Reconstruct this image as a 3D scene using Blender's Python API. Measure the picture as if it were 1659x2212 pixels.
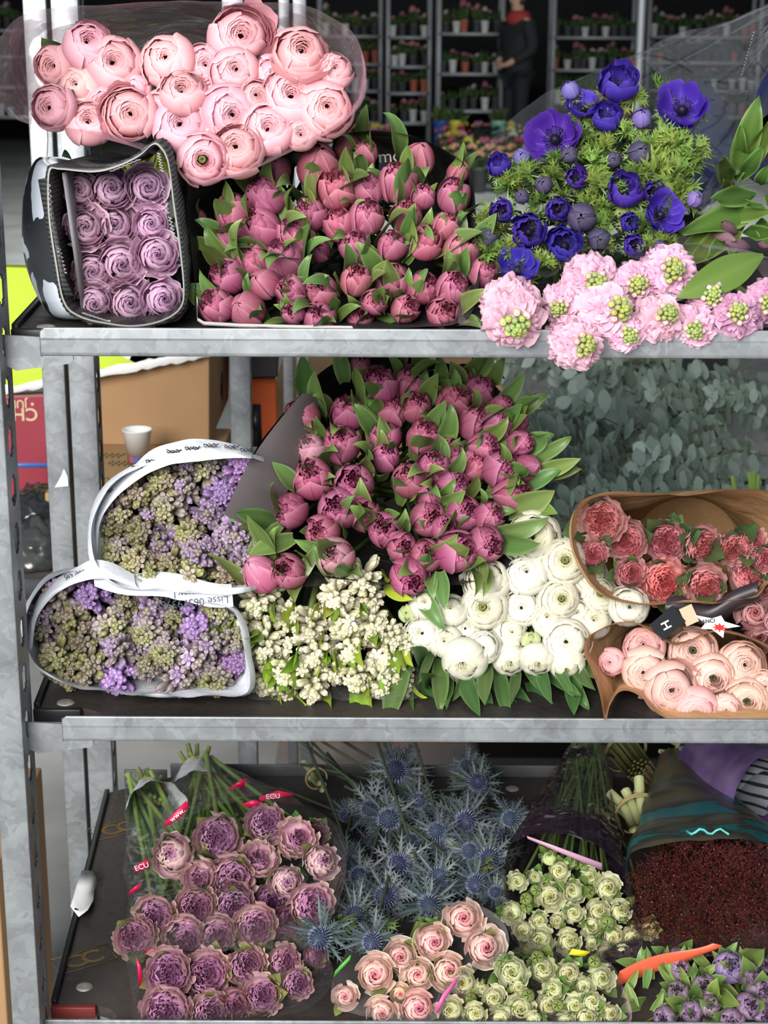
import bpy, math, random
import numpy as np
from mathutils import Vector, Matrix, noise

SC = bpy.context.scene
COL = SC.collection
for _o in list(bpy.data.objects):
    bpy.data.objects.remove(_o)

# ---------------------------------------------------------------- camera
W, H, F = 1659.0, 2212.0, 3700.0
PITCH = math.radians(16.5)
ROLL = math.radians(0.25)
CZ = 1.60
RC = Matrix.Rotation(math.pi / 2 - PITCH, 3, 'X') @ Matrix.Rotation(ROLL, 3, 'Z')
CAM = Vector((0, 0, CZ))
cam_data = bpy.data.cameras.new('camera')
cam_data.sensor_fit = 'HORIZONTAL'
cam_data.sensor_width = 36.0
cam_data.lens = F / W * 36.0
cam_data.clip_start = 0.05
cam_data.clip_end = 200
cam_data.dof.use_dof = True
cam_data.dof.focus_distance = 1.66
cam_data.dof.aperture_fstop = 19
camera = bpy.data.objects.new('camera', cam_data)
COL.objects.link(camera)
camera.matrix_world = Matrix.Translation(CAM) @ RC.to_4x4()
SC.camera = camera

# ---------------------------------------------------------------- light
SC.view_settings.view_transform = 'Standard'
SC.view_settings.look = 'None'
SC.view_settings.gamma = 1.0
SC.view_settings.use_curve_mapping = False
SC.view_settings.exposure = -0.08
world = bpy.data.worlds.new('overcast_sky')
SC.world = world
world.use_nodes = True
wb = world.node_tree.nodes['Background']
wb.inputs[0].default_value = (0.80, 0.89, 1.0, 1)
wb.inputs[1].default_value = 0.50


def area(name, loc, target, sx, sy, energy, color):
    d = bpy.data.lights.new(name, 'AREA')
    d.shape = 'RECTANGLE'
    d.size, d.size_y, d.energy, d.color = sx, sy, energy, color
    o = bpy.data.objects.new(name, d)
    COL.objects.link(o)
    o.location = loc
    o.rotation_euler = (Vector(target) - Vector(loc)).to_track_quat('-Z', 'Y').to_euler()
    return o


area('daylight_from_open_hall_door', (-1.3, -2.4, 2.9), (0.0, 1.6, 0.8), 2.6, 1.7, 430, (1.0, 0.98, 0.95))
area('hall_skylight', (1.0, 11.0, 4.3), (0, 17.0, 0), 8, 6, 800, (0.92, 0.97, 1.0))
SC.cycles.max_bounces = 7
SC.cycles.diffuse_bounces = 3
SC.cycles.glossy_bounces = 3
SC.cycles.transmission_bounces = 4
SC.cycles.transparent_max_bounces = 14
SC.cycles.caustics_reflective = False
SC.cycles.caustics_refractive = False


# ---------------------------------------------------------------- pixel ray helpers (places real things at real depth)
def ray(px, py):
    return RC @ Vector(((px - W / 2) / F, -(py - H / 2) / F, -1.0))


def P(px, py, Y):
    d = ray(px, py)
    return CAM + d * (Y / d.y)


def depth(p):
    return -((RC.transposed() @ (p - CAM)).z)


def mpp(p):
    return depth(p) / F


RIGHT = RC @ Vector((1, 0, 0))
UP = RC @ Vector((0, 1, 0))

HB, HM, HT = 0.98, 0.653, 0.283
YF = 1.491
YB = 2.075
ZB, ZM, ZT = CZ - HB, CZ - HM, CZ - HT


# ---------------------------------------------------------------- meshes
class MB:
    def __init__(s):
        s.v, s.f, s.c, s.n = [], [], [], 0

    def add(s, v, f, c=None):
        v = np.asarray(v, float).reshape(-1, 3)
        if c is None:
            c = (1, 1, 1)
        c = np.asarray(c, float)
        if c.ndim == 1:
            c = np.tile(c[:3], (len(v), 1))
        s.v.append(v)
        s.c.append(c[:, :3])
        s.f.extend([tuple(i + s.n for i in q) for q in f])
        s.n += len(v)

    def grid(s, pts, c=None, loop=False):
        a, b = pts.shape[:2]
        f = []
        for i in range(a - 1):
            for j in range(b - (0 if loop else 1)):
                k = (j + 1) % b
                f.append((i * b + j, i * b + k, (i + 1) * b + k, (i + 1) * b + j))
        if c is not None:
            c = np.asarray(c, float)
            if c.ndim == 3:
                c = c.reshape(-1, 3)
        s.add(pts.reshape(-1, 3), f, c)

    def box(s, x0, y0, z0, x1, y1, z1, c=None):
        v = [(x, y, z) for x in (x0, x1) for y in (y0, y1) for z in (z0, z1)]
        s.add(v, [(0, 1, 3, 2), (4, 6, 7, 5), (0, 4, 5, 1), (2, 3, 7, 6), (0, 2, 6, 4), (1, 5, 7, 3)], c)

    def hexa(s, a, b, c=None):
        """prism between quad a and quad b"""
        s.add(list(a) + list(b), [(0, 1, 2, 3), (7, 6, 5, 4), (0, 4, 5, 1), (1, 5, 6, 2), (2, 6, 7, 3), (3, 7, 4, 0)], c)

    def tube(s, path, r0, r1=None, n=6, c=None, cap=True):
        path = [Vector(p) for p in path]
        r1 = r0 if r1 is None else r1
        rows = []
        up = Vector((0.3, 0.2, 0.93))
        for i, p in enumerate(path):
            t = (path[min(i + 1, len(path) - 1)] - path[max(i - 1, 0)])
            t = t.normalized() if t.length > 1e-9 else Vector((0, 0, 1))
            a = t.cross(up)
            if a.length < 1e-3:
                a = t.cross(Vector((1, 0, 0)))
            a.normalize()
            b = t.cross(a)
            r = r0 + (r1 - r0) * i / max(1, len(path) - 1)
            rows.append([p + a * (r * math.cos(2 * math.pi * k / n)) + b * (r * math.sin(2 * math.pi * k / n)) for k in range(n)])
        base = s.n
        s.grid(np.array([[tuple(q) for q in row] for row in rows]), c, loop=True)
        if cap:
            s.f.append(tuple(base + k for k in range(n)))
            e = base + (len(path) - 1) * n
            s.f.append(tuple(e + n - 1 - k for k in range(n)))

    def lathe(s, prof, n=24, c=None, org=(0, 0, 0)):
        th = np.linspace(0, 2 * math.pi, n, endpoint=False)
        pts = np.array([[(org[0] + r * math.cos(t), org[1] + r * math.sin(t), org[2] + z) for t in th] for r, z in prof])
        s.grid(pts, c, loop=True)

    def mesh(s, name, smooth=True):
        m = bpy.data.meshes.new(name)
        v = np.concatenate(s.v) if s.v else np.zeros((0, 3))
        m.from_pydata(v.tolist(), [], s.f)
        c = np.concatenate(s.c)
        at = m.color_attributes.new('Col', 'FLOAT_COLOR', 'POINT')
        at.data.foreach_set('color', np.concatenate([c, np.ones((len(c), 1))], 1).astype(np.float32).ravel())
        if smooth:
            m.polygons.foreach_set('use_smooth', [True] * len(m.polygons))
        m.update()
        return m


def obj(name, data, mat=None, parent=None, mtx=None, color=None):
    if isinstance(data, MB):
        data = data.mesh(name)
    o = bpy.data.objects.new(name, data)
    COL.objects.link(o)
    if mat is not None and not data.materials:
        data.materials.append(mat)
    if parent is not None:
        o.parent = parent
    if mtx is not None:
        o.matrix_basis = mtx
    if color is not None:
        o.color = (*color[:3], 1)
    return o


def tag(o, label=None, cat=None, group=None, kind=None):
    if label:
        o['label'] = label
    if cat:
        o['category'] = cat
    if group:
        o['group'] = group
    if kind:
        o['kind'] = kind
    return o


def thing(name, label, cat, loc=(0, 0, 0), group=None, mtx=None):
    o = bpy.data.objects.new(name, None)
    o.empty_display_size = 0.02
    COL.objects.link(o)
    if mtx is not None:
        o.matrix_basis = mtx
    else:
        o.location = loc
    return tag(o, label, cat, group)


def rgb(r, g, b):
    return tuple(((x / 255 + 0.055) / 1.055) ** 2.4 if x > 10 else x / 255 / 12.92 for x in (r, g, b))


def bevel(o, w=0.002, n=2):
    m = o.modifiers.new('bevel', 'BEVEL')
    m.width, m.segments, m.limit_method = w, n, 'ANGLE'
    return o


# ---------------------------------------------------------------- materials
def newmat(name):
    m = bpy.data.materials.new(name)
    m.use_nodes = True
    nt = m.node_tree
    for n in list(nt.nodes):
        nt.nodes.remove(n)
    out = nt.nodes.new('ShaderNodeOutputMaterial')
    return m, nt, out


def N(nt, t, **kw):
    n = nt.nodes.new(t)
    for k, v in kw.items():
        if k.startswith('i_'):
            key = k[2:].replace('_', ' ')
            n.inputs[int(key) if key.isdigit() else key].default_value = v
        else:
            setattr(n, k, v)
    return n


def plant_mat(name, trans=0.25, rough=0.5, spec=0.3, jit=0.06, bump=0.0, bscale=60):
    """vertex colour x object colour, small per-object jitter, some light passing through the tissue"""
    m, nt, out = newmat(name)
    L = nt.links.new
    at = N(nt, 'ShaderNodeAttribute', attribute_name='Col')
    oi = N(nt, 'ShaderNodeObjectInfo')
    mul = N(nt, 'ShaderNodeMix', data_type='RGBA', blend_type='MULTIPLY')
    mul.inputs[0].default_value = 1
    L(at.outputs['Color'], mul.inputs[6])
    L(oi.outputs['Color'], mul.inputs[7])
    hs = N(nt, 'ShaderNodeHueSaturation')
    mr = N(nt, 'ShaderNodeMapRange', i_3=0.5 - jit * 0.22, i_4=0.5 + jit * 0.22)
    L(oi.outputs['Random'], mr.inputs[0])
    L(mr.outputs[0], hs.inputs['Hue'])
    mv = N(nt, 'ShaderNodeMapRange', i_3=1 - jit, i_4=1 + jit)
    fr = N(nt, 'ShaderNodeMath', operation='FRACT')
    m7 = N(nt, 'ShaderNodeMath', operation='MULTIPLY', i_1=7.31)
    L(oi.outputs['Random'], m7.inputs[0])
    L(m7.outputs[0], fr.inputs[0])
    L(fr.outputs[0], mv.inputs[0])
    L(mv.outputs[0], hs.inputs['Value'])
    L(mul.outputs[2], hs.inputs['Color'])
    b = N(nt, 'ShaderNodeBsdfPrincipled', i_Roughness=rough)
    b.inputs['Specular IOR Level'].default_value = spec
    L(hs.outputs[0], b.inputs['Base Color'])
    if bump:
        tc = N(nt, 'ShaderNodeTexCoord')
        nz = N(nt, 'ShaderNodeTexNoise', i_Scale=bscale, i_Detail=2)
        L(tc.outputs['Object'], nz.inputs['Vector'])
        bp = N(nt, 'ShaderNodeBump', i_Strength=bump, i_Distance=0.02)
        L(nz.outputs[0], bp.inputs['Height'])
        L(bp.outputs[0], b.inputs['Normal'])
    tr = N(nt, 'ShaderNodeBsdfTranslucent')
    L(hs.outputs[0], tr.inputs[0])
    mx = N(nt, 'ShaderNodeMixShader', i_0=trans)
    L(b.outputs[0], mx.inputs[1])
    L(tr.outputs[0], mx.inputs[2])
    L(mx.outputs[0], out.inputs[0])
    return m


def solid(name, color, rough=0.5, metal=0.0, spec=0.4, var=0.0, vscale=8.0, bump=0.0, bscale=40.0, color2=None, detail=4, coat=0.0):
    m, nt, out = newmat(name)
    L = nt.links.new
    b = N(nt, 'ShaderNodeBsdfPrincipled', i_Roughness=rough, i_Metallic=metal)
    b.inputs['Specular IOR Level'].default_value = spec
    b.inputs['Coat Weight'].default_value = coat
    tc = N(nt, 'ShaderNodeTexCoord')
    if var or color2:
        nz = N(nt, 'ShaderNodeTexNoise', i_Scale=vscale, i_Detail=detail, i_Roughness=0.6)
        L(tc.outputs['Object'], nz.inputs['Vector'])
        rp = N(nt, 'ShaderNodeValToRGB')
        rp.color_ramp.elements[0].position, rp.color_ramp.elements[1].position = 0.35, 0.65
        c2 = color2 or tuple(min(1, x * (1 + var)) for x in color)
        c1 = color if color2 else tuple(x * (1 - var) for x in color)
        rp.color_ramp.elements[0].color = (*c1, 1)
        rp.color_ramp.elements[1].color = (*c2, 1)
        L(nz.outputs[0], rp.inputs[0])
        L(rp.outputs[0], b.inputs['Base Color'])
    else:
        b.inputs['Base Color'].default_value = (*color, 1)
    if bump:
        n2 = N(nt, 'ShaderNodeTexNoise', i_Scale=bscale, i_Detail=3)
        L(tc.outputs['Object'], n2.inputs['Vector'])
        bp = N(nt, 'ShaderNodeBump', i_Strength=bump, i_Distance=0.01)
        L(n2.outputs[0], bp.inputs['Height'])
        L(bp.outputs[0], b.inputs['Normal'])
    L(b.outputs[0], out.inputs[0])
    return m


def film(name, tint=(1, 1, 1), haze=0.06, gloss=0.10, print_col=None, amount=0.5, pscale=9.0, popac=0.5, crinkle=0.35, dots=False, hazecol=(0.9, 0.9, 0.92), cscale=22):
    """clear wrapping film: mostly see-through, crinkled gloss, faint haze, optional printed blotches"""
    m, nt, out = newmat(name)
    L = nt.links.new
    tc = N(nt, 'ShaderNodeTexCoord')
    t = N(nt, 'ShaderNodeBsdfTransparent')
    t.inputs[0].default_value = (*tint, 1)
    d = N(nt, 'ShaderNodeBsdfDiffuse')
    d.inputs[0].default_value = (*hazecol, 1)
    tl = N(nt, 'ShaderNodeBsdfTranslucent')
    tl.inputs[0].default_value = (*hazecol, 1)
    dd = N(nt, 'ShaderNodeMixShader', i_0=0.4)
    L(d.outputs[0], dd.inputs[1])
    L(tl.outputs[0], dd.inputs[2])
    m1 = N(nt, 'ShaderNodeMixShader', i_0=haze * 0.5)
    L(t.outputs[0], m1.inputs[1])
    L(dd.outputs[0], m1.inputs[2])
    last = m1
    if print_col is not None:
        nz = N(nt, 'ShaderNodeTexNoise', i_Scale=pscale, i_Detail=2.5)
        L(tc.outputs['Object'], nz.inputs['Vector'])
        rp = N(nt, 'ShaderNodeValToRGB')
        rp.color_ramp.elements[0].position = 1 - amount
        rp.color_ramp.elements[1].position = 1 - amount + 0.03
        rp.color_ramp.elements[0].color = (0, 0, 0, 1)
        rp.color_ramp.elements[1].color = (popac, popac, popac, 1)
        L(nz.outputs[0], rp.inputs[0])
        pd = N(nt, 'ShaderNodeBsdfDiffuse')
        pd.inputs[0].default_value = (*print_col, 1)
        m2 = N(nt, 'ShaderNodeMixShader')
        L(rp.outputs[0], m2.inputs[0])
        L(last.outputs[0], m2.inputs[1])
        L(pd.outputs[0], m2.inputs[2])
        last = m2
    if dots:
        vo = N(nt, 'ShaderNodeTexVoronoi', i_Scale=130.0)
        vo.inputs['Randomness'].default_value = 0.1
        L(tc.outputs['Object'], vo.inputs['Vector'])
        lt = N(nt, 'ShaderNodeMath', operation='LESS_THAN', i_1=0.10)
        L(vo.outputs['Distance'], lt.inputs[0])
        ml = N(nt, 'ShaderNodeMath', operation='MULTIPLY', i_1=0.5)
        L(lt.outputs[0], ml.inputs[0])
        m3 = N(nt, 'ShaderNodeMixShader')
        L(ml.outputs[0], m3.inputs[0])
        L(last.outputs[0], m3.inputs[1])
        L(d.outputs[0], m3.inputs[2])
        last = m3
    g = N(nt, 'ShaderNodeBsdfGlossy', i_Roughness=0.07)
    n2 = N(nt, 'ShaderNodeTexNoise', i_Scale=cscale, i_Detail=2, i_Distortion=0.6)
    L(tc.outputs['Object'], n2.inputs['Vector'])
    bp = N(nt, 'ShaderNodeBump', i_Strength=crinkle, i_Distance=0.03)
    L(n2.outputs[0], bp.inputs['Height'])
    L(bp.outputs[0], g.inputs['Normal'])
    fr = N(nt, 'ShaderNodeLayerWeight', i_Blend=0.25)
    L(bp.outputs[0], fr.inputs['Normal'])
    ma = N(nt, 'ShaderNodeMath', operation='MULTIPLY_ADD', i_1=gloss * 1.2, i_2=gloss * 0.2)
    L(fr.outputs['Facing'], ma.inputs[0])
    ma.use_clamp = True
    m4 = N(nt, 'ShaderNodeMixShader')
    L(ma.outputs[0], m4.inputs[0])
    L(last.outputs[0], m4.inputs[1])
    L(g.outputs[0], m4.inputs[2])
    L(m4.outputs[0], out.inputs[0])
    return m


def stripes(name, c1, c2, scale, axis='X', rough=0.5, duty=0.5, metal=0.0):
    m, nt, out = newmat(name)
    L = nt.links.new
    tc = N(nt, 'ShaderNodeTexCoord')
    wv = N(nt, 'ShaderNodeTexWave', i_Scale=scale)
    wv.bands_direction = axis
    wv.inputs['Distortion'].default_value = 0.3
    L(tc.outputs['Object'], wv.inputs['Vector'])
    rp = N(nt, 'ShaderNodeValToRGB')
    rp.color_ramp.elements[0].position, rp.color_ramp.elements[1].position = duty, duty + 0.08
    rp.color_ramp.elements[0].color = (*c1, 1)
    rp.color_ramp.elements[1].color = (*c2, 1)
    L(wv.outputs[0], rp.inputs[0])
    b = N(nt, 'ShaderNodeBsdfPrincipled', i_Roughness=rough, i_Metallic=metal)
    L(rp.outputs[0], b.inputs['Base Color'])
    L(b.outputs[0], out.inputs[0])
    return m


M_PETAL = plant_mat('petal_tissue', 0.28, 0.55, 0.25, 0.07)
M_PETALW = plant_mat('white_petal_tissue', 0.30, 0.55, 0.25, 0.02)
M_LEAF = plant_mat('leaf_tissue', 0.15, 0.42, 0.45, 0.14)
M_STEM = plant_mat('stem_tissue', 0.0, 0.5, 0.35, 0.1)
M_BUD = plant_mat('waxy_bud_tissue', 0.12, 0.45, 0.4, 0.08)


def galvanised():
    m, nt, out = newmat('galvanised_steel')
    L = nt.links.new
    tc = N(nt, 'ShaderNodeTexCoord')
    vo = N(nt, 'ShaderNodeTexVoronoi', i_Scale=120.0)
    nz0 = N(nt, 'ShaderNodeTexNoise', i_Scale=30.0, i_Detail=3)
    L(tc.outputs['Object'], nz0.inputs['Vector'])
    mxv = N(nt, 'ShaderNodeMix', data_type='RGBA')
    mxv.inputs[0].default_value = 0.06
    L(tc.outputs['Object'], mxv.inputs[6])
    L(nz0.outputs['Color'], mxv.inputs[7])
    L(mxv.outputs[2], vo.inputs['Vector'])
    sp = N(nt, 'ShaderNodeSeparateColor')
    L(vo.outputs['Color'], sp.inputs[0])
    nz = N(nt, 'ShaderNodeTexNoise', i_Scale=14.0, i_Detail=5)
    L(tc.outputs['Object'], nz.inputs['Vector'])
    ad = N(nt, 'ShaderNodeMath', operation='MULTIPLY_ADD', i_1=0.20)
    L(sp.outputs[0], ad.inputs[0])
    L(nz.outputs[0], ad.inputs[2])
    rp = N(nt, 'ShaderNodeValToRGB')
    rp.color_ramp.elements[0].position, rp.color_ramp.elements[1].position = 0.30, 0.85
    rp.color_ramp.elements[0].color = (0.15, 0.16, 0.17, 1)
    rp.color_ramp.elements[1].color = (0.34, 0.36, 0.375, 1)
    L(ad.outputs[0], rp.inputs[0])
    b = N(nt, 'ShaderNodeBsdfPrincipled', i_Metallic=0.55, i_Roughness=0.42)
    L(rp.outputs[0], b.inputs['Base Color'])
    L(b.outputs[0], out.inputs[0])
    return m


M_GALV = galvanised()
M_BOARD = solid('worn_dark_plywood', (0.020, 0.017, 0.016), 0.5, color2=(0.056, 0.046, 0.041), vscale=5, detail=8, bump=0.15, bscale=90)
M_RUBBER = solid('black_edge', (0.012, 0.012, 0.013), 0.4)
M_KRAFT = solid('kraft_paper', (0.56, 0.33, 0.16), 0.75, var=0.10, vscale=14, bump=0.35, bscale=35)
M_CARD = solid('brown_cardboard', (0.40, 0.235, 0.115), 0.8, var=0.06, vscale=5)
M_WHITE = solid('white_card', (0.8, 0.8, 0.79), 0.6)
M_PAPER = solid('white_printed_paper', (0.74, 0.77, 0.81), 0.65, var=0.05, vscale=10, bump=0.4, bscale=26)
M_DARKPAPER = solid('dark_grey_wrap', (0.026, 0.025, 0.027), 0.5, var=0.2, vscale=8, bump=0.3, bscale=20)
M_BLACK = solid('black_plastic', (0.012, 0.012, 0.014), 0.3)
M_INK = solid('print_ink', (0.02, 0.025, 0.04), 0.6)
# ================================================================ flower models (unit size: radius about 1, axis +Z, base at the origin)
def bez(p, t):
    p = np.asarray(p, float)
    t = np.asarray(t)[..., None]
    return (1 - t) ** 3 * p[0] + 3 * (1 - t) ** 2 * t * p[1] + 3 * (1 - t) * t * t * p[2] + t ** 3 * p[3]


def lerp(a, b, t):
    return a + (b - a) * t


def petal(mb, rnd, phi, w, prof, cin, ctip, nt=8, nu=9, k=0.16, p=2.0, amp=0.0, fr=3.0, spiral=0.0, curl=0.0, narrow=0.3, tipn=0.0, ctr=(0, 0), edge=None, lift=0.0, cut=1.0):
    """one petal: a patch of a cup of revolution with rounded tip, ruffled rim and side curl"""
    u = np.linspace(-1, 1, nu)[None, :]
    t = np.linspace(0, 1, nt)[:, None]
    tt = t * cut * (1 - k * np.abs(u) ** p)
    rz = bez(prof, np.clip(tt, 0, 1))
    r, z = rz[..., 0], rz[..., 1]
    wf = (1 - narrow) + narrow * np.clip(t / 0.55, 0, 1) ** 0.8
    wf = wf * (1 - tipn * t ** 3)
    ph = rnd.uniform(0, 6.28)
    ruff = amp * np.sin(u * fr * math.pi + ph) * t ** 2.5 + amp * 0.5 * np.sin(u * fr * 2.3 * math.pi + ph * 2) * t ** 4
    r = r + spiral * u + curl * u * u * t * t + ruff
    z = z + ruff * 0.6 + lift * t
    a = phi + w * u * wf
    pts = np.stack([r * np.cos(a) + ctr[0], r * np.sin(a) + ctr[1], z + 0 * u], -1)
    cin, ctip = np.array(cin), np.array(ctip)
    tc = np.clip(tt, 0, 1)[..., None] ** 1.5
    c = cin * (1 - tc) + ctip * tc
    if edge is not None:
        e = np.clip((np.maximum(np.abs(u) ** 4, t ** 6) + 0 * t) * 1.0, 0, 1)[..., None] * 0.75
        c = c * (1 - e) + np.array(edge) * e
    mb.grid(pts, c)


def mixc(a, b, t):
    return tuple(x + (y - x) * t for x, y in zip(a, b))


def rose(seed, n=26, openness=1.0, inner=(0.5, 0.3, 0.5), outer=(0.7, 0.5, 0.65), edge=None, amp=0.02, flare=0.35, height=1.15):
    R = random.Random(seed)
    mb = MB()
    for i in range(n):
        s = i / (n - 1)
        phi = i * 2.399 + R.uniform(-0.3, 0.3)
        rb = 0.13 + 0.72 * s ** 0.9
        fl = max(0, (s - 0.6) / 0.4)
        rt = (0.03 + 0.62 * s ** 1.1) * openness + fl * flare + R.uniform(-0.02, 0.02)
        zt = height * (1.0 - 0.14 * (1 - s) ** 2 - 0.30 * fl ** 1.4) + R.uniform(-0.02, 0.02)
        prof = [(0.05, 0.0), (rb * 1.35, 0.05), (lerp(rb * 1.0, rt * 0.85, fl), zt * 0.97), (rt, zt - 0.06 * fl)]
        w = lerp(1.7, 0.85, s ** 0.7)
        c = mixc(inner, outer, s ** 0.8)
        petal(mb, R, phi, w, prof, mixc(c, inner, 0.25), c, nt=9, nu=11, k=lerp(0.04, 0.20, s), p=2.2 if s < 0.6 else 1.6, amp=amp * (0.4 + s),
              spiral=0.03 + 0.03 * (1 - s), curl=0.05 * fl, edge=edge if s > 0.45 else None)
    return {'bloom': (mb.mesh('rose_bloom'), M_PETAL), '_h': 0.72 * height, '_r': 1.0}


def garden_rose(seed, inner=(0.45, 0.2, 0.4), mid=(0.6, 0.36, 0.52), outer=(0.62, 0.42, 0.42), edge=(0.62, 0.5, 0.36), m=34, spread=0.6):
    R = random.Random(seed)
    mb = MB()
    for i in range(m):                              # folded heart petals
        q = (i + 0.5) / m
        rho = spread * q ** 0.6
        phi = i * 2.399 + R.uniform(-0.5, 0.5)
        zt = 1.0 + R.uniform(-0.06, 0.10) - 0.10 * q
        w = R.uniform(0.5, 0.9) / (0.6 + rho)
        prof = [(0.04, 0.15), (rho * 1.1, 0.25), (rho * 1.25 + 0.06, 0.75), (rho + R.uniform(-0.04, 0.05), zt)]
        petal(mb, R, phi, w, prof, inner, mixc(inner, mid, 0.4 + 0.6 * q), nt=7, nu=9, k=0.10, amp=0.055, fr=R.uniform(1.5, 3), spiral=R.uniform(-0.09, 0.09))
    for i in range(13):                             # ruffled guard petals
        s = i / 12
        phi = i * 2.399 + R.uniform(-0.3, 0.3)
        rb = lerp(0.68, 0.92, s)
        rt = lerp(0.64, 1.06, s) + R.uniform(-0.03, 0.03)
        zt = lerp(1.10, 0.80, s ** 1.3) + R.uniform(-0.03, 0.03)
        prof = [(0.06, 0.0), (rb * 1.25, 0.03), (rb * 1.02, zt * 0.85), (rt, zt)]
        petal(mb, R, phi, lerp(0.85, 0.62, s), prof, mixc(mid, outer, s), mixc(mid, outer, 0.3 + 0.7 * s), nt=9, nu=13, k=0.14, p=2.4, amp=0.045, fr=R.uniform(2, 3.5),
              spiral=0.04, curl=0.05, edge=edge)
    return {'bloom': (mb.mesh('garden_rose_bloom'), M_PETAL), '_h': 0.75, '_r': 1.02}


def ranunculus(seed, n=40, rim=0.66, inner=(0.8, 0.35, 0.4), outer=(0.85, 0.55, 0.6), mat=None, eye=None, flop=0, edge=None, hole=0.07, deep=0.3):
    R = random.Random(seed)
    mb = MB()
    ox, oy = R.uniform(-0.08, 0.08), R.uniform(-0.08, 0.08)
    for i in range(n):
        s = i / (n - 1)
        phi = i * 2.399 + R.uniform(-0.4, 0.4)
        r = 0.24 + 0.76 * s
        rho = lerp(hole, rim, s ** 0.95) + R.uniform(-0.02, 0.02)
        zr = 1.42 - deep * (1 - s) ** 1.6 - 0.10 * s ** 3 + R.uniform(-0.025, 0.025)
        prof = [(0.10, 0.0), (r * 1.42, 0.02), (r * 1.22, zr * 0.98), (rho, zr)]
        c = mixc(inner, outer, s ** 0.7)
        off = (1 - s) * 1.2
        cut = R.uniform(0.72, 1.0) if s > 0.72 else 1.0
        r2 = R.uniform(0.0, 0.05) if s > 0.72 else 0
        prof = [(a + r2 * (j > 0), b) for j, (a, b) in enumerate(prof)]
        petal(mb, R, phi, lerp(1.5, 0.85, s), prof, mixc(c, outer, 0.3), c, nt=11, nu=11, k=lerp(0.03, 0.11, s), p=2.2, amp=0.012 + 0.012 * s, fr=2.2,
              spiral=0.012 + 0.02 * (s > 0.72), ctr=(ox * off, oy * off), edge=edge, cut=cut)
    for i in range(flop):                           # a loose outer petal leaning away
        phi = R.uniform(0, 6.28)
        prof = [(0.15, 0.05), (1.2, 0.05), (1.12, 0.9), (1.22, 1.35 + R.uniform(-0.2, 0.15))]
        petal(mb, R, phi, 0.62, prof, outer, mixc(outer, (1, 1, 1), 0.1), nt=10, nu=11, k=0.16, p=1.8, amp=0.05, fr=1.6)
    d = {'bloom': (mb.mesh('ranunculus_bloom'), mat or M_PETAL), '_h': 0.78, '_r': 0.98}
    if eye is not None:
        e = MB()
        e.lathe([(0.02, 1.05), (0.09, 1.17), (0.15, 1.15), (0.17, 1.05), (0.12, 0.8)], 12, eye, (ox * 1.2, oy * 1.2, 0.02))
        d['eye'] = (e.mesh('ranunculus_eye'), M_STEM)
    cx = MB()
    for q in range(5):
        petal(cx, R, q * 1.2566, 0.33, [(0.06, -0.05), (0.5, -0.1), (0.95, 0.05), (1.02, 0.42)], (0.10, 0.19, 0.03), (0.2, 0.3, 0.06), nt=5, nu=5, k=0.5, p=1.5)
    d['calyx'] = (cx.mesh('ranunculus_calyx'), M_LEAF)
    return d


def tulip(seed, main=(0.5, 0.13, 0.26), light=(0.66, 0.28, 0.4), green=(0.25, 0.3, 0.1), closed=False, opening=0.5, gstreak=0.3):
    R = random.Random(seed)
    mb = MB()
    top = 2.2
    if not closed:
        for i in range(18):                          # crumpled heart petals
            rho = 0.08 + 0.56 * (i / 17) ** 0.75
            phi = i * 2.399 + R.uniform(-0.5, 0.5)
            zt = top * (1.0 + R.uniform(-0.06, 0.05)) - 0.16 * (i / 17)
            prof = [(0.05, 0.5), (rho * 1.5, 0.7), (rho * 1.5 + 0.05, zt * 0.85), (max(0.03, rho * 0.86 + R.uniform(-0.07, 0.05)), zt)]
            petal(mb, R, phi, R.uniform(0.6, 1.0), prof, main, mixc(main, light, R.uniform(0.4, 1.0)), nt=8, nu=9, k=0.12, p=2, amp=0.07, fr=R.uniform(1.2, 2.4), spiral=R.uniform(-0.10, 0.10), edge=light)
    for ring, (sc, n0, w) in enumerate([(0.92, 3, 1.0), (1.0, 3, 1.05)]):
        for i in range(n0):
            phi = i * 2 * math.pi / n0 + ring * 1.047 + R.uniform(-0.15, 0.15) + seed
            rt = (R.uniform(-0.16, 0.0) if closed else opening * R.uniform(0.8, 1.35)) * sc
            zt = top * (R.uniform(1.0, 1.1) if closed else R.uniform(0.84, 1.04))
            prof = [(0.16, 0.0), (1.40 * sc, -0.05), (1.28 * sc, zt * 0.80), (rt, zt)]
            cg = mixc(main, green, gstreak * R.random())
            petal(mb, R, phi, w, prof, mixc(cg, light, 0.1), mixc(main, light, 0.45), nt=13, nu=13, k=0.12 if closed else 0.30, p=1.6, amp=0.018, fr=1.2, spiral=0.05, edge=mixc(light, (1, 0.9, 0.9), 0.15), narrow=0.35, tipn=0.2, curl=R.uniform(0.0, 0.07))
            # darker raised midrib
            rows = []
            for t in np.linspace(0.05, 0.92, 10):
                r_, z_ = bez(prof, np.array(t))
                rows.append([((r_ + 0.012) * math.cos(phi + d), (r_ + 0.012) * math.sin(phi + d), z_) for d in (-0.05 * (1 - t), 0.0, 0.05 * (1 - t))])
            mb.grid(np.array(rows), mixc(cg, (0.2, 0.05, 0.1), 0.35))
    return {'bloom': (mb.mesh('tulip_bloom'), M_PETAL), '_h': 1.15, '_r': 0.98}


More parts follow.
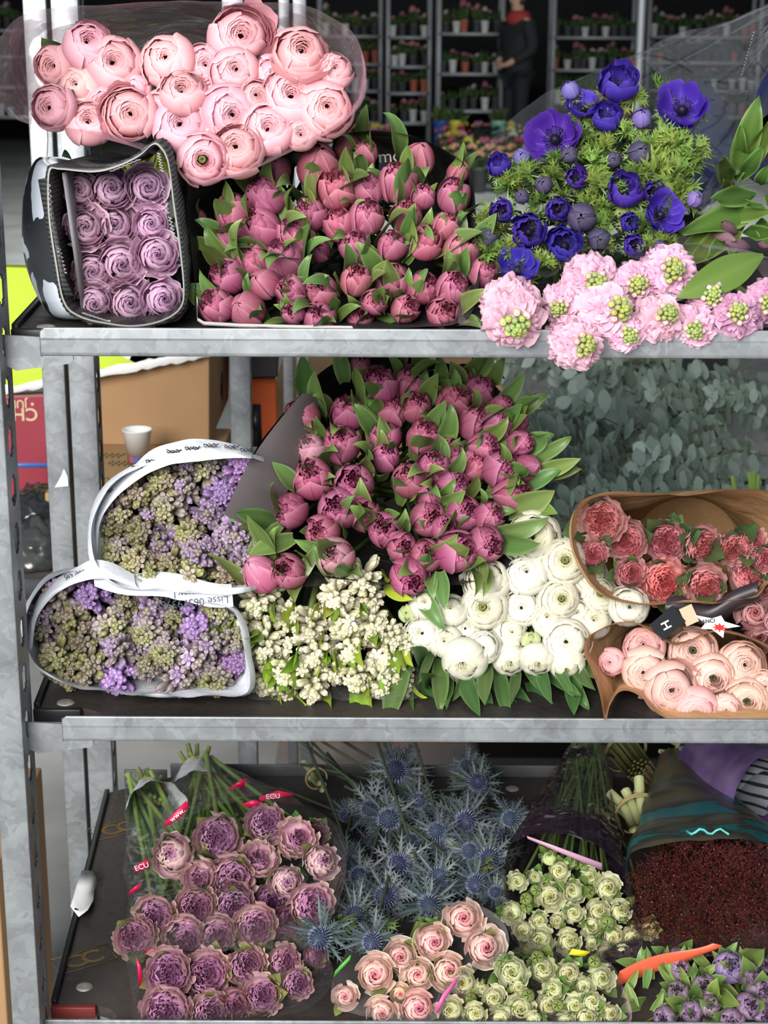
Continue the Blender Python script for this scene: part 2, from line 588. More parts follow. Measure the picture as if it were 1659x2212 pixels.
def blade_leaf(seed, L=3.0, Wd=0.5, bend=0.6, fold=0.3, twist=0.4, c0=(0.10, 0.17, 0.045), c1=(0.16, 0.26, 0.07), tip=0.5, curl=0.0, wav=0.04, nt=14, name='tulip_leaf', base=0.55, edge=None):
    """long leaf: grows along +Z, bends toward +X; midrib fold and twist"""
    R = random.Random(seed)
    mb = MB()
    rows, cols = [], []
    x, z, ang = 0.0, 0.0, 0.0
    ph = R.uniform(0, 6)
    for i in range(nt + 1):
        t = i / nt
        ang = bend * t ** 1.5 * 1.6 + curl * max(0, t - 0.7) ** 2 * 14
        x += math.sin(ang) * L / nt
        z += math.cos(ang) * L / nt
        w = Wd * (base + (1 - base) * math.sin(min(1, t / tip) * math.pi / 2)) * (1 - max(0, (t - tip) / (1 - tip)) ** 1.9)
        w = max(w, 0.008)
        tw = twist * t
        row, cr = [], []
        for j in range(-3, 4):
            u = j / 3
            y = u * w
            up = fold * abs(u) ** 1.3 * w + wav * math.sin(t * 9 + ph + (2 if u > 0 else 0)) * abs(u) ** 2
            yy = y * math.cos(tw) - up * math.sin(tw)
            uu = y * math.sin(tw) + up * math.cos(tw)
            row.append((x - math.cos(ang) * uu, yy, z + math.sin(ang) * uu))
            cc = mixc(c0, c1, 0.3 + 0.4 * t + (0.25 if j == 0 else 0) + 0.08 * (j % 2))
            if edge and abs(j) == 3:
                cc = edge
            cr.append(cc)
        rows.append(row)
        cols.append(cr)
    mb.grid(np.array(rows), np.array(cols))
    return mb.mesh(name)


def hyacinth(seed, cb=(0.30, 0.29, 0.09), ct=(0.42, 0.27, 0.52), nb=23, length=2.5, blen=1.05, mixf=0.5, rad=0.30, mat=None, openf=0.2, wide=0.25):
    R = random.Random(seed)
    mb = MB()
    for i in range(nb):
        t = i / (nb - 1)
        phi = i * 2.399 + R.uniform(-0.25, 0.25)
        z = 0.05 + length * 0.80 * t
        el = lerp(0.15, 1.30, t ** 1.6) + R.uniform(-0.15, 0.2)
        ax = Vector((math.cos(phi) * math.cos(el), math.sin(phi) * math.cos(el), math.sin(el)))
        rr = rad * (1 - 0.75 * t ** 2.5)
        org = Vector((math.cos(phi) * rr * 0.5, math.sin(phi) * rr * 0.5, z))
        q = Vector((0, 0, 1)).rotation_difference(ax) @ __import__('mathutils').Quaternion((0, 0, 1), R.uniform(0, 2))
        Lb = blen * R.uniform(0.8, 1.12) * (1 - 0.30 * t ** 3)
        wd = wide * R.uniform(0.82, 1.15) * (1 - 0.15 * t)
        op = R.random() < openf
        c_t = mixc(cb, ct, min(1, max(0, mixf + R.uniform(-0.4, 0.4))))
        c_b = tuple(x * 0.55 for x in mixc(cb, ct, min(1, max(0, mixf - 0.3 + R.uniform(-0.3, 0.2)))))  # bud's own base tint, darkened to paint shade into the gaps between buds
        prof = [(0.22, 0.0), (0.62, 0.2), (0.92, 0.45), (0.86, 0.62), (0.98, 0.78), (0.86, 0.92), (0.42, 1.03), (0.03, 0.99)]
        rows, cols = [], []
        for (pr, pz) in prof:
            row, cr = [], []
            for a in range(18):
                th = a * math.pi / 9
                lob = 1 + 0.17 * abs(math.cos(1.5 * th)) * (0.3 + pz) - 0.05
                zt = pz * Lb + (0.10 * Lb * abs(math.cos(1.5 * th)) if pz > 0.9 else 0)
                v = Vector((math.cos(th) * pr * wd * lob, math.sin(th) * pr * wd * lob, zt))
                row.append(tuple(org + q @ v))
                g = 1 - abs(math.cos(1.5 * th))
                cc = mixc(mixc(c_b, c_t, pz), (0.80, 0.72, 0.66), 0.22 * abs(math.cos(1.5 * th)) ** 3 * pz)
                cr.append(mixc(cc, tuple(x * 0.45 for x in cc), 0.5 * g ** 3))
            rows.append(row)
            cols.append(cr)
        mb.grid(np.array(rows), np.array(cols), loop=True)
        if op:                                        # an opened floret with six curled lobes
            for k in range(6):
                f = MB()
                prof2 = [(0.12, 0.75 * Lb), (wd * 0.9, 0.95 * Lb), (wd * 1.5, 1.1 * Lb), (wd * 2.2, 0.95 * Lb)]
                petal(f, R, k * 1.047, 0.42, prof2, c_t, mixc(c_t, (0.8, 0.7, 0.8), 0.25), nt=6, nu=5, k=0.35, p=1.5)
                v = np.concatenate(f.v) @ np.array(q.to_matrix()).T + np.array(org)
                mb.add(v, f.f, np.concatenate(f.c))
    st = MB()
    st.tube([(0, 0, -0.3), (0, 0, length * 0.5), (0, 0, length * 0.9)], 0.2, 0.1, 8, (0.17, 0.24, 0.07))
    return {'florets': (mb.mesh('hyacinth_florets'), mat or M_BUD), 'spike_core': (st.mesh('hyacinth_spike_core'), M_STEM), '_h': 1.5, '_r': 1.0}


def lobed_blade(mb, o, d, side, L, w, c, rnd, lobes=2):
    """a narrow leaf segment with toothed lobes"""
    n = d.cross(side).normalized()
    segs = 5
    rows, cols = [], []
    for i in range(segs + 1):
        t = i / segs
        ww = w * (0.5 + 1.1 * math.sin(min(1, t * 1.25) * math.pi * 0.8)) * (1 - t ** 3) + 0.004
        p = o + d * (L * t) + n * (0.18 * L * t * t)
        rows.append([tuple(p - side * ww), tuple(p + n * (-ww * 0.25)), tuple(p + side * ww)])
        cols.append([c, mixc(c, (0.35, 0.45, 0.15), 0.2), c])
    mb.grid(np.array(rows), np.array(cols))
    for k in range(lobes):
        for sgn in (-1, 1):
            t = 0.35 + 0.3 * k
            p = o + d * (L * t) + n * (0.18 * L * t * t)
            dd = (d * 0.75 + side * (sgn * 0.75) + n * rnd.uniform(-0.1, 0.3)).normalized()
            ss = dd.cross(n).normalized()
            l2 = L * 0.42
            a = [tuple(p - ss * w * 0.55), tuple(p + ss * w * 0.55)]
            m_ = p + dd * (l2 * 0.55)
            b = [tuple(m_ - ss * w * 0.6), tuple(m_ + ss * w * 0.6)]
            e = p + dd * l2 + n * 0.05 * L
            mb.grid(np.array([a, b, [tuple(e - ss * 0.006), tuple(e + ss * 0.006)]]), np.tile(np.array(mixc(c, (0.4, 0.5, 0.15), 0.15 * rnd.random())), (6, 1)))


def frilly_leaf(seed, c=(0.10, 0.17, 0.035), n=7, L=1.1):
    R = random.Random(seed)
    mb = MB()
    mb.tube([(0, 0, -0.8), (0, 0, -0.3), (0.02, 0, 0.0)], 0.05, 0.045, 5, (0.2, 0.3, 0.1))
    for i in range(n):
        a = (i - (n - 1) / 2) * 0.62 + R.uniform(-0.15, 0.15)
        d = Vector((math.sin(a) * 0.95, R.uniform(-0.35, 0.35), 0.55 + 0.45 * math.cos(a))).normalized()
        side = d.cross(Vector((0, 1, 0.15))).normalized()
        lobed_blade(mb, Vector((0, 0, 0)), d, side, L * R.uniform(0.75, 1.1), 0.085, mixc(c, (0.24, 0.33, 0.08), R.random() * 0.6), R)
    return mb.mesh('frilly_leaf')


def anemone(seed, kind='open', col=(0.07, 0.025, 0.42), back=(0.12, 0.07, 0.4)):
    R = random.Random(seed)
    mb = MB()
    n = {'open': 9, 'half': 9, 'bud': 6}[kind]
    for i in range(n):
        s = i / (n - 1)
        phi = i * 2.399 + R.uniform(-0.2, 0.2)
        if kind == 'open':
            prof = [(0.1, 0.05), (0.75, 0.0), (lerp(0.8, 1.0, s), 0.55), (lerp(0.88, 1.15, s) + R.uniform(-.08, .1), lerp(1.15, 0.85, s))]
            petal(mb, R, phi, 0.62, prof, mixc(col, (0.02, 0.01, 0.12), 0.5), col, nt=9, nu=9, k=0.16, amp=0.05, fr=1.5, edge=back, spiral=0.04)
        elif kind == 'half':
            prof = [(0.1, 0.05), (0.95, 0.0), (lerp(0.75, 1.05, s), 0.9), (lerp(0.3, 0.85, s) + R.uniform(-.05, .05), lerp(1.2, 1.3, s))]
            petal(mb, R, phi, 0.85, prof, mixc(col, (0.03, 0.02, 0.1), 0.6), col, nt=9, nu=9, k=0.10, amp=0.06, fr=1.8, edge=back, spiral=0.07, curl=0.06)
        else:
            prof = [(0.1, 0.0), (1.2, 0.05), (1.05, 1.2), (lerp(-0.1, 0.30, s), 1.75)]
            petal(mb, R, phi, 0.95, prof, mixc(col, back, 0.5), back, nt=9, nu=9, k=0.10, amp=0.03, fr=1.5, edge=mixc(back, (0.3, 0.28, 0.4), 0.4), spiral=0.05)
    d = {'bloom': (mb.mesh('anemone_bloom'), M_PETAL), '_h': 0.6, '_r': 1.05}
    if kind != 'bud':
        c = MB()
        c.lathe([(0.0, 0.5), (0.12, 0.47), (0.2, 0.35), (0.2, 0.1)], 12, (0.008, 0.007, 0.015))
        for i in range(46):
            a = i * 2.399
            r = 0.30 + 0.16 * R.random()
            z = 0.40 + 0.18 * R.random()
            c.tube([(0.15 * math.cos(a), 0.15 * math.sin(a), 0.12), (r * math.cos(a), r * math.sin(a), z)], 0.008, 0.008, 3, (0.01, 0.01, 0.03), False)
            c.lathe([(0.0, -0.04), (0.032, 0), (0.0, 0.04)], 5, (0.01, 0.01, 0.02), (r * math.cos(a), r * math.sin(a), z))
        d['stamens'] = (c.mesh('anemone_stamens'), M_STEM)
    lc = MB()
    for i in range(9):
        a = i * 0.698 + R.uniform(-0.2, 0.2)
        dd = Vector((math.cos(a), math.sin(a), R.uniform(-0.1, 0.4))).normalized()
        lobed_blade(lc, Vector((0, 0, -0.25)), dd, dd.cross(Vector((0, 0, 1))).normalized(), R.uniform(0.9, 1.3), 0.085, mixc((0.09, 0.16, 0.035), (0.22, 0.31, 0.08), R.random()), R)
    d['leaf_collar'] = (lc.mesh('anemone_leaf_collar'), M_LEAF)
    return d


def stock(seed, col=rgb(222, 160, 190), light=rgb(240, 200, 218), nf=13, long=1.0):
    R = random.Random(seed)
    mb = MB()
    for i in range(nf):
        t = (i + 0.5) / nf
        phi = i * 2.399
        z = lerp(-0.5, 0.62, t) * long
        el = lerp(-0.35, 0.95, t)
        ax = Vector((math.cos(phi) * math.cos(el), math.sin(phi) * math.cos(el), math.sin(el)))
        q = Vector((0, 0, 1)).rotation_difference(ax)
        org = Vector((0, 0, z)) + ax * 0.34
        fl = MB()
        for ring in range(5):
            rr = lerp(0.80, 0.20, ring / 4) * R.uniform(0.9, 1.08)
            th = np.linspace(0, 2 * math.pi, 44, endpoint=False)
            tt = np.linspace(0.12, 1, 8)[:, None]
            p1, p2 = R.uniform(0, 6), R.uniform(0, 6)
            notch = 0.80 + 0.20 * np.abs(np.cos(2.5 * th + p1)) ** 0.5
            wav = 0.085 * np.sin(5 * th + p2) + 0.045 * np.sin(8 * th + p1)
            r_ = rr * tt * (1 + (notch - 1) * tt ** 3)
            z_ = 0.03 + 0.085 * ring + rr * (0.55 * tt - 0.45 * tt ** 3) * (0.25 + 0.22 * ring) + wav * tt ** 1.8 * (0.7 + rr)
            aa = th + 0.12 * np.sin(7 * th + p2) * tt
            pts = np.stack([r_ * np.cos(aa), r_ * np.sin(aa), z_], -1)
            cc = np.array(mixc(col, light, R.uniform(0.0, 0.8)))
            e = (tt ** 4 * 0.5)[..., None] + 0 * pts[..., :1]
            fl.grid(pts, cc * (1 - e) + np.array(mixc(light, (1, 1, 1), 0.2)) * e, loop=True)
        v = np.concatenate(fl.v)
        m3 = np.array(q.to_matrix())
        v = v @ m3.T + np.array(org)
        mb.add(v, fl.f, np.concatenate(fl.c))
    st = MB()
    top = 0.75 * long + 1.05
    st.tube([(0, 0, -1.2), (0, 0, 0.5 * long), (0.05, 0.02, top)], 0.08, 0.06, 8, (0.26, 0.36, 0.14))
    bd = MB()
    for i in range(20):
        t = i / 19
        phi = i * 2.399
        z = lerp(top - 0.5, top + 0.12, t)
        r = lerp(0.34, 0.03, t ** 1.3)
        c = mixc((0.44, 0.48, 0.10), (0.30, 0.40, 0.15), R.random()) if i > 4 else mixc((0.75, 0.55, 0.5), (0.5, 0.55, 0.2), R.random())
        sz = lerp(0.115, 0.07, t)
        px, py = r * math.cos(phi) + 0.05, r * math.sin(phi) + 0.02
        bd.tube([(0.05, 0.02, z - 0.2), (px, py, z)], 0.02, 0.025, 4, (0.3, 0.4, 0.15), False)
        rows = []
        for pr, pz in [(0.2, -1.1), (0.9, -0.6), (1.0, 0.1), (0.8, 0.8), (0.45, 1.15), (0.1, 1.05)]:
            rows.append([(px + sz * pr * (1 + 0.07 * math.cos(4 * a)) * math.cos(a), py + sz * pr * (1 + 0.07 * math.cos(4 * a)) * math.sin(a), z + sz * pz) for a in np.linspace(0, 2 * math.pi, 12, endpoint=False)])
        bd.grid(np.array(rows), c, loop=True)
    return {'florets': (mb.mesh('stock_florets'), M_PETAL), 'flower_stalk': (st.mesh('stock_stalk'), M_STEM), 'buds': (bd.mesh('stock_buds'), M_BUD), '_h': 0.35, '_r': 1.0}


def eryngium(seed):
    R = random.Random(seed)
    mb = MB()
    mb.lathe([(0.02, 0.0), (0.28, 0.08), (0.36, 0.35), (0.30, 0.68), (0.12, 0.86), (0.0, 0.9)], 14, (0.045, 0.06, 0.11))
    for i in range(130):
        t = (i + 0.5) / 130
        phi = i * 2.399
        z = 0.08 + 0.80 * t
        r = bez([(0.30, 0), (0.44, 0.3), (0.34, 0.75), (0.0, 0.9)], np.array(t))[0]
        el = lerp(-0.1, 1.4, t ** 1.5)
        ax = Vector((math.cos(phi) * math.cos(el), math.sin(phi) * math.cos(el), math.sin(el)))
        o = Vector((r * 0.92 * math.cos(phi), r * 0.92 * math.sin(phi), z))
        mb.tube([o, o + ax * 0.07, o + ax * 0.15], 0.026, 0.007, 4, mixc((0.09, 0.12, 0.26), (0.42, 0.46, 0.60), R.random()), False)
    br = MB()
    nb = 19
    for i in range(nb):
        a = i * 2 * math.pi / nb + R.uniform(-0.12, 0.12)
        el = R.uniform(-0.25, 0.55)
        d = Vector((math.cos(a) * math.cos(el), math.sin(a) * math.cos(el), math.sin(el)))
        side = d.cross(Vector((0, 0, 1))).normalized()
        n = side.cross(d)
        L = R.uniform(1.0, 1.7)
        c = mixc((0.022, 0.032, 0.052), (0.085, 0.12, 0.105), R.random())
        o = Vector((0, 0, 0.02))
        rows, cols = [], []
        for j in range(7):
            t = j / 6
            w = (0.035 + 0.05 * math.sin(t * math.pi)) * (1 - t ** 2) + 0.004
            p = o + d * (0.2 + (L - 0.2) * t) + n * (0.25 * t * t * L * (0.5 if i % 2 else -0.3))
            rows.append([tuple(p - side * w), tuple(p - n * 0.02), tuple(p + side * w)])
            cols.append([c, mixc(c, (0.22, 0.28, 0.33), 0.3), c])
            if 1 <= j <= 4:
                for sg in (-1, 1):
                    e = p + side * (sg * (w + 0.15)) + d * 0.17
                    br.add([tuple(p + side * (sg * w * 0.8) - d * 0.05), tuple(p + side * (sg * w * 0.8) + d * 0.05), tuple(e)], [(0, 1, 2)], c)
        br.grid(np.array(rows), np.array(cols))
    return {'thistle_cone': (mb.mesh('thistle_cone'), M_BUD), 'bracts': (br.mesh('thistle_bracts'), M_LEAF), '_h': 0.3, '_r': 0.42}


def ovate_leaf(seed, L=1.0, Wd=0.34, c0=(0.045, 0.085, 0.03), c1=(0.09, 0.15, 0.045), bend=0.5, fold=0.25, name='rose_leaf', tip=0.42):
    return blade_leaf(seed, L, Wd, bend, fold, 0.15, c0, c1, tip, 0.0, 0.015, 10, name, 0.05)


def green_bud(seed, c=(0.16, 0.26, 0.06)):
    R = random.Random(seed)
    mb = MB()
    for i in range(5):
        prof = [(0.1, 0.0), (1.2, 0.1), (1.1, 1.2), (0.05, 2.0)]
        petal(mb, R, i * 1.2566, 0.72, prof, c, mixc(c, (0.5, 0.55, 0.2), 0.4), nt=8, nu=7, k=0.3, p=1.5)
    return {'bud': (mb.mesh('rose_bud'), M_LEAF), '_h': 1.0, '_r': 0.95}


# ---------------------------------------------------------------- assembling flowers into bunches
ORD = ['', 'first', 'second', 'third', 'fourth', 'fifth', 'sixth', 'seventh', 'eighth', 'ninth', 'tenth', 'eleventh', 'twelfth', 'thirteenth', 'fourteenth']


def row_places(items):
    """for every (x, y, w) the words that say which row and which place in it"""
    idx = sorted(range(len(items)), key=lambda i: items[i][1])
    med = sorted(it[2] for it in items)[len(items) // 2]
    rows, cur = [], [idx[0]]
    for i in idx[1:]:
        if items[i][1] - items[cur[0]][1] > 0.72 * med or len(cur) >= 9:
            rows.append(cur)
            cur = [i]
        else:
            cur.append(i)
    rows.append(cur)
    words = {}
    nr = len(rows)
    for r, row in enumerate(rows):
        row.sort(key=lambda i: items[i][0])
        rn = 'top row' if r == 0 else 'bottom row' if r == nr - 1 else ORD[r + 1] + ' row'
        for k, i in enumerate(row):
            n = len(row)
            if nr == 1:
                rn = 'row'
            if n == 1:
                words[i] = 'alone in ' + rn
            elif k == 0:
                words[i] = 'leftmost in ' + rn
            elif k == n - 1:
                words[i] = 'rightmost in ' + rn
            else:
                words[i] = ORD[k + 1] + ' in ' + rn
    return words


def stem_mesh(inv, base, axis, root, R, r, c, length=None):
    """a bent stem from the bloom's base back to where the bunch is tied (in the flower's own coordinates)"""
    mb = MB()
    p0 = base
    p1 = base - axis * min(0.035, (root - base).length * 0.25)
    pts = []
    for i in range(8):
        t = i / 7
        q = p0 * ((1 - t) ** 2) + p1 * (2 * t * (1 - t)) + root * (t * t)
        pts.append(inv @ q)
    s = inv.to_scale()[0]
    mb.tube(pts, r * s, r * s, 6, c)
    return mb.mesh('flower_stem')


def bunch(items, tf, models, plane, root, name, cat, phrase, group, tilt=(830, 800, 900), cam=0.9, leaves=None, nleaf=(0, 0), lscale=1.0, lbase=0.0, lout=0.35,
          stem_r=0.0025, stem_c=(0.15, 0.24, 0.06), tied=0.02, seed=1, jit=0.15, depth_jit=0.008, rsize=None, up=0.0, stems=True, sm=1.0, lspread=0.0, tintj=0.0):
    """items: (x, y, width_px[, options]) in crop pixels, tf maps crop -> photo pixels, plane = (y0, Y0, y1, Y1) depth of the bunch's face"""
    R = random.Random(seed)
    sc, ox, oy = tf
    its = [(it[0] / sc + ox, it[1] / sc + oy, it[2] / sc, it[3] if len(it) > 3 else {}) for it in items]
    places = row_places(its)
    med = sorted(i[2] for i in its)[len(its) // 2]
    out = []
    for i, (x, y, w, op) in enumerate(its):
        Yd = plane[1] + (plane[3] - plane[1]) * (y - plane[0]) / (plane[2] - plane[0]) + R.uniform(-depth_jit, depth_jit) + op.get('dy', 0)
        pc = P(x, y, Yd)
        key = op.get('m')
        lst = models[key or 'std'] if isinstance(models, dict) else models
        mod = lst[R.randrange(len(lst))]
        tx = (x - tilt[0]) / tilt[2] + R.uniform(-jit, jit)
        ty = (tilt[1] - y) / tilt[2] + R.uniform(-jit, jit) + up
        if 'a' in op:
            tx, ty = op['a']
        tocam = (CAM - pc).normalized()
        axis = (tocam * cam + Vector((0, -1, 0)) * (1 - cam) + RIGHT * tx + UP * ty).normalized()
        s = w * mpp(pc) / 2 / mod['_r'] * sm
        base = pc - axis * (mod['_h'] * s)
        xax = axis.orthogonal().normalized()
        rot = Matrix((xax, axis.cross(xax), axis)).transposed().to_4x4() @ Matrix.Rotation(R.uniform(0, 6.28), 4, 'Z')
        mtx = Matrix.Translation(base) @ rot @ Matrix.Scale(s, 4)
        adj = op.get('d')
        if adj is None:
            adj = 'large ' if w > 1.22 * med else 'small ' if w < 0.78 * med else ''
        else:
            adj = adj + ' '
        lab = f"{adj}{phrase}, {places[i]}"
        t = thing(name, lab, cat, group=group, mtx=mtx)
        tint = op.get('c', (1, 1, 1))
        if tintj:
            g_ = R.uniform(1 - tintj, 1.08)
            tint = tuple(g_ * c_ for c_ in tint)
        for part, val in mod.items():
            if part[0] == '_':
                continue
            me, mat = val
            obj(part, me, mat, t, color=tint if part in ('bloom', 'florets', 'bud') else (1, 1, 1))
        if stems:
            rt = root + (RIGHT * R.uniform(-1, 1) + UP * R.uniform(-1, 1)) * tied
            obj('stem', stem_mesh(mtx.inverted(), base + axis * 0.002, axis, rt, R, stem_r, stem_c), M_STEM, t)
        if leaves:
            for k in range(R.randint(*nleaf)):
                a = R.uniform(0, 6.28) if not 'la' in op else op['la']
                m = Matrix.Rotation(a, 4, 'Z') @ Matrix.Translation((lout * R.uniform(0.7, 1.3), 0, lbase + R.uniform(-0.2 - lspread, 0.2))) @ Matrix.Rotation(R.uniform(-0.25, 0.35), 4, 'Y') @ Matrix.Scale(lscale * R.uniform(0.75, 1.2), 4)
                g = R.uniform(0.8, 1.2)
                obj('leaf', leaves[R.randrange(len(leaves))], M_LEAF, t, m, (g, g, g * R.uniform(0.8, 1.1)))
        out.append(t)
    return out


def smooth_loop(pts, n, closed=True):
    """Catmull-Rom resample by arc length"""
    pts = [Vector(p) for p in pts]
    m = len(pts)
    fine = []
    rng = m if closed else m - 1
    for i in range(rng):
        if closed:
            p0, p1, p2, p3 = pts[(i - 1) % m], pts[i], pts[(i + 1) % m], pts[(i + 2) % m]
        else:
            p0, p1, p2, p3 = pts[max(i - 1, 0)], pts[i], pts[i + 1], pts[min(i + 2, m - 1)]
        for k in range(12):
            t = k / 12
            fine.append(0.5 * ((2 * p1) + (p2 - p0) * t + (2 * p0 - 5 * p1 + 4 * p2 - p3) * t * t + (3 * p1 - p0 - 3 * p2 + p3) * t ** 3))
    fine.append(fine[0].copy() if closed else pts[-1].copy())
    d = [0]
    for a, b in zip(fine, fine[1:]):
        d.append(d[-1] + (b - a).length)
    out, j = [], 0
    for i in range(n):
        s = d[-1] * i / (n if closed else n - 1)
        while j < len(d) - 2 and d[j + 1] < s:
            j += 1
        f = (s - d[j]) / max(1e-9, d[j + 1] - d[j])
        out.append(fine[j].lerp(fine[j + 1], min(1, f)))
    return out


def loft(rim, root, n=90, rings=12, bulge=0.06, bt=0.18, wr=0.004, wscale=30, neck=0.03, closed=True, power=1.0, pleat=0.0, npleat=14, seed=0.0, squash=0.6, drop=0.0, rimwave=0.004, cap=False):
    """wrapper: from the mouth (rim, world points) back to the neck at root, with crumples"""
    loop = smooth_loop(rim, n, closed)
    c = Vector((0, 0, 0))
    for p in loop:
        c += p
    c /= len(loop)
    rows = []
    for r in range(rings + 1):
        t = r / rings
        tp = t ** power
        row = []
        for i, p in enumerate(loop):
            v = p - c
            pr = root + Vector((v.x, 0, v.z * squash)).normalized() * neck if v.length > 1e-6 else root
            b = 1 + bulge * math.sin(min(1, t / bt) * math.pi / 2) * (1 - t)
            q = (c + v * b).lerp(pr, tp)
            if t < bt * 1.2:
                q = (c + v * b) + (pr - (c + v * b)) * tp
            dirn = v.normalized()
            nz = noise.noise(Vector((p.x * wscale * 0.5 + seed, p.z * wscale * 0.5, t * 5 + seed))) + 0.5 * noise.noise(Vector((p.x * wscale + seed * 3, p.z * wscale, t * 11)))
            q = q + dirn * (wr * nz * (0.35 + 1.3 * math.sin(math.pi * min(1, t + 0.1))))
            if r == 0:
                q = q + Vector((0, -1, 0)) * (rimwave * noise.noise(Vector((p.x * 40, p.z * 40, seed)))) * 2
            if pleat:
                q = q + dirn * (pleat * math.sin(i / n * 2 * math.pi * npleat) * (0.2 + t) * (1 - 0.5 * t))
            q.z -= drop * math.sin(math.pi * t)
            row.append(tuple(q))
        rows.append(row)
    mb = MB()
    mb.grid(np.array(rows), None, loop=closed)
    if closed and cap:
        e = mb.n - n
        mb.f.append(tuple(e + i for i in range(n)))
    return mb


def floor_clamp(mb, z):
    for v in mb.v:
        v[:, 2] = np.maximum(v[:, 2], z)
    return mb


def pxloop(pts, plane, off=0.0):
    """photo pixels (x, y[, extra depth]) -> world points on the bunch's face plane"""
    o = []
    for p in pts:
        Yd = plane[1] + (plane[3] - plane[1]) * (p[1] - plane[0]) / (plane[2] - plane[0]) + off + (p[2] if len(p) > 2 else 0)
        o.append(P(p[0], p[1], Yd))
    return o


def writing(text, mtx, size, mat, parent, name='lettering', extrude=0.0001, bold=False, spacing=1.0):
    cu = bpy.data.curves.new(name, 'FONT')
    cu.body = text
    cu.size = size
    cu.align_x, cu.align_y = 'CENTER', 'CENTER'
    cu.extrude = extrude
    cu.space_character = spacing
    if bold:
        cu.offset = size * 0.018
    cu.materials.append(mat)
    o = bpy.data.objects.new(name, cu)
    COL.objects.link(o)
    o.matrix_basis = mtx
    if parent is not None:
        o.parent = parent
        o.matrix_parent_inverse = parent.matrix_basis.inverted()
    return o


def frame_at(p, xdir, normal):
    """matrix with local X along xdir and local Z along normal"""
    z = normal.normalized()
    x = (xdir - z * xdir.dot(z)).normalized()
    y = z.cross(x)
    m = Matrix((x, y, z)).transposed().to_4x4()
    m.translation = p
    return m
# ================================================================ hall
def concrete():
    m = solid('concrete_floor', (0.27, 0.275, 0.26), 0.8, color2=(0.42, 0.42, 0.40), vscale=2.2, detail=9, bump=0.1, bscale=30)
    return m


fl = MB()
fl.box(-16, -4, -0.1, 16, 36, 0)
tag(obj('floor', fl, concrete()), kind='structure')
M_WALL = solid('dim_hall_cladding', (0.05, 0.05, 0.052), 0.9, var=0.2, vscale=1.0)
for nm, b in [('wall_back', (-16, 36, 0, 16, 36.2, 6)), ('wall_left', (-16.2, 5, 0, -16, 36.2, 6)), ('wall_right', (16, 5, 0, 16.2, 36.2, 6)), ('ceiling', (-16.2, 4.2, 5.0, 16.2, 36.2, 5.2))]:
    q = MB()
    q.box(*b)
    tag(obj(nm, q, M_WALL), kind='structure')

# ================================================================ trolley uprights
M_HOLE = solid('shadowed_slot_rim', (0.10, 0.105, 0.11), 0.5, metal=0.5)


def upright(label, x0, x1, y0, dy, z0, z1, slots=True, cat='trolley post', pitch=0.0455, flip=False):
    """U-channel post; its inner flange carries a row of rounded slots"""
    t = thing('trolley_upright', label, cat, ((x0 + x1) / 2, y0, 0))
    cx = (x0 + x1) / 2
    w = (x1 - x0) / 2
    mb = MB()
    mb.box(-w, 0, z0, w, 0.0025, z1)
    mb.box(-w, 0.0022, z0, -w + 0.0025, dy, z1)
    bevel(obj('post_channel', mb, M_GALV, t), 0.0012, 2)
    # slotted flange: strips between the slots plus bars either side, so that one can look through
    fb = MB()
    a, b = dy * 0.30, dy * 0.78
    X0, X1 = w - 0.0025, w
    fb.box(X0, 0.0022, z0, X1, a, z1)
    fb.box(X0, b, z0, X1, dy, z1)
    if slots:
        sl = pitch * 0.66
        z = z0
        while z < z1:
            ze = min(z + pitch - sl, z1)
            fb.box(X0, a - 0.0002, z, X1, b + 0.0002, ze)
            # rounded slot ends
            for zz, sg in ((ze, 1), (ze + sl, -1)):
                m = 6
                for k in range(m):
                    f0, f1 = k / m, (k + 1) / m
                    yy0, yy1 = lerp(a, b, f0), lerp(a, b, f1)
                    hgt = (b - a) * 0.42 * (abs(2 * (f0 + f1) / 2 - 1)) ** 2.2
                    fb.box(X0, yy0, min(zz, zz + sg * hgt), X1, yy1, max(zz, zz + sg * hgt))
            z += pitch
    else:
        fb.box(X0, a - 0.0002, z0, X1, b + 0.0002, z1)
    obj('slotted_flange', fb.mesh('slotted_flange', False), M_GALV, t)
    return t


xa, xb = P(27, 2200, 1.47).x, P(87, 2200, 1.47).x
upright('grey steel trolley post at left edge in front, oval slots down its inner side', xa, xb, 1.468, 0.046, 0.1, 1.95)
YR = 2.10
upright('rear left trolley post, blotchy galvanised steel, right one of the touching pair', P(157, 1000, YR).x, P(213, 1000, YR).x, YR, 0.04, 0.02, 1.95)
pl_ = upright('rear left trolley post, left one of the touching pair, with a paper scrap', P(101, 1000, YR).x, P(149, 1000, YR).x, YR, 0.05, 0.02, 1.95, slots=False)
# torn paper scrap and white label strip stuck on it
q = MB()
pts = [P(118, 1053, YR - 0.003), P(148, 1050, YR - 0.004), P(146, 1030, YR - 0.002), P(138, 1012, YR - 0.001), P(131, 1030, YR - 0.006)]
q.add([tuple(p) for p in pts] + [tuple(p + Vector((0, 0.0015, 0))) for p in pts], [(0, 1, 2, 3, 4), (9, 8, 7, 6, 5), (0, 5, 6, 1), (1, 6, 7, 2), (2, 7, 8, 3), (3, 8, 9, 4), (4, 9, 5, 0)])
tag(obj('paper_scrap', q.mesh('paper_scrap', False), M_WHITE), 'torn white paper scrap stuck low on the rear left post', 'paper')
q = MB()
pts = [P(78, 150, YR - 0.002), P(92, 148, YR - 0.002), P(102, 300, YR - 0.004), P(100, 345, YR - 0.003), P(70, 350, YR - 0.003), P(66, 290, YR - 0.002)]
q.add([tuple(p) for p in pts] + [tuple(p + Vector((0, 0.001, 0))) for p in pts], [tuple(range(6)), tuple(range(11, 5, -1))] + [(i, i + 6, (i + 1) % 6 + 6, (i + 1) % 6) for i in range(6)])
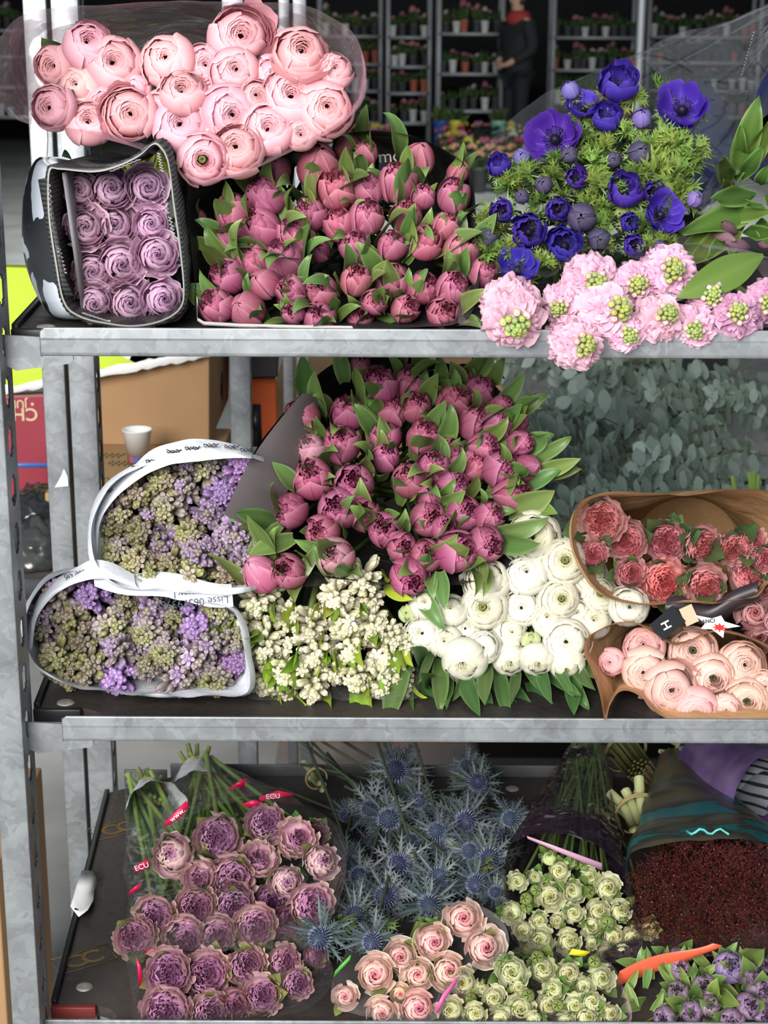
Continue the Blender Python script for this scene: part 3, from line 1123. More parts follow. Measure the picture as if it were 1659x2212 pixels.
tag(obj('paper_strip', q.mesh('paper_strip', False), M_WHITE), 'white paper strip on the rear post above the rose sleeve', 'paper')

# ================================================================ shelves
XL = (P(110, 2165, 1.51).x + P(97, 1500, 1.55).x) / 2
XR = XL + 1.30
M_RIVET = solid('dull_rivet_steel', (0.42, 0.40, 0.36), 0.5, metal=0.5, var=0.25, vscale=200)
M_GOLD = solid('faded_gold_print', (0.15, 0.095, 0.035), 0.7, var=0.3, vscale=60)
M_RED = solid('red_edge', (0.16, 0.02, 0.018), 0.5)


def shelf(zb, label, rail_px):
    t = thing('trolley_shelf', label, 'shelf', (0, YF, zb))
    def part(name, mb, mat, bw=0.0):
        o = obj(name, mb, mat, t, Matrix.Translation((0, -YF, -zb)))
        if bw:
            bevel(o, bw)
        return o
    x0, x1, x2 = XL, XL + 0.028, XL + 0.085
    # plywood board with notched corner at the front left
    SK = -0.022
    out = [(x0 + SK, YB - 0.05), (x0, YF + 0.042), (x1 + 0.012, YF + 0.042), (x1 + 0.028, YF + 0.034), (x1 + 0.036, YF + 0.022), (x1 + 0.036, YF + 0.003), (XR, YF + 0.003), (XR, YB), (x0 + 0.08 + SK, YB), (x0 + 0.05 + SK, YB - 0.02)]
    n = len(out)
    mb = MB()
    mb.add([(x, y, zb) for x, y in out] + [(x, y, zb - 0.012) for x, y in out], [tuple(range(n)), tuple(range(2 * n - 1, n - 1, -1))] + [(i, i + n, (i + 1) % n + n, (i + 1) % n) for i in range(n)])
    obj('board', mb.mesh('board', False), M_BOARD, t, Matrix.Translation((0, -YF, -zb)))
    mb = MB()
    qa = [(x0 - 0.007, YF + 0.043, zb - 0.014), (x0 - 0.0005, YF + 0.043, zb - 0.014), (x0 - 0.0005, YF + 0.043, zb + 0.005), (x0 - 0.007, YF + 0.043, zb + 0.005)]
    mb.hexa(qa, [(x + SK, YB - 0.05, z) for x, y, z in qa])
    part('edge_strip', mb, M_RUBBER, 0.0015)
    mb = MB()
    mb.box(x0 - 0.006, YF + 0.034, zb - 0.012, x1 + 0.012, YF + 0.0415, zb + 0.0015)
    part('notch_edge', mb, M_RED if zb == ZB else M_RUBBER, 0.0012)
    rx = P(rail_px, (2205 if zb == ZB else 1550 if zb == ZM else 715), YF).x
    mb = MB()
    sec = [(0.0, 0.009), (0.0022, 0.0095), (0.0022, -0.012), (0.016, -0.014), (0.016, -0.0165), (0.003, -0.0168), (0.0008, -0.0155), (0.0, -0.013), (0.0, -0.002), (-0.0006, 0.0)]
    rows = [[(x, YF + a, zb + b) for a, b in sec] for x in (rx, rx + 0.004, XR - 0.02)]
    rows[0] = [(rx, YF + a, zb + (b - 0.003 if b > 0 else b)) for a, b in sec]
    mb.grid(np.array(rows), None, loop=True)
    mb.f.append(tuple(range(len(sec))))
    bevel(obj('front_rail', mb.mesh('front_rail', False), M_GALV, t, Matrix.Translation((0, -YF, -zb))), 0.0008, 2)
    mb = MB()
    mb.box(XL + 0.05, YB + 0.001, zb - 0.02, XR, YB + 0.004, zb + 0.016)
    mb.box(XL - 0.012, YB + 0.004, zb - 0.02, XL + 0.045, YB + 0.007, zb + 0.006)
    part('back_rail', mb, M_DARKMETAL, 0.001)
    # hook-in bracket between rail and post
    px0, px1 = xb - 0.004, rx + 0.028
    mb = MB()
    o2 = [(px0, zb - 0.004), (px0 + 0.004, zb - 0.026), (px0 + 0.012, zb - 0.03), (px1 - 0.003, zb - 0.0235), (px1, zb - 0.020), (px1, zb - 0.006), (rx + 0.006, zb - 0.0), (px0, zb + 0.002)]
    n = len(o2)
    yb0, yb1 = YF + 0.0026, YF + 0.0056
    mb.add([(x, yb0, z) for x, z in o2] + [(x, yb1, z) for x, z in o2], [tuple(range(n)), tuple(range(2 * n - 1, n - 1, -1))] + [(i, i + n, (i + 1) % n + n, (i + 1) % n) for i in range(n)])
    obj('hook_bracket', mb.mesh('hook_bracket', False), M_GALV, t, Matrix.Translation((0, -YF, -zb)))
    riv = [(XL + 0.022, YF + 0.075), (XL + 0.055, YB - 0.05), (XL + 0.50, YB - 0.035), (XL + 0.505, YB - 0.10)] if zb == ZB else [(XL + 0.022, YF + 0.055)]
    for (a, b) in riv:
        mb = MB()
        mb.lathe([(0.0, 0.0016), (0.006, 0.0014), (0.0085, 0.0006), (0.009, -0.0005)], 20, None, (a, b, zb))
        obj('rivet', mb, M_RIVET, t, Matrix.Translation((0, -YF, -zb)))
    return t


M_DARKMETAL = solid('dull_dark_steel', (0.09, 0.092, 0.095), 0.5, metal=0.6, var=0.2, vscale=20)
sh_b = shelf(ZB, 'bottom trolley shelf, dark worn plywood board with gold letters at its left end', 60)
sh_m = shelf(ZM, 'middle trolley shelf with dark board and grey steel front rail', 133)
sh_t = shelf(ZT, 'top trolley shelf with grey steel front rail under the pink tulips', 85)


def on_board(px, py, zb):
    d = ray(px, py)
    return CAM + d * ((zb - CZ) / d.z)


def cc_logo(pc, ang, size):
    m = Matrix.Translation(pc + Vector((0, 0, 0.0004))) @ Matrix.Rotation(ang, 4, 'Z')
    writing('CC', m, size, M_GOLD, sh_b, 'board_lettering', bold=True, spacing=0.72)
    mb = MB()
    a, b = size * 0.95, size * 0.5
    th = size * 0.03
    for x0, y0, x1, y1 in ((-a, -b, a, -b + th), (-a, b - th, a, b), (-a, -b, -a + th, b), (a - th, -b, a, b)):
        mb.box(x0, y0, 0, x1, y1, 0.0003)
    o = obj('board_lettering_frame', mb, M_GOLD, sh_b)
    o.matrix_parent_inverse = sh_b.matrix_basis.inverted()
    o.matrix_basis = m


cc_logo(on_board(181, 2073, ZB), math.radians(30), 0.034)
cc_logo(on_board(256, 1790, ZB), math.radians(30), 0.036)
# folded white label over the left edge strip
q = MB()
lab = [[(178, 1880), (200, 1882), (207, 1895)], [(165, 1915), (190, 1915), (209, 1908)], [(158, 1940), (180, 1938), (203, 1925)], [(152, 1958), (175, 1968), (202, 1945)], [(155, 1962), (170, 1981), (190, 1966)]]
rows = []
for i, r in enumerate(lab):
    rows.append([tuple(on_board(x, y, ZB + 0.008 + 0.004 * math.sin(i * 1.3 + j * 1.1) + (0.0 if j else -0.001))) for j, (x, y) in enumerate(r)])
q.grid(np.array(rows))
lb = obj('torn_label', q, M_WHITE)
sd = lb.modifiers.new('thickness', 'SOLIDIFY')
sd.thickness = 0.0006
tag(lb, 'torn white label folded over the left edge of the bottom shelf', 'label')

# ================================================================ things standing behind the trolley
ZS2 = 0.745
M_GREEN = solid('lime_green_board', (0.52, 0.66, 0.02), 0.6, var=0.05, vscale=3)
M_ORANGE = solid('orange_board', (0.55, 0.09, 0.015), 0.7, var=0.1, vscale=6)
M_CRATE = solid('black_crate', (0.012, 0.012, 0.013), 0.6)
M_REDBOX = solid('wine_red_carton', (0.30, 0.035, 0.055), 0.35, var=0.08, vscale=4)
M_CREAM = solid('cream_print', (0.62, 0.45, 0.28), 0.7)
M_BLUE = solid('blue_strap', (0.06, 0.17, 0.5), 0.4)
M_GREENINK = solid('dark_green_print', (0.07, 0.11, 0.06), 0.8)

t = thing('trolley_shelf', 'shelf of the trolley behind, carrying cartons and eucalyptus', 'shelf', (0, 2.5, ZS2))
mb = MB()
mb.box(-1.2, 0, -0.02, 1.4, 0.62, 0)
obj('board', mb, M_BOARD, t)
mb = MB()
mb.box(-1.2, -0.004, -0.028, 1.4, -0.001, 0.006)
obj('front_rail', mb, M_DARKMETAL, t)
for i, (x0, x1, Y, s, lab) in enumerate([(497, 541, 2.46, True, 'grey post behind brown carton, seen left of the orange carton'), (612, 634, 3.15, False, 'thin leaning grey post right of the orange carton'), (641, 668, 3.12, True, 'grey post behind the dark tulip wrap, right of the orange carton')]):
    upright(lab, P(x0, 860, Y).x, P(x1, 860, Y).x, Y, 0.03, 0.02, 1.9, slots=s)


def carton(label, a, b, mat, name='cardboard_box'):
    t = thing(name, label, 'box', (a[0] + a[2]) * 0.5)
    mb = MB()
    mb.hexa([tuple(v) for v in a], [tuple(v) for v in b])
    o = obj('carton_body', mb.mesh('carton_body', False), mat, t)
    o.matrix_basis = t.matrix_basis.inverted()
    bevel(o, 0.003)
    return t


def child(name, mb, mat, t, smooth=True):
    o = obj(name, mb.mesh(name, smooth), mat, t)
    o.matrix_basis = t.matrix_basis.inverted()
    return o


def flat(pts, thick=(0, 0.0008, 0)):
    mb = MB()
    n = len(pts)
    mb.add([tuple(p) for p in pts] + [tuple(Vector(p) + Vector(thick)) for p in pts], [tuple(range(n)), tuple(range(2 * n - 1, n - 1, -1))] + [(i, i + n, (i + 1) % n + n, (i + 1) % n) for i in range(n)])
    return mb


def squiggle(mb, p, w, h, seed, r=0.001):
    R = random.Random(seed)
    pts = []
    n = 26
    for i in range(n):
        t = i / (n - 1)
        pts.append(p + Vector((w * (t - 0.5) + 0.3 * h * math.sin(i * 1.9), 0, h * (0.5 * math.sin(i * 1.35 + R.random()) * (0.6 + 0.6 * R.random())))))
    mb.tube(pts, r, r, 4)


zl = P(299, 1003, 2.80).z
lo = thing('cardboard_box', 'low brown carton with green script, paper cup standing on it', 'box', (P(200, 1003, 2.8).x, 2.65, ZS2))
mb = MB()
xl0, xl1 = P(140, 1003, 2.8).x, P(470, 1003, 2.8).x
mb.box(xl0, 2.62, ZS2, xl1, 3.06, zl)
bevel(child('carton_body', mb, M_CARD, lo, False), 0.003)
mb = MB()
for k, (px, py, w, h) in enumerate([(255, 1040, 0.05, 0.014), (300, 1052, 0.06, 0.012), (390, 1045, 0.05, 0.012), (440, 1045, 0.04, 0.012)]):
    pp = P(px, py, 2.617)
    squiggle(mb, pp, w, h, k)
child('script_print', mb, M_GREENINK, lo)
mb = MB()
for k, (px, py) in enumerate([(235, 985), (262, 1002), (375, 985)]):
    pp = on_board(px, py, zl + 0.0006)
    for q_ in range(14):
        t0 = q_ / 13
        mb.box(pp.x + 0.045 * (t0 - 0.5), pp.y + 0.012 * math.sin(q_ * 2.1) - 0.003, zl, pp.x + 0.045 * (t0 - 0.5) + 0.0035, pp.y + 0.012 * math.sin(q_ * 2.1) + 0.009, zl + 0.0006)
child('top_print', mb, M_GREENINK, lo)

yb_ = 2.93
br = carton('big brown carton with oval hand hole behind the white paper cup',
            [P(150, 755, yb_), P(452, 752, yb_), Vector((P(452, 960, yb_).x, yb_, zl)), Vector((P(150, 960, yb_).x, yb_, zl))],
            [P(120, 735, 3.3), P(496, 740, 3.3), Vector((P(496, 930, 3.3).x, 3.3, zl)), Vector((P(120, 930, 3.3).x, 3.3, zl))], M_CARD)
a_, b_ = P(452, 840, yb_), P(496, 830, 3.3)
mb = MB()
pc = a_.lerp(b_, 0.62)
dx = (b_ - a_).normalized()
nrm = Vector((dx.y, -dx.x, 0))
pts = [pc + dx * (0.03 * math.cos(k * 0.5236)) + Vector((0, 0, 0.028 * math.sin(k * 0.5236))) + nrm * 0.0015 for k in range(12)]
child('hand_hole', flat(pts, tuple(nrm * -0.004)), M_BLACK, br)
mb = MB()
gr_f = [P(-30, 575, 2.90), P(470, 590, 2.93), P(455, 768, 2.91), P(-30, 858, 2.86)]
gr_b = [P(-30, 570, 3.12), P(470, 585, 3.16), P(460, 750, 3.2), P(-30, 830, 3.14)]
gr = carton('lime green carton lid with torn white lower edge, lying on the cartons', gr_f, gr_b, M_GREEN, 'carton_lid')
mb = MB()
rows = []
R_ = random.Random(3)
for i in range(40):
    t0 = i / 39
    p = P(lerp(-28, 456, t0), lerp(857, 768, t0), lerp(2.856, 2.906, t0))
    u_ = P(lerp(-28, 456, t0), lerp(843, 750, t0) + R_.uniform(-6, 3), lerp(2.856, 2.906, t0))
    rows.append([tuple(p + Vector((0, -0.002, -0.004 * R_.random()))), tuple(p.lerp(u_, 0.5) + Vector((0, -0.006, 0))), tuple(u_ + Vector((0, -0.002, 0)))])
mb.grid(np.array(rows))
child('torn_edge', mb, M_WHITE, gr)
mb = MB()
for k in range(7):
    p = P(290 + k * 22, 768 - 3 * k + 8 * math.sin(k * 2), 2.895)
    mb.add([tuple(p + Vector((x, 0, z))) for x, z in ((-0.03, -0.012), (0.0, -0.016), (0.035, 0.0), (0.01, 0.02), (-0.02, 0.008))], [(0, 1, 2, 3, 4)])
child('white_leaf_print', mb, M_WHITE, gr)
writing('.com', frame_at(P(45, 716, 2.872), Vector((1, 0, 0)), Vector((0, -1, 0))), 0.022, M_GREENINK, gr, 'lid_lettering')

# paper cup
cupb = Vector((P(299, 1003, 2.80).x, 2.80, zl))
s = mpp(cupb)
cup = thing('paper_cup', 'white paper cup with small red and blue print on the brown carton', 'cup', cupb)
mb = MB()
r0, r1, h = 22 * s, 31 * s, 78 * s
mb.lathe([(0.0, 0.002), (r0 * 0.95, 0.002), (r0, 0.0), (r1 * 0.98, h * 0.97), (r1 * 1.05, h * 0.985), (r1 * 1.05, h * 1.01), (r1 * 0.97, h), (r0 * 0.93, 0.006), (0.0, 0.005)], 32)
obj('cup_body', mb, M_WHITE, cup)
for nm, c0, c1, mat in (('red_print', -0.75, -0.35, solid('cup_red', (0.45, 0.08, 0.09), 0.6)), ('blue_print', -0.35, 0.15, solid('cup_blue', (0.08, 0.13, 0.36), 0.6))):
    mb = MB()
    rows = []
    for zz in (0.12, 0.3):
        rr = lerp(r0, r1 * 0.98, zz) + 0.0006
        rows.append([(rr * math.sin(a), -rr * math.cos(a), zz * h) for a in np.linspace(c0, c1, 5)])
    mb.grid(np.array(rows))
    obj(nm, mb, mat, cup)

# wine red carton, upside down lettering, blue strap
YRB = 2.78
rb_ = carton('wine red carton with upside-down cream lettering and a blue strap', [P(-30, 858, YRB), P(100, 852, YRB), Vector((P(104, 1060, YRB).x, YRB, ZS2)), Vector((P(-30, 1060, YRB).x, YRB, ZS2))],
             [P(-40, 850, 3.1), P(97, 846, 3.1), Vector((P(100, 1040, 3.1).x, 3.1, ZS2)), Vector((P(-40, 1040, 3.1).x, 3.1, ZS2))], M_REDBOX)
for tx_, px, py, sz in (('CH', 54, 894, 0.030), ('\u2022 JUN', 45, 872, 0.019)):
    writing(tx_, frame_at(P(px, py, YRB - 0.002), Vector((-1, 0, 0)), Vector((0, -1, 0))), sz, M_CREAM, rb_, 'carton_lettering', bold=True)
child('strap', flat([P(-30, 1000, YRB - 0.002), P(104, 1001, YRB - 0.002), P(104, 1010, YRB - 0.002), P(-30, 1009, YRB - 0.002)], (0, 0.0015, 0)), M_BLUE, rb_)

# orange and black cartons
og = carton('orange and black carton standing between the grey posts', [P(536, 818, 3.2), P(596, 815, 3.2), P(600, 965, 3.2), P(538, 965, 3.2)], [P(530, 810, 3.5), P(592, 808, 3.5), P(596, 950, 3.5), P(530, 950, 3.5)], M_ORANGE)
child('black_panel', flat([P(538, 873, 3.197), P(563, 873, 3.197), P(566, 966, 3.197), P(538, 966, 3.197)]), M_BLACK, og)
carton('black carton stacked on the orange carton', [P(530, 700, 3.15), P(606, 700, 3.15), P(600, 815, 3.15), P(534, 817, 3.15)], [P(530, 695, 3.5), P(606, 695, 3.5), P(600, 806, 3.5), P(534, 806, 3.5)], M_CRATE)


def blob(name, pts_r, seed, mat, wr=0.25, freq=9):
    """crumpled bag: a noisy closed surface"""
    c, rx, ry, rz = pts_r
    mb = MB()
    rows = []
    for i in range(29):
        th = math.pi * i / 28
        row = []
        for j in range(40):
            ph = 2 * math.pi * j / 40
            d = Vector((math.sin(th) * math.cos(ph), math.sin(th) * math.sin(ph), math.cos(th)))
            k = 1 + wr * (abs(noise.noise(d * freq * 0.4 + Vector((seed, 0, 0)))) * 1.2 - 0.3) + wr * 0.5 * abs(noise.noise(d * freq + Vector((seed, 3, 0))))
            row.append((c.x + d.x * rx * k, c.y + d.y * ry * k, max(ZS2 + 0.001, c.z + d.z * rz * k)))
        rows.append(row)
    mb.grid(np.array(rows), None, loop=True)
    return obj(name, mb, mat)


M_BAG = solid('black_bin_film', (0.016, 0.017, 0.018), 0.22, spec=0.6)
tag(blob('plastic_bag', (P(85, 1095, 2.66) , 0.045, 0.06, 0.035), 1, M_BAG), 'crumpled black plastic bag under the wine red carton', 'bag')
M_BAGG = solid('grey_film_bag', (0.035, 0.038, 0.036), 0.25, spec=0.7)
tag(blob('plastic_bag', (P(82, 1190, 2.60), 0.055, 0.06, 0.055), 5, M_BAGG), 'dull grey see-through plastic bag left of the rear post', 'bag')

# crates and cardboard low behind the bottom shelf
cr = thing('plastic_crate', 'dark blue grey crate on the floor behind the bottom shelf', 'crate', (P(1330, 1620, 2.9).x, 2.75, 0))
mb = MB()
cx0, cx1 = P(1035, 1620, 2.9).x - cr.location.x, P(1800, 1620, 2.9).x - cr.location.x
mb.box(cx0, 0, 0, cx1, 0.5, 0.33)
bevel(obj('crate_body', mb, solid('slate_blue_plastic', (0.045, 0.055, 0.085), 0.55, var=0.2, vscale=3), cr), 0.01)
mb = MB()
mb.box(cx0 - 0.01, -0.012, 0.30, cx1 + 0.01, 0.512, 0.345)
bevel(obj('crate_rim', mb, M_CRATE, cr), 0.006)
q = MB()
p0 = on_board(870, 1600, 0)
q.box(p0.x - 0.28, p0.y - 0.25, 0.001, p0.x + 0.2, p0.y + 0.4, 0.006)
tag(obj('cardboard_sheet', q, solid('dusty_board', (0.27, 0.23, 0.205), 0.8, var=0.12, vscale=6)), 'flat brownish cardboard sheet on the floor behind the thistles', 'cardboard')
for k, (px, py) in enumerate(((722, 1640), (618, 1621))):
    p0 = on_board(px, py, 0.004)
    q = MB()
    petal(q, random.Random(k), 0, 0.6, [(0.0, 0.0), (0.01, 0.002), (0.02, 0.006), (0.03, 0.004)], (0.5, 0.48, 0.4), (0.5, 0.48, 0.4), nt=5, nu=5)
    o = obj('fallen_petal', q, M_PETAL, mtx=Matrix.Translation(p0))
    tag(o, ['pale petal fallen on the floor left of the thistles', 'small dull petal on the floor above the mauve roses'][k], 'petal')
lc_ = thing('cardboard_box', 'brown cardboard box at the left edge behind the front post', 'box', (P(-30, 2050, 2.0).x, 2.0, 0))
mb = MB()
mb.box(-0.2, 0, 0, 0.022, 0.3, P(0, 1870, 2.0).z)
bevel(obj('carton_body', mb, M_CARD, lc_), 0.003)

# ================================================================ far hall: racks of potted plants
M_RACK = solid('rack_steel', (0.30, 0.31, 0.32), 0.5, metal=0.2)
M_RACKL = solid('bright_rack_steel', (0.55, 0.57, 0.58), 0.45, metal=0.3)
POT_COLS = [(0.05, 0.05, 0.05), (0.6, 0.08, 0.2), (0.42, 0.03, 0.03), (0.7, 0.5, 0.02), (0.7, 0.25, 0.35), (0.5, 0.5, 0.48), (0.1, 0.25, 0.2), (0.35, 0.1, 0.06)]
POT_MATS = [solid('pot_plastic', c, 0.45) for c in POT_COLS]
FOL = []
for sd in range(3):
    R_ = random.Random(sd)
    mb = MB()
    for k in range(46):
        d = Vector((R_.uniform(-1, 1), R_.uniform(-1, 1), R_.uniform(0.1, 1.5))).normalized()
        sv = d.orthogonal().normalized()
        L_ = R_.uniform(0.6, 1.1)
        o_ = Vector((R_.uniform(-.2, .2), R_.uniform(-.2, .2), 0))
        rows = [[tuple(o_ + d * (L_ * t) - sv * w), tuple(o_ + d * (L_ * t) + sv * w)] for t, w in ((0, 0.02), (0.5, 0.13), (0.8, 0.1), (1.0, 0.01))]
        mb.grid(np.array(rows), mixc((0.03, 0.06, 0.02), (0.09, 0.15, 0.05), R_.random()))
    FOL.append(mb.mesh('pot_foliage'))
BLM = []
for sd in range(3):
    R_ = random.Random(sd + 9)
    mb = MB()
    for k in range(16):
        a = R_.uniform(0, 6.28)
        r = R_.uniform(0, 0.8)
        mb.lathe([(0, 0.12), (0.13, 0.05), (0.16, -0.03), (0.0, -0.1)], 7, (1, 1, 1), (r * math.cos(a), r * math.sin(a), 0.95 - 0.35 * r * r + R_.uniform(-0.1, 0.1)))
    BLM.append(mb.mesh('pot_blooms'))
potm = MB()
potm.lathe([(0, 0), (0.7, 0), (0.95, 1.0), (1.02, 1.0), (1.02, 1.12), (0.9, 1.12), (0.85, 0.95), (0.0, 0.95)], 14)
POTM = {}


def pot_plant(label, loc, r, h, pot_i, fol=1.0, bloom=None, group=None, name='potted_plant', cat='plant', fs=1.0, seed=0):
    t = thing(name, label, cat, loc, group)
    if pot_i not in POTM:
        m = potm.mesh('pot')
        m.materials.append(POT_MATS[pot_i])
        POTM[pot_i] = m
    obj('pot', POTM[pot_i], None, t, Matrix.Diagonal((r, r, h, 1)))
    if fol:
        obj('foliage', FOL[seed % 3], M_LEAF, t, Matrix.Translation((0, 0, h)) @ Matrix.Diagonal((r * 1.5 * fs, r * 1.5 * fs, h * 1.3 * fol, 1)))
    if bloom:
        obj('blooms', BLM[seed % 3], M_PETAL, t, Matrix.Translation((0, 0, h)) @ Matrix.Diagonal((r * 1.5 * fs, r * 1.5 * fs, h * 1.3 * max(fol, 0.6), 1)), bloom)
    return t


def rack(label, px0, px1, Y, zs, mat=M_RACK, rows=None, dz=0.45, post=0.045, desc='rack', seed=0):
    x0, x1 = P(px0, 120, Y).x, P(px1, 120, Y).x
    t = thing('plant_rack', label, 'rack', ((x0 + x1) / 2, Y, 0))
    cx = (x0 + x1) / 2
    hw = (x1 - x0) / 2
    for sx in (-1, 1):
        for yy in (0, dz):
            mb = MB()
            mb.box(sx * hw - post / 2, yy, 0, sx * hw + post / 2, yy + post, 1.9)
            obj('rack_post', mb, mat, t)
    R = random.Random(seed)
    for k, z in enumerate(zs):
        mb = MB()
        mb.box(-hw, 0.0, z - 0.03, hw, dz, z)
        obj('rack_shelf', mb, mat, t)
    return t, x0, x1


RACKS = [('grey plant rack in the hall, just right of the pink ranunculus wrap', 690, 822, 21.0, (0.25, 0.62, 0.93, 1.25)),
         ('grey plant rack in the hall, second from the left', 838, 928, 20.5, (0.28, 0.62, 0.92, 1.25)),
         ('grey plant rack left of the person in the dark coat', 948, 1085, 20.0, (0.45, 0.86, 1.3)),
         ('plant rack with coloured pots right of the person in the dark coat', 1195, 1378, 20.8, (0.30, 0.50, 0.88, 1.25)),
         ('plant rack seen through the clear film, at far right of the hall', 1400, 1640, 21.5, (0.3, 0.62, 0.95, 1.25)),
         ('dark plant rack at the far left behind the pink wrap', -60, 60, 21.0, (0.3, 0.65, 1.0, 1.3))]
for k, (lab, a, b, Y, zs) in enumerate(RACKS):
    t, x0, x1 = rack(lab, a, b, Y, zs, seed=k)
    R_ = random.Random(k * 7 + 1)
    where = ['rack beside the pink wrap', 'second rack from left', 'rack left of the person', 'rack right of the person', 'rack behind the clear film', 'far left rack'][k]
    for si, z in enumerate(zs):
        n = max(3, int((x1 - x0) / 0.105))
        if k == 3 and si == 1:
            cols = [5, 4, 2, 3, 4, 3, 1, 5]
            nm = ['white', 'pink', 'red', 'yellow', 'light pink', 'yellow', 'magenta', 'grey']
            for i in range(8):
                x = x0 + (x1 - x0) * (i + 0.6) / 8.2
                pot_plant(f'green plant in {nm[i]} pot on the rack right of the person, {ORD[i + 1]} from left', (x, Y + 0.05, z), 0.055, 0.12, cols[i], 1.5, None, 'plants in coloured pots', seed=i, fs=0.9)
            continue
        for i in range(n):
            x = x0 + (x1 - x0) * (i + 0.5) / n
            bl = R_.choice([None, (0.5, 0.2, 0.22), (0.45, 0.4, 0.38), (0.35, 0.12, 0.16), (0.5, 0.35, 0.33), None])
            pot_plant(f'potted plant on {["lowest", "second lowest", "third lowest", "highest"][si]} shelf, {where}, {ORD[min(13, i + 1)]} from left', (x + R_.uniform(-.02, .02), Y + R_.uniform(0.05, 0.2), z), 0.05, R_.uniform(0.09, 0.13), R_.choice([0, 0, 0, 5, 7]), R_.uniform(0.7, 1.4), bl,
                      f'plants on the {["lowest", "second lowest", "third lowest", "highest"][si]} shelf of the {where}', seed=i)
# white pole
q = MB()
xx = P(1383, 80, 19.6).x
q.lathe([(0.045, 0), (0.045, 2.3)], 12, None, (xx, 19.6, 0))
tag(obj('pole', q, M_RACKL), 'bright white pole in the hall above the blue anemones', 'pole')
# buckets by the person
for k, (px, col, lab) in enumerate([(752 + 200, (0.03, 0.06, 0.25), 'blue bucket on the floor left of the person'), (988, (0.55, 0.45, 0.05), 'yellow bucket with greenery left of the person'), (1078, (0.18, 0.34, 0.25), 'pale green bucket right beside the person')]):
    t = thing('flower_bucket', lab, 'bucket', (P(px, 200, 19.0).x, 19.0, 0))
    obj('bucket_body', potm.mesh('bucket_body'), solid('bucket_plastic', col, 0.5), t, Matrix.Diagonal((0.085, 0.085, 0.36, 1)))
    obj('foliage', FOL[k], M_LEAF, t, Matrix.Translation((0, 0, 0.36)) @ Matrix.Diagonal((0.14, 0.14, 0.22, 1)))
# black floor buckets full of blooms
BC = [(0.40, 0.06, 0.12), (0.55, 0.25, 0.28), (0.6, 0.33, 0.2), (0.6, 0.48, 0.08), (0.5, 0.5, 0.47), (0.32, 0.03, 0.09), (0.45, 0.13, 0.2), (0.02, 0.02, 0.02)]
BN = ['crimson', 'pale pink', 'peach', 'yellow', 'white', 'dark red', 'pink', 'black']
R_ = random.Random(77)
cnt = {}
for Y, a, b, n in [(19.4, 955, 1260, 9), (18.6, 945, 1270, 9), (17.8, 950, 1270, 9), (17.0, 955, 1260, 8), (16.2, 960, 1250, 7), (15.4, 970, 1230, 6), (19.0, 745, 855, 4), (18.2, 735, 850, 4), (17.4, 730, 835, 4), (16.6, 720, 820, 3)]:
    for i in range(n):
        ci = R_.choice([0, 1, 2, 3, 4, 5, 6, 7, 7, 0]) if Y > 16.5 else R_.choice([2, 2, 4, 1, 3, 2])
        side = 'under the person' if a > 900 else 'right of the pink wrap'
        dist = {19.4: 'back', 18.6: 'second', 17.8: 'third', 17.0: 'fourth', 16.2: 'fifth', 15.4: 'front', 19.0: 'back', 18.2: 'second', 17.4: 'third', 16.6: 'front'}[Y]
        lab = f'black bucket of {BN[ci]} blooms {side}, {ORD[i + 1]} in {dist} row'
        pot_plant(lab, (P(lerp(a, b, (i + 0.5) / n), 250, Y).x + R_.uniform(-.02, .02), Y, 0), 0.08, 0.2, 0, 0.35, BC[ci], 'black buckets of blooms on the hall floor', 'flower_bucket', 'bucket', seed=i, fs=1.0)
# dark blue cloth-covered load behind the clear film
bb = blob('cloth_cover', (P(1495, 320, 6.0), 0.13, 0.2, 0.22), 3, solid('navy_cloth', (0.008, 0.018, 0.08), 0.9), 0.18, 4)
tag(bb, 'dark blue cloth covered load behind the clear film at right', 'cloth')
mb = MB()
pp = P(1495, 320, 6.0)
mb.box(pp.x - 0.14, 5.85, 0, pp.x + 0.14, 6.15, pp.z - 0.24)
tag(bevel(obj('plastic_crate', mb, M_CRATE), 0.01), 'black crate base under the dark blue cloth at right', 'crate')


# ================================================================ person in the hall
def skin_mesh(name, joints, edges, mat, parent, root=0, sub=2):
    m = bpy.data.meshes.new(name)
    m.from_pydata([j[0] for j in joints], edges, [])
    o = obj(name, m, mat, parent)
    md = o.modifiers.new('skin', 'SKIN')
    md.use_smooth_shade = True
    sv = m.skin_vertices[0].data if m.skin_vertices else None
    if sv is None:
        bpy.context.view_layer.objects.active = o
        m.attributes.new('skin', 'FLOAT', 'POINT')
    for i, j in enumerate(joints):
        r = j[1]
        sv[i].radius = r if isinstance(r, tuple) else (r, r)
        sv[i].use_root = (i == root)
    s_ = o.modifiers.new('sub', 'SUBSURF')
    s_.levels = s_.render_levels = sub
    return o


M_SKIN = solid('skin', (0.42, 0.25, 0.18), 0.6)
M_COAT = solid('dark_coat', (0.012, 0.013, 0.016), 0.85)
M_TROU = solid('dark_trousers', (0.009, 0.010, 0.014), 0.85)
M_SCARF = solid('red_hood', (0.30, 0.03, 0.025), 0.8)
M_HAIR = solid('dark_hair', (0.012, 0.010, 0.009), 0.7)
pb = P(1115, 215, 19.75)
person = thing('person', 'person in a dark coat with red hood standing in the hall, hands together', 'person', (pb.x, 19.75, 0), mtx=Matrix.Translation((pb.x, 19.75, 0)) @ Matrix.Rotation(math.radians(-55), 4, 'Z'))
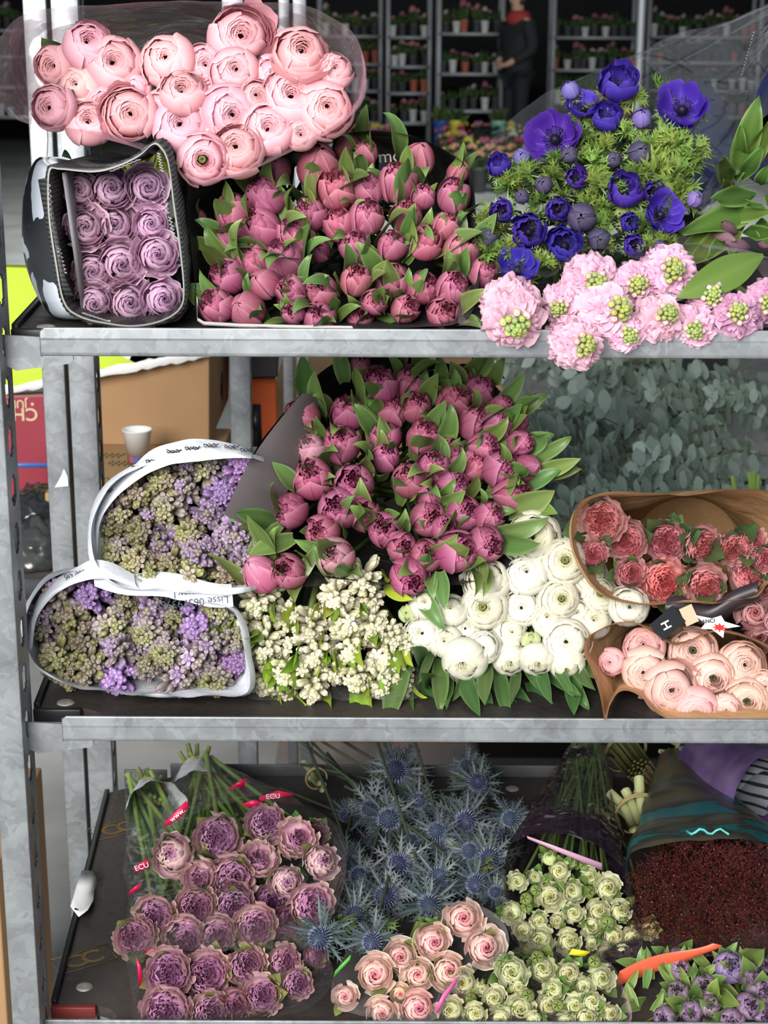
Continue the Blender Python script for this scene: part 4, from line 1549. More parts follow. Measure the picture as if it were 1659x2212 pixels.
# facing local -Y
J = [((0, 0, 0.95), (0.14, 0.11)), ((0, 0, 1.15), (0.14, 0.10)), ((0, -0.01, 1.38), (0.16, 0.11)), ((0, 0.0, 1.50), (0.06, 0.06)), ((0, -0.02, 1.60), (0.075, 0.085)), ((0, -0.02, 1.70), (0.075, 0.09)), ((0, -0.01, 1.755), (0.05, 0.06)),
     ((0.17, 0, 1.42), 0.06), ((0.23, 0.02, 1.14), 0.048), ((0.10, -0.20, 0.98), 0.034), ((0.05, -0.235, 0.95), (0.03, 0.02)),
     ((-0.17, 0, 1.42), 0.06), ((-0.23, 0.02, 1.14), 0.048), ((-0.10, -0.20, 0.98), 0.034), ((-0.05, -0.235, 0.95), (0.03, 0.02)),
     ((0.09, 0, 0.88), 0.09), ((0.10, -0.02, 0.50), 0.06), ((0.10, 0.02, 0.10), 0.04), ((0.10, -0.12, 0.04), (0.04, 0.03)),
     ((-0.09, 0, 0.88), 0.09), ((-0.10, -0.02, 0.50), 0.06), ((-0.10, 0.02, 0.10), 0.04), ((-0.10, -0.12, 0.04), (0.04, 0.03))]
for sg, base in ((1, 10), (-1, 14)):
    pass
E = [(0, 1), (1, 2), (2, 3), (3, 4), (4, 5), (5, 6), (2, 7), (7, 8), (8, 9), (9, 10), (2, 11), (11, 12), (12, 13), (13, 14), (0, 15), (15, 16), (16, 17), (17, 18), (0, 19), (19, 20), (20, 21), (21, 22)]
for sg, hand in ((1, 10), (-1, 14)):
    for f in range(5):
        n0 = len(J)
        a = (f - 1.5) * 0.017
        if f < 4:
            J.append(((sg * (0.035 - 0.03), -0.265, 0.955 - a), 0.0085))
            J.append(((sg * (0.0 - 0.035), -0.27, 0.948 - a), 0.0075))
        else:
            J.append(((sg * 0.04, -0.262, 0.985), 0.009))
            J.append(((sg * 0.015, -0.28, 0.99), 0.008))
        E += [(hand, n0), (n0, n0 + 1)]
skin_mesh('body', J, E, M_SKIN, person)
Jc = [((0, 0, 0.80), (0.215, 0.18)), ((0, 0, 1.0), (0.205, 0.17)), ((0, 0, 1.2), (0.20, 0.155)), ((0, -0.01, 1.38), (0.20, 0.15)), ((0, 0.0, 1.47), (0.10, 0.09)),
      ((0.19, 0, 1.40), 0.09), ((0.25, 0.02, 1.14), 0.075), ((0.13, -0.165, 1.0), 0.055), ((-0.19, 0, 1.40), 0.09), ((-0.25, 0.02, 1.14), 0.075), ((-0.13, -0.165, 1.0), 0.055)]
skin_mesh('coat', Jc, [(0, 1), (1, 2), (2, 3), (3, 4), (3, 5), (5, 6), (6, 7), (3, 8), (8, 9), (9, 10)], M_COAT, person)
Jt = [((0, 0, 0.9), (0.15, 0.12)), ((0.095, 0, 0.82), 0.105), ((0.10, -0.02, 0.5), 0.08), ((0.10, 0.02, 0.08), 0.065), ((-0.095, 0, 0.82), 0.105), ((-0.10, -0.02, 0.5), 0.08), ((-0.10, 0.02, 0.08), 0.065)]
skin_mesh('trousers', Jt, [(0, 1), (1, 2), (2, 3), (0, 4), (4, 5), (5, 6)], M_TROU, person)
mb = MB()
mb.lathe([(0.12, 1.40), (0.145, 1.45), (0.12, 1.52), (0.085, 1.545), (0.07, 1.50)], 18, None, (0, 0.01, 0))
obj('hood', mb, M_SCARF, person)
mb = MB()
mb.lathe([(0.0, 1.80), (0.05, 1.79), (0.09, 1.75), (0.10, 1.69), (0.09, 1.62), (0.07, 1.60)], 18, None, (0, 0.012, 0))
for v in mb.v:
    k = (v[:, 1] < -0.05) & (v[:, 2] < 1.735)
    v[k, 1] = -0.02
obj('hair', mb, M_HAIR, person)
mb = MB()
mb.tube([(0, -0.095, 1.69), (0, -0.125, 1.655), (0, -0.10, 1.645)], 0.010, 0.014, 6)
mb.lathe([(0.0, -0.02), (0.012, 0), (0.0, 0.02)], 6, None, (0.085, -0.01, 1.66))
mb.lathe([(0.0, -0.02), (0.012, 0), (0.0, 0.02)], 6, None, (-0.085, -0.01, 1.66))
obj('nose_and_ears', mb, M_SKIN, person)
mb = MB()
for sx in (-0.032, 0.032):
    mb.lathe([(0.0, -0.009), (0.012, 0), (0.0, 0.009)], 8, None, (sx, -0.100, 1.685))
mb.tube([(-0.025, -0.104, 1.605), (0, -0.11, 1.603), (0.025, -0.104, 1.605)], 0.005, 0.005, 5)
obj('eyes_and_mouth', mb, M_HAIR, person)
R_ = random.Random(2)
# ================================================================ leaves shared by the bunches
TL = [blade_leaf(s, L=R_.uniform(2.6, 3.4), Wd=R_.uniform(0.36, 0.55), bend=b, fold=0.35, twist=tw, curl=cu, edge=(0.25, 0.36, 0.13)) for s, b, tw, cu in
      [(1, 0.25, 0.3, 0.0), (2, 0.45, -0.5, 0.3), (3, 0.1, 0.6, 0.0), (4, 0.6, 0.2, 0.6), (5, 0.3, -0.3, 0.9), (6, -0.2, 0.3, 0.2)]]
RL = [ovate_leaf(s, c0=(0.035, 0.075, 0.03), c1=(0.075, 0.13, 0.045)) for s in range(4)]
RLY = [ovate_leaf(s, c0=(0.16, 0.19, 0.05), c1=(0.24, 0.26, 0.08)) for s in range(3)]
FL = [frilly_leaf(s) for s in range(4)]
HL = [blade_leaf(20 + s, L=2.2, Wd=0.34, bend=b, fold=0.5, twist=0.2, c0=(0.17, 0.28, 0.02), c1=(0.34, 0.47, 0.05), name='hyacinth_leaf') for s, b in enumerate((0.1, -0.15, 0.3))]

TIDX = {}

# ================================================================ TOP SHELF
# ---- pink ranunculus in its printed film sleeve
pink = dict(inner=rgb(222, 104, 120), outer=rgb(240, 176, 188), edge=rgb(248, 208, 214))
RAN_P = {'std': [ranunculus(s, 40, r, **pink, deep=d) for s, r, d in ((1, 0.60, 0.45), (2, 0.52, 0.5), (3, 0.68, 0.35), (4, 0.56, 0.5))],
         'flop': [ranunculus(9, 38, 0.66, **pink, flop=2, deep=0.4)],
         'tight': [ranunculus(11, 34, 0.36, **pink, hole=0.05), ranunculus(12, 34, 0.42, **pink, hole=0.05)],
         'eye': [ranunculus(13, 34, 0.62, **pink, eye=(0.10, 0.11, 0.02), hole=0.2, deep=0.25)]}
pl1 = (80, 1.635, 350, 1.575)
items = [(192, 98, 100, {'a': (0.1, 0.55)}), (118, 142, 82, {'a': (-0.5, 0.1)}), (170, 188, 92, {'m': 'tight', 'c': (1.02, 1.22, 1.05), 'a': (-0.35, 0.35), 'd': 'cream-white'}), (248, 140, 118, {'a': (0.05, 0.35)}), (115, 232, 88, {'a': (-0.4, 0.1)}),
         (362, 132, 112, {'m': 'tight', 'a': (-0.2, 0.3)}), (440, 140, 80), (520, 82, 128, {'m': 'flop', 'a': (0.1, 0.3)}), (507, 155, 98, {'a': (0.0, 0.2)}), (587, 160, 78, {'m': 'tight'}), (650, 122, 118, {'m': 'flop', 'a': (0.1, 0.6)}), (722, 153, 76, {'m': 'tight', 'a': (0.15, 0.5)}),
         (395, 200, 98, {'a': (0, 0.6)}), (462, 207, 68), (495, 245, 112), (280, 247, 108, {'m': 'flop', 'a': (0, 0.1)}), (225, 222, 68), (192, 265, 96, {'a': (0, .5)}), (348, 240, 84, {'a': (-0.4, 0.1)}), (395, 270, 120, {'a': (-0.1, 0.3)}), (630, 208, 122, {'a': (0.1, 0.4)}), (702, 238, 112, {'a': (0.15, 0.2)}),
         (580, 277, 108, {'a': (0.1, 0.3)}), (648, 287, 74), (440, 345, 104, {'m': 'eye', 'a': (0, -0.05)}), (514, 325, 104, {'a': (-0.15, 0.3)}), (290, 195, 66), (467, 292, 66), (553, 208, 66)]
rootA = Vector((P(380, 200, 2.0).x, 2.02, ZT + 0.19))
bunch(items, (1, 0, 0), RAN_P, pl1, rootA, 'ranunculus', 'flower', 'pink ranunculus in the pink-tinted clear sleeve', 'pink ranunculus in the printed clear sleeve', tilt=(430, 200, 1100), jit=0.12, stem_r=0.003, leaves=RL, nleaf=(2, 3), lscale=1.5, lbase=-0.8, lout=0.7, up=0.1, sm=1.04, lspread=2.5)
M_F_PINK = film('pink_printed_film', (0.96, 0.90, 0.92), 0.42, 0.12, rgb(186, 132, 150), 0.47, 14, 0.5, 0.45, True, (0.85, 0.66, 0.72))
rim = [(-4, 85), (50, 32), (150, 12), (250, 10), (370, 6), (480, 3), (640, 6), (715, 38), (770, 92), (788, 205), (740, 268), (650, 318), (575, 350), (500, 380), (430, 388), (385, 352), (300, 318), (195, 290), (60, 268), (0, 226), (-20, 150)]
w = loft(pxloop(rim, pl1, -0.03), rootA, n=120, rings=16, bulge=0.03, wr=0.005, wscale=24, neck=0.05, seed=1.0, drop=0.0)
tag(obj('flower_sleeve', floor_clamp(w, ZT + 0.003), M_F_PINK), 'wide clear sleeve with pink print around the pink ranunculus', 'wrapping')

# ---- lavender roses in the black corrugated sleeve
lav = dict(inner=rgb(180, 138, 170), outer=rgb(228, 196, 212))
ROSE_L = [rose(20 + s, 24, 0.95 + 0.05 * (s % 2), **lav, edge=rgb(222, 188, 205), flare=0.42) for s in range(4)]
pl2 = (400, 1.585, 660, 1.555)
items = [(172, 410, 74), (240, 407, 88), (318, 403, 84, {'c': (1.05, 1.03, 1.1)}), (184, 492, 84), (247, 487, 88), (326, 485, 74, {'c': (1.05, 1.03, 1.1)}), (200, 587, 86), (262, 570, 94), (340, 550, 92, {'c': (1.1, 1.08, 1.15)}), (203, 655, 78), (280, 655, 92), (352, 645, 84, {'c': (1.1, 1.08, 1.15)})]
rootB = Vector((P(250, 520, 1.9).x, 1.98, ZT + 0.05))
bunch(items, (1, 0, 0), ROSE_L, pl2, rootB, 'rose', 'flower', 'lavender rose inside the black corrugated sleeve', 'lavender roses in the black sleeve', tilt=(260, 540, 1500), jit=0.08, tied=0.04, stem_r=0.0028, sm=1.3)
rim2 = [(108, 372), (130, 366), (200, 372), (250, 362), (300, 338), (328, 314), (343, 316), (362, 350), (374, 440), (388, 540), (396, 630), (385, 668), (345, 692), (290, 702), (235, 697), (175, 682), (140, 650), (122, 560), (108, 460)]
sleeve = thing('flower_sleeve', 'black corrugated sleeve under cow-patterned film around the lavender roses', 'wrapping', P(250, 690, 1.56))
loop = pxloop(rim2, (400, 1.528, 660, 1.522))
M_CORR = stripes('corrugated_black_card', (0.010, 0.010, 0.011), (0.045, 0.043, 0.043), 75.0, 'Z', 0.6)


def band(loop, d0, d1, inset, thick, n=160, wave=0.0, nw=120):
    """card strip running round a mouth, reaching from depth d0 to d1"""
    lp = smooth_loop(loop, n)
    c = sum(lp, Vector()) / n
    rows = []
    for (d, ins) in ((d0, 0), (d1, inset), (d1, inset - thick), (d0, -thick)):
        row = []
        for i, p in enumerate(lp):
            v = (p - c)
            v.y = 0
            u_ = v.normalized()
            row.append(tuple(p - u_ * (ins - wave * math.sin(i / n * 2 * math.pi * nw)) + Vector((0, d, 0))))
        rows.append(row)
    rows.append(rows[0])
    mb = MB()
    mb.grid(np.array(rows), None, loop=True)
    return mb


def adopt(name, mb, mat, t):
    o = obj(name, mb, mat, t)
    o.matrix_basis = t.matrix_basis.inverted()
    return o


adopt('corrugated_band', band(loop, 0.0, 0.26, 0.012, 0.004, 240, 0.0007, 110), M_CORR, sleeve)
rimw = band(loop, -0.0015, 0.0015, 0.0, 0.0016, 240)
adopt('pale_rim', rimw, solid('pale_card_edge', (0.30, 0.30, 0.28), 0.7), sleeve)
# folded corrugated flap and grey inner strip on the left
fp = [P(82, 388, 1.531), P(102, 384, 1.527), P(140, 600, 1.522), P(158, 640, 1.522), P(128, 645, 1.526), P(112, 560, 1.528)]
adopt('corrugated_flap', flat(fp, (0, 0.003, 0)), M_CORR, sleeve)
fp = [P(134, 374, 1.54), P(144, 374, 1.545), P(186, 672, 1.55), P(176, 672, 1.545)]
adopt('grey_strip', flat(fp, (0.0, 0.06, 0)), solid('grey_board_edge', (0.17, 0.165, 0.17), 0.6), sleeve)
mb = MB()
R_ = random.Random(4)
for (x0, y0, x1, y1, d) in [(105, 395, 112, 470, 0), (112, 470, 122, 560, 0), (126, 535, 140, 590, 1), (342, 330, 350, 370, 1), (350, 400, 362, 460, 0), (366, 468, 378, 520, 1), (180, 676, 235, 694, 1), (240, 370, 300, 345, 0)]:
    pts = []
    for i in range(14):
        f = i / 13
        pts.append(P(lerp(x0, x1, f) + (4 if i % 2 else -3), lerp(y0, y1, f), 1.5245 if y0 > 500 else 1.5265))
    mb.tube(pts, 0.0009 if d else 0.0005, 0.0009 if d else 0.0005, 4)
adopt('worn_print', mb, solid('worn_print', (0.36, 0.34, 0.32), 0.8), sleeve)


def cow():
    m, nt, out = newmat('cow_pattern_film')
    L = nt.links.new
    tc = N(nt, 'ShaderNodeTexCoord')
    mp = N(nt, 'ShaderNodeMapping')
    mp.inputs['Scale'].default_value = (26, 12, 15)
    mp.inputs['Location'].default_value = (3.7, 1.2, 5.4)
    L(tc.outputs['Object'], mp.inputs[0])
    nz = N(nt, 'ShaderNodeTexNoise', i_Scale=2.0, i_Detail=2)
    L(mp.outputs[0], nz.inputs['Vector'])
    ad = N(nt, 'ShaderNodeMix', data_type='RGBA')
    ad.inputs[0].default_value = 0.35
    L(mp.outputs[0], ad.inputs[6])
    L(nz.outputs['Color'], ad.inputs[7])
    vo = N(nt, 'ShaderNodeTexVoronoi', i_Scale=1.3, feature='DISTANCE_TO_EDGE')
    L(ad.outputs[2], vo.inputs['Vector'])
    rp = N(nt, 'ShaderNodeValToRGB')
    rp.color_ramp.interpolation = 'CONSTANT'
    rp.color_ramp.elements[1].position = 0.10
    rp.color_ramp.elements[0].color = (0.03, 0.035, 0.04, 1)
    rp.color_ramp.elements[1].color = (0.75, 0.82, 0.92, 1)
    L(vo.outputs['Distance'], rp.inputs[0])
    b = N(nt, 'ShaderNodeBsdfPrincipled', i_Roughness=0.25)
    b.inputs['Coat Weight'].default_value = 0.4
    L(rp.outputs[0], b.inputs['Base Color'])
    L(b.outputs[0], out.inputs[0])
    return m


ringA = [(100, 372), (130, 362), (200, 370), (250, 360), (300, 335), (328, 311), (345, 313), (364, 350), (377, 440), (391, 540), (399, 630), (388, 672), (345, 696), (290, 706), (235, 701), (172, 686), (136, 655), (116, 560), (100, 460)]
ringB = [(76, 352), (112, 338), (190, 358), (250, 352), (305, 326), (332, 306), (356, 318), (376, 370), (388, 450), (400, 545), (404, 610), (396, 650), (345, 668), (290, 672), (220, 672), (130, 676), (92, 650), (56, 560), (52, 450)]
la = smooth_loop([P(x, y, 1.532) for x, y in ringA], 120)
lb_ = smooth_loop([P(x, y, 1.615) for x, y in ringB], 120)
rows = []
for k in range(15):
    f = k / 14
    row = []
    for p, q in zip(la, lb_):
        if f < 0.35:
            g = f / 0.35
            r_ = p.lerp(q, math.sin(g * math.pi / 2))
            r_.y = lerp(p.y, q.y, g)
        else:
            g = (f - 0.35) / 0.65
            r_ = q.lerp(rootB + (q - rootB) * 0.35 + Vector((0, 0.12, 0)), g)
        d = (r_ - rootB)
        d.y = 0
        r_ = r_ + d.normalized() * (0.003 * noise.noise(Vector((r_.x * 28, r_.z * 28, f * 6))))
        row.append(tuple(r_))
    rows.append(row)
w = MB()
w.grid(np.array(rows), None, loop=True)
adopt('patterned_film', floor_clamp(w, ZT + 0.002), cow(), sleeve)

# ---- pink double tulips filling the middle of the top shelf
tul = dict(main=rgb(154, 58, 94), light=rgb(208, 126, 152), green=rgb(150, 140, 80))
TUL = {'std': [tulip(s, **tul, opening=o) for s, o in ((1, 0.42), (2, 0.5), (3, 0.36), (4, 0.55), (5, 0.46))], 'closed': [tulip(8, **tul, closed=True), tulip(9, **tul, closed=True)]}
pl3 = (300, 1.635, 690, 1.545)
c7 = [(745, 95, 150, {'dy': .03, 'm': 'closed'}), (855, 135, 125), (1175, 170, 175, {'m': 'closed'}), (575, 205, 225, {'m': 'closed', 'a': (0.1, 0.7)}), (310, 230, 160, {'dy': .03}), (680, 350, 195), (870, 355, 150), (1045, 310, 195), (1415, 245, 120, {'m': 'closed', 'dy': .02}), (250, 395, 195), (60, 485, 190), (225, 580, 200),
      (520, 500, 165), (435, 625, 185), (695, 560, 160), (860, 515, 178), (1100, 515, 168), (1200, 395, 125), (1385, 390, 168), (1335, 570, 135), (790, 690, 150), (1015, 685, 150), (1215, 665, 175), (1430, 715, 180), (60, 640, 170), (175, 775, 165), (360, 770, 200), (30, 870, 180), (245, 915, 165, {'m': 'closed'}),
      (405, 955, 150), (575, 720, 120, {'dy': .02}), (590, 960, 165), (800, 895, 160), (1015, 900, 175), (1200, 940, 165), (1375, 940, 165), (1560, 845, 150, {'dy': .01}), (140, 1075, 200, {'m': 'closed', 'a': (-.4, .35)}), (-40, 1050, 170), (420, 1090, 120), (580, 1120, 170), (820, 1110, 140, {'dy': .015}), (915, 1025, 130), (1095, 1065, 145), (1320, 1090, 160),
      (-160, 530, 110, {'dy': .05}), (380, 1010, 100, {'dy': .03})]
rootC = Vector((P(740, 520, 1.95).x, 2.02, ZT + 0.06))
bunch(c7, (2.765, 480, 280), TUL, pl3, rootC, 'tulip', 'flower', 'pink double tulip in the top-shelf stack', 'pink double tulips on the top shelf', tilt=(800, 640, 560), jit=0.2, up=0.42, leaves=TL, nleaf=(2, 4), lscale=1.25, lbase=-0.9, lout=0.95, tied=0.06, sm=1.1)
rim = [(402, 420), (430, 380), (500, 372), (570, 335), (680, 300), (770, 284), (860, 287), (930, 308), (1000, 350), (1024, 400), (1030, 480), (1035, 560), (1030, 640), (995, 694), (880, 706), (760, 706), (620, 705), (520, 702), (440, 698), (424, 670), (420, 600), (405, 500)]
w = loft(pxloop(rim, pl3, -0.012), rootC, n=110, rings=12, bulge=0.02, wr=0.004, wscale=22, neck=0.07, seed=7.0, power=1.2)
t3 = tag(obj('flower_wrap', floor_clamp(w, ZT + 0.002), M_DARKPAPER), 'dark grey wrap around the pink tulips on the top shelf', 'wrapping')
writing('mo', frame_at(P(843, 338, 1.69), Vector((1, 0, 0.1)), Vector((0, -1, 0.4))), 0.018, M_RIVET, t3, 'wrap_lettering')
q = MB()
pts = [(424, 640), (426, 684), (440, 694), (520, 699), (640, 702), (760, 704)]
rows = [[tuple(P(x, y, 1.527)) for x, y in pts], [tuple(P(x + 3, y + 5, 1.524)) for x, y in pts], [tuple(P(x, y + 9, 1.535)) for x, y in pts]]
q.grid(np.array(rows))
adopt('pale_wrap_lip', q, solid('pale_wrap_lip', (0.45, 0.42, 0.40), 0.6), t3)

# ---- blue anemones
ANE = {'std': [anemone(s, 'half') for s in (1, 2, 3)], 'open': [anemone(s, 'open', (0.085, 0.03, 0.50), (0.16, 0.10, 0.55)) for s in (4, 5)], 'bud': [anemone(s, 'bud', (0.05, 0.03, 0.14), (0.085, 0.065, 0.13)) for s in (6, 7)], 'lilac': [anemone(s, 'bud', (0.12, 0.07, 0.4), (0.24, 0.18, 0.5)) for s in (8, 9)]}
pl4 = (160, 1.655, 590, 1.550)
cB = [(1010, 365, 190, {'m': 'std', 'a': (0.05, 0.75), 'd': 'tall half-open'}), (1290, 460, 205, {'m': 'open', 'a': (0.05, 0.45), 'd': 'wide-open deep'}), (730, 590, 215, {'m': 'open', 'a': (-0.25, 0.35), 'd': 'wide-open bright'}), (860, 455, 135, {'m': 'open', 'a': (0.0, 0.9)}), (960, 510, 150, {'m': 'std', 'a': (0, 0.7)}), (1112, 515, 95, {'m': 'lilac', 'a': (0.1, 0.6)}), (495, 720, 112, {'a': (-0.3, 0.8)}),
      (625, 1000, 170, {'m': 'std', 'a': (0, 0.1)}), (780, 1055, 170, {'m': 'std', 'a': (0, 0.25)}), (575, 1155, 160, {'m': 'open', 'a': (0, 0.5)}), (1205, 920, 170, {'m': 'open', 'a': (0.4, 0.3)}), (1040, 830, 170, {'a': (0, 0.55)}), (1160, 830, 105, {'dy': 0.01}), (830, 770, 105), (750, 905, 120), (855, 940, 140, {'m': 'bud'}), (510, 910, 112), (450, 1025, 100, {'m': 'bud', 'd': 'dark budded'}),
      (1080, 1060, 108), (1105, 665, 120, {'m': 'bud', 'd': 'dark budded'}), (690, 800, 85, {'m': 'bud', 'd': 'dark budded'}), (990, 690, 80, {'m': 'bud', 'd': 'dark budded'}), (595, 680, 85, {'m': 'lilac', 'd': 'pale budded', 'dy': .02}), (800, 670, 80, {'m': 'bud', 'd': 'dark budded'}), (930, 1035, 110, {'m': 'bud', 'd': 'dark'}), (1340, 860, 85, {'m': 'lilac', 'd': 'pale budded'}), (1060, 960, 95),
      (1190, 1070, 72, {'m': 'bud'}), (595, 850, 70, {'m': 'bud'}), (805, 395, 90, {'m': 'lilac', 'a': (-0.2, 0.9)})]
cB = [(x, y, w_ * 0.92, o[0] if o else {}) for x, y, w_, *o in cB]
rootD = Vector((P(1290, 430, 1.95).x, 2.02, ZT + 0.07))
bunch(cB, (2.0012, 830, 0), ANE, pl4, rootD, 'anemone', 'flower', 'violet-blue anemone on the top shelf', 'violet-blue anemones', tilt=(1250, 440, 900), jit=0.14, up=0.12, leaves=FL, nleaf=(1, 2), lscale=0.85, lbase=-0.5, lout=0.9, tied=0.04, sm=1.18)
# bright frilly tufts between the blooms
cF = [(1080, 400, 90), (960, 620, 100), (880, 570, 70), (1060, 560, 80), (1180, 620, 120), (1230, 600, 150), (1290, 610, 130), (1200, 700, 170), (1270, 740, 150), (1330, 700, 150), (1380, 640, 90), (1300, 800, 150), (1260, 860, 110), (930, 690, 110), (890, 640, 90), (740, 680, 100), (720, 740, 110), (600, 740, 110), (560, 800, 120), (540, 780, 100), (760, 840, 110), (880, 860, 110), (940, 880, 110), (910, 760, 110), (660, 860, 90), (480, 980, 110), (420, 930, 90), (450, 1090, 120), (520, 1060, 90),
      (700, 1120, 100), (960, 950, 100), (1130, 960, 90), (1140, 1040, 70), (980, 1060, 70), (1000, 780, 90), (1100, 740, 110), (640, 930, 80), (420, 1020, 80), (1230, 1050, 90)]
R_ = random.Random(8)
cells = [(x / 2.0012 + 830, y / 2.0012, w_ / 2.0012) for x, y, w_ in cF]
pls = row_places(cells)
for i, (x, y, wpx) in enumerate(cells):
    Yd = pl4[1] + (pl4[3] - pl4[1]) * (y - pl4[0]) / (pl4[2] - pl4[0]) - 0.002
    pc = P(x, y, Yd)
    s = wpx * mpp(pc) * 0.72
    ax = ((CAM - pc).normalized() * 0.55 + RIGHT * ((x - 1200) / 500 + R_.uniform(-.5, .5)) + UP * R_.uniform(-0.1, 0.8)).normalized()
    xa_ = ax.orthogonal().normalized()
    m = Matrix.Translation(pc - ax * s * 0.5) @ Matrix((xa_, ax.cross(xa_), ax)).transposed().to_4x4() @ Matrix.Rotation(R_.uniform(0, 6.28), 4, 'Z') @ Matrix.Scale(s, 4)
    t = thing('anemone_leaf_tuft', f'bright green frilly leaf tuft among the blue anemones, {pls[i]}', 'foliage', group='frilly green anemone leaves', mtx=m)
    g = R_.uniform(0.8, 1.5) * (1.25 if x > 1400 and y < 420 else 1)
    for k in range(3):
        obj('frond', FL[R_.randrange(4)], M_LEAF, t, Matrix.Rotation(k * 2.1 + R_.uniform(-.3, .3), 4, 'Z') @ Matrix.Rotation(0.45, 4, 'Y'), (g, g, g * 0.9))
    obj('stem', stem_mesh(m.inverted(), m.translation, ax, rootD, R_, 0.0015, (0.2, 0.3, 0.1)), M_STEM, t)

# ---- clear film fanning down from the upper right corner
M_CLEAR = film('clear_film', (0.985, 0.985, 0.985), 0.03, 0.20, crinkle=0.6, cscale=16)
M_CLEARD = film('clear_film_dotted', (0.97, 0.97, 0.97), 0.07, 0.16, crinkle=0.5, dots=True, cscale=18)
rim = [(1035, 335, 0), (1095, 268, 0.02), (1180, 205, 0.04), (1300, 150, 0.06), (1390, 132, 0.06), (1480, 250, 0.03), (1540, 360, 0.0), (1560, 440, -0.02), (1510, 480, -.02), (1400, 300, 0.08), (1250, 260, 0.09), (1120, 320, 0.05)]
w = loft(pxloop(rim, (160, 1.70, 590, 1.64)), P(1690, 25, 1.86), n=110, rings=14, bulge=0.0, wr=0.006, wscale=26, neck=0.012, seed=3.0, pleat=0.0035, npleat=17, squash=1.0)
tag(obj('flower_sleeve', w, M_CLEAR), 'clear film sleeve fanning up to the right behind the blue anemones', 'wrapping')
mb = MB()
for k in range(14):
    a = P(1655 + 4 * math.sin(k), 60 + 3 * k, 1.84)
    mb.tube([P(1690, 25, 1.86), a + Vector((0, 0, 0.004 * math.sin(k * 2))), P(1628 - 2 * k, 70 + 7 * k, 1.80)], 0.0006, 0.0009, 4)
o = tag(obj('twist_tie', mb, film('clear_strands', (0.9, 0.9, 0.9), 0.5, 0.6)), 'crinkled gathered end of clear film in the upper right corner', 'film')

# ---- blue printed wrap at the right edge, lily stems and their sleeve
M_BLUEP = solid('blue_printed_wrap', (0.10, 0.14, 0.42), 0.35, color2=(0.40, 0.48, 0.72), vscale=9, detail=1.0)
rim = [(1600, 330), (1625, 240), (1660, 150), (1720, 130), (1780, 200), (1780, 320), (1700, 380), (1630, 390)]
w = loft(pxloop(rim, (160, 1.70, 590, 1.66)), Vector((P(1720, 300, 1.95).x, 2.02, ZT + 0.14)), n=70, rings=10, bulge=0.05, wr=0.004, wscale=22, neck=0.03, seed=9)
tag(obj('flower_sleeve', w, M_BLUEP), 'blue patterned wrap at right edge behind the green lily leaves', 'wrapping')


def place_leaf(px0, py0, Y0, px1, py1, Y1, mesh, unit, wscale=1.0, face=None, parent=None, color=(1, 1, 1), name='leaf'):
    a, b = P(px0, py0, Y0), P(px1, py1, Y1)
    z = (b - a)
    L_ = z.length
    z.normalize()
    f = (face or (CAM - a)).normalized()
    x = (f - z * f.dot(z)).normalized() * -1
    y = z.cross(x)
    m = Matrix((x, y, z)).transposed().to_4x4() @ Matrix.Diagonal((L_ / unit * wscale, L_ / unit * wscale, L_ / unit, 1))
    m.translation = a
    o = obj(name, mesh, M_LEAF, None, None, color)
    if parent is not None:
        o.parent = parent
        o.matrix_basis = parent.matrix_basis.inverted() @ m
    else:
        o.matrix_basis = m
    return o


LILY = [blade_leaf(60 + s, L=2.0, Wd=0.36, bend=b, fold=0.28, twist=tw, c0=(0.045, 0.085, 0.016), c1=(0.11, 0.18, 0.03), name='lily_leaf', tip=0.45, base=0.2, wav=0.10, edge=(0.22, 0.32, 0.08)) for s, (b, tw) in enumerate(((0.25, 0.2), (0.5, -0.4), (0.1, 0.5), (-0.2, 0.2)))]
BIGL = blade_leaf(71, L=2.0, Wd=0.44, bend=0.12, fold=0.2, twist=0.1, c0=(0.065, 0.12, 0.02), c1=(0.13, 0.21, 0.035), name='broad_leaf', tip=0.45, base=0.1, wav=0.02)
lily_defs = [('lily stem with upright leaves beside the blue wrap', (1590, 370), [(1585, 400, 1634, 228), (1600, 350, 1600, 300), (1605, 380, 1665, 262), (1575, 410, 1560, 330), (1600, 390, 1640, 330)], []),
             ('wavy-leaved lily stem right of the lowest anemones', (1560, 480), [(1630, 425, 1480, 545), (1660, 440, 1488, 500), (1640, 420, 1530, 430), (1620, 470, 1500, 560), (1600, 470, 1545, 535), (1570, 420, 1566, 395)], [(1535, 500, 1590, 520)]),
             ('lily stem with purple-brown buds above the pink stocks', (1620, 470), [(1560, 470, 1659, 455), (1600, 500, 1680, 505), (1590, 480, 1580, 540), (1640, 400, 1650, 380), (1640, 470, 1659, 520), (1650, 420, 1690, 450)], [(1620, 535, 1565, 522), (1640, 520, 1668, 530), (1590, 505, 1560, 480)])]
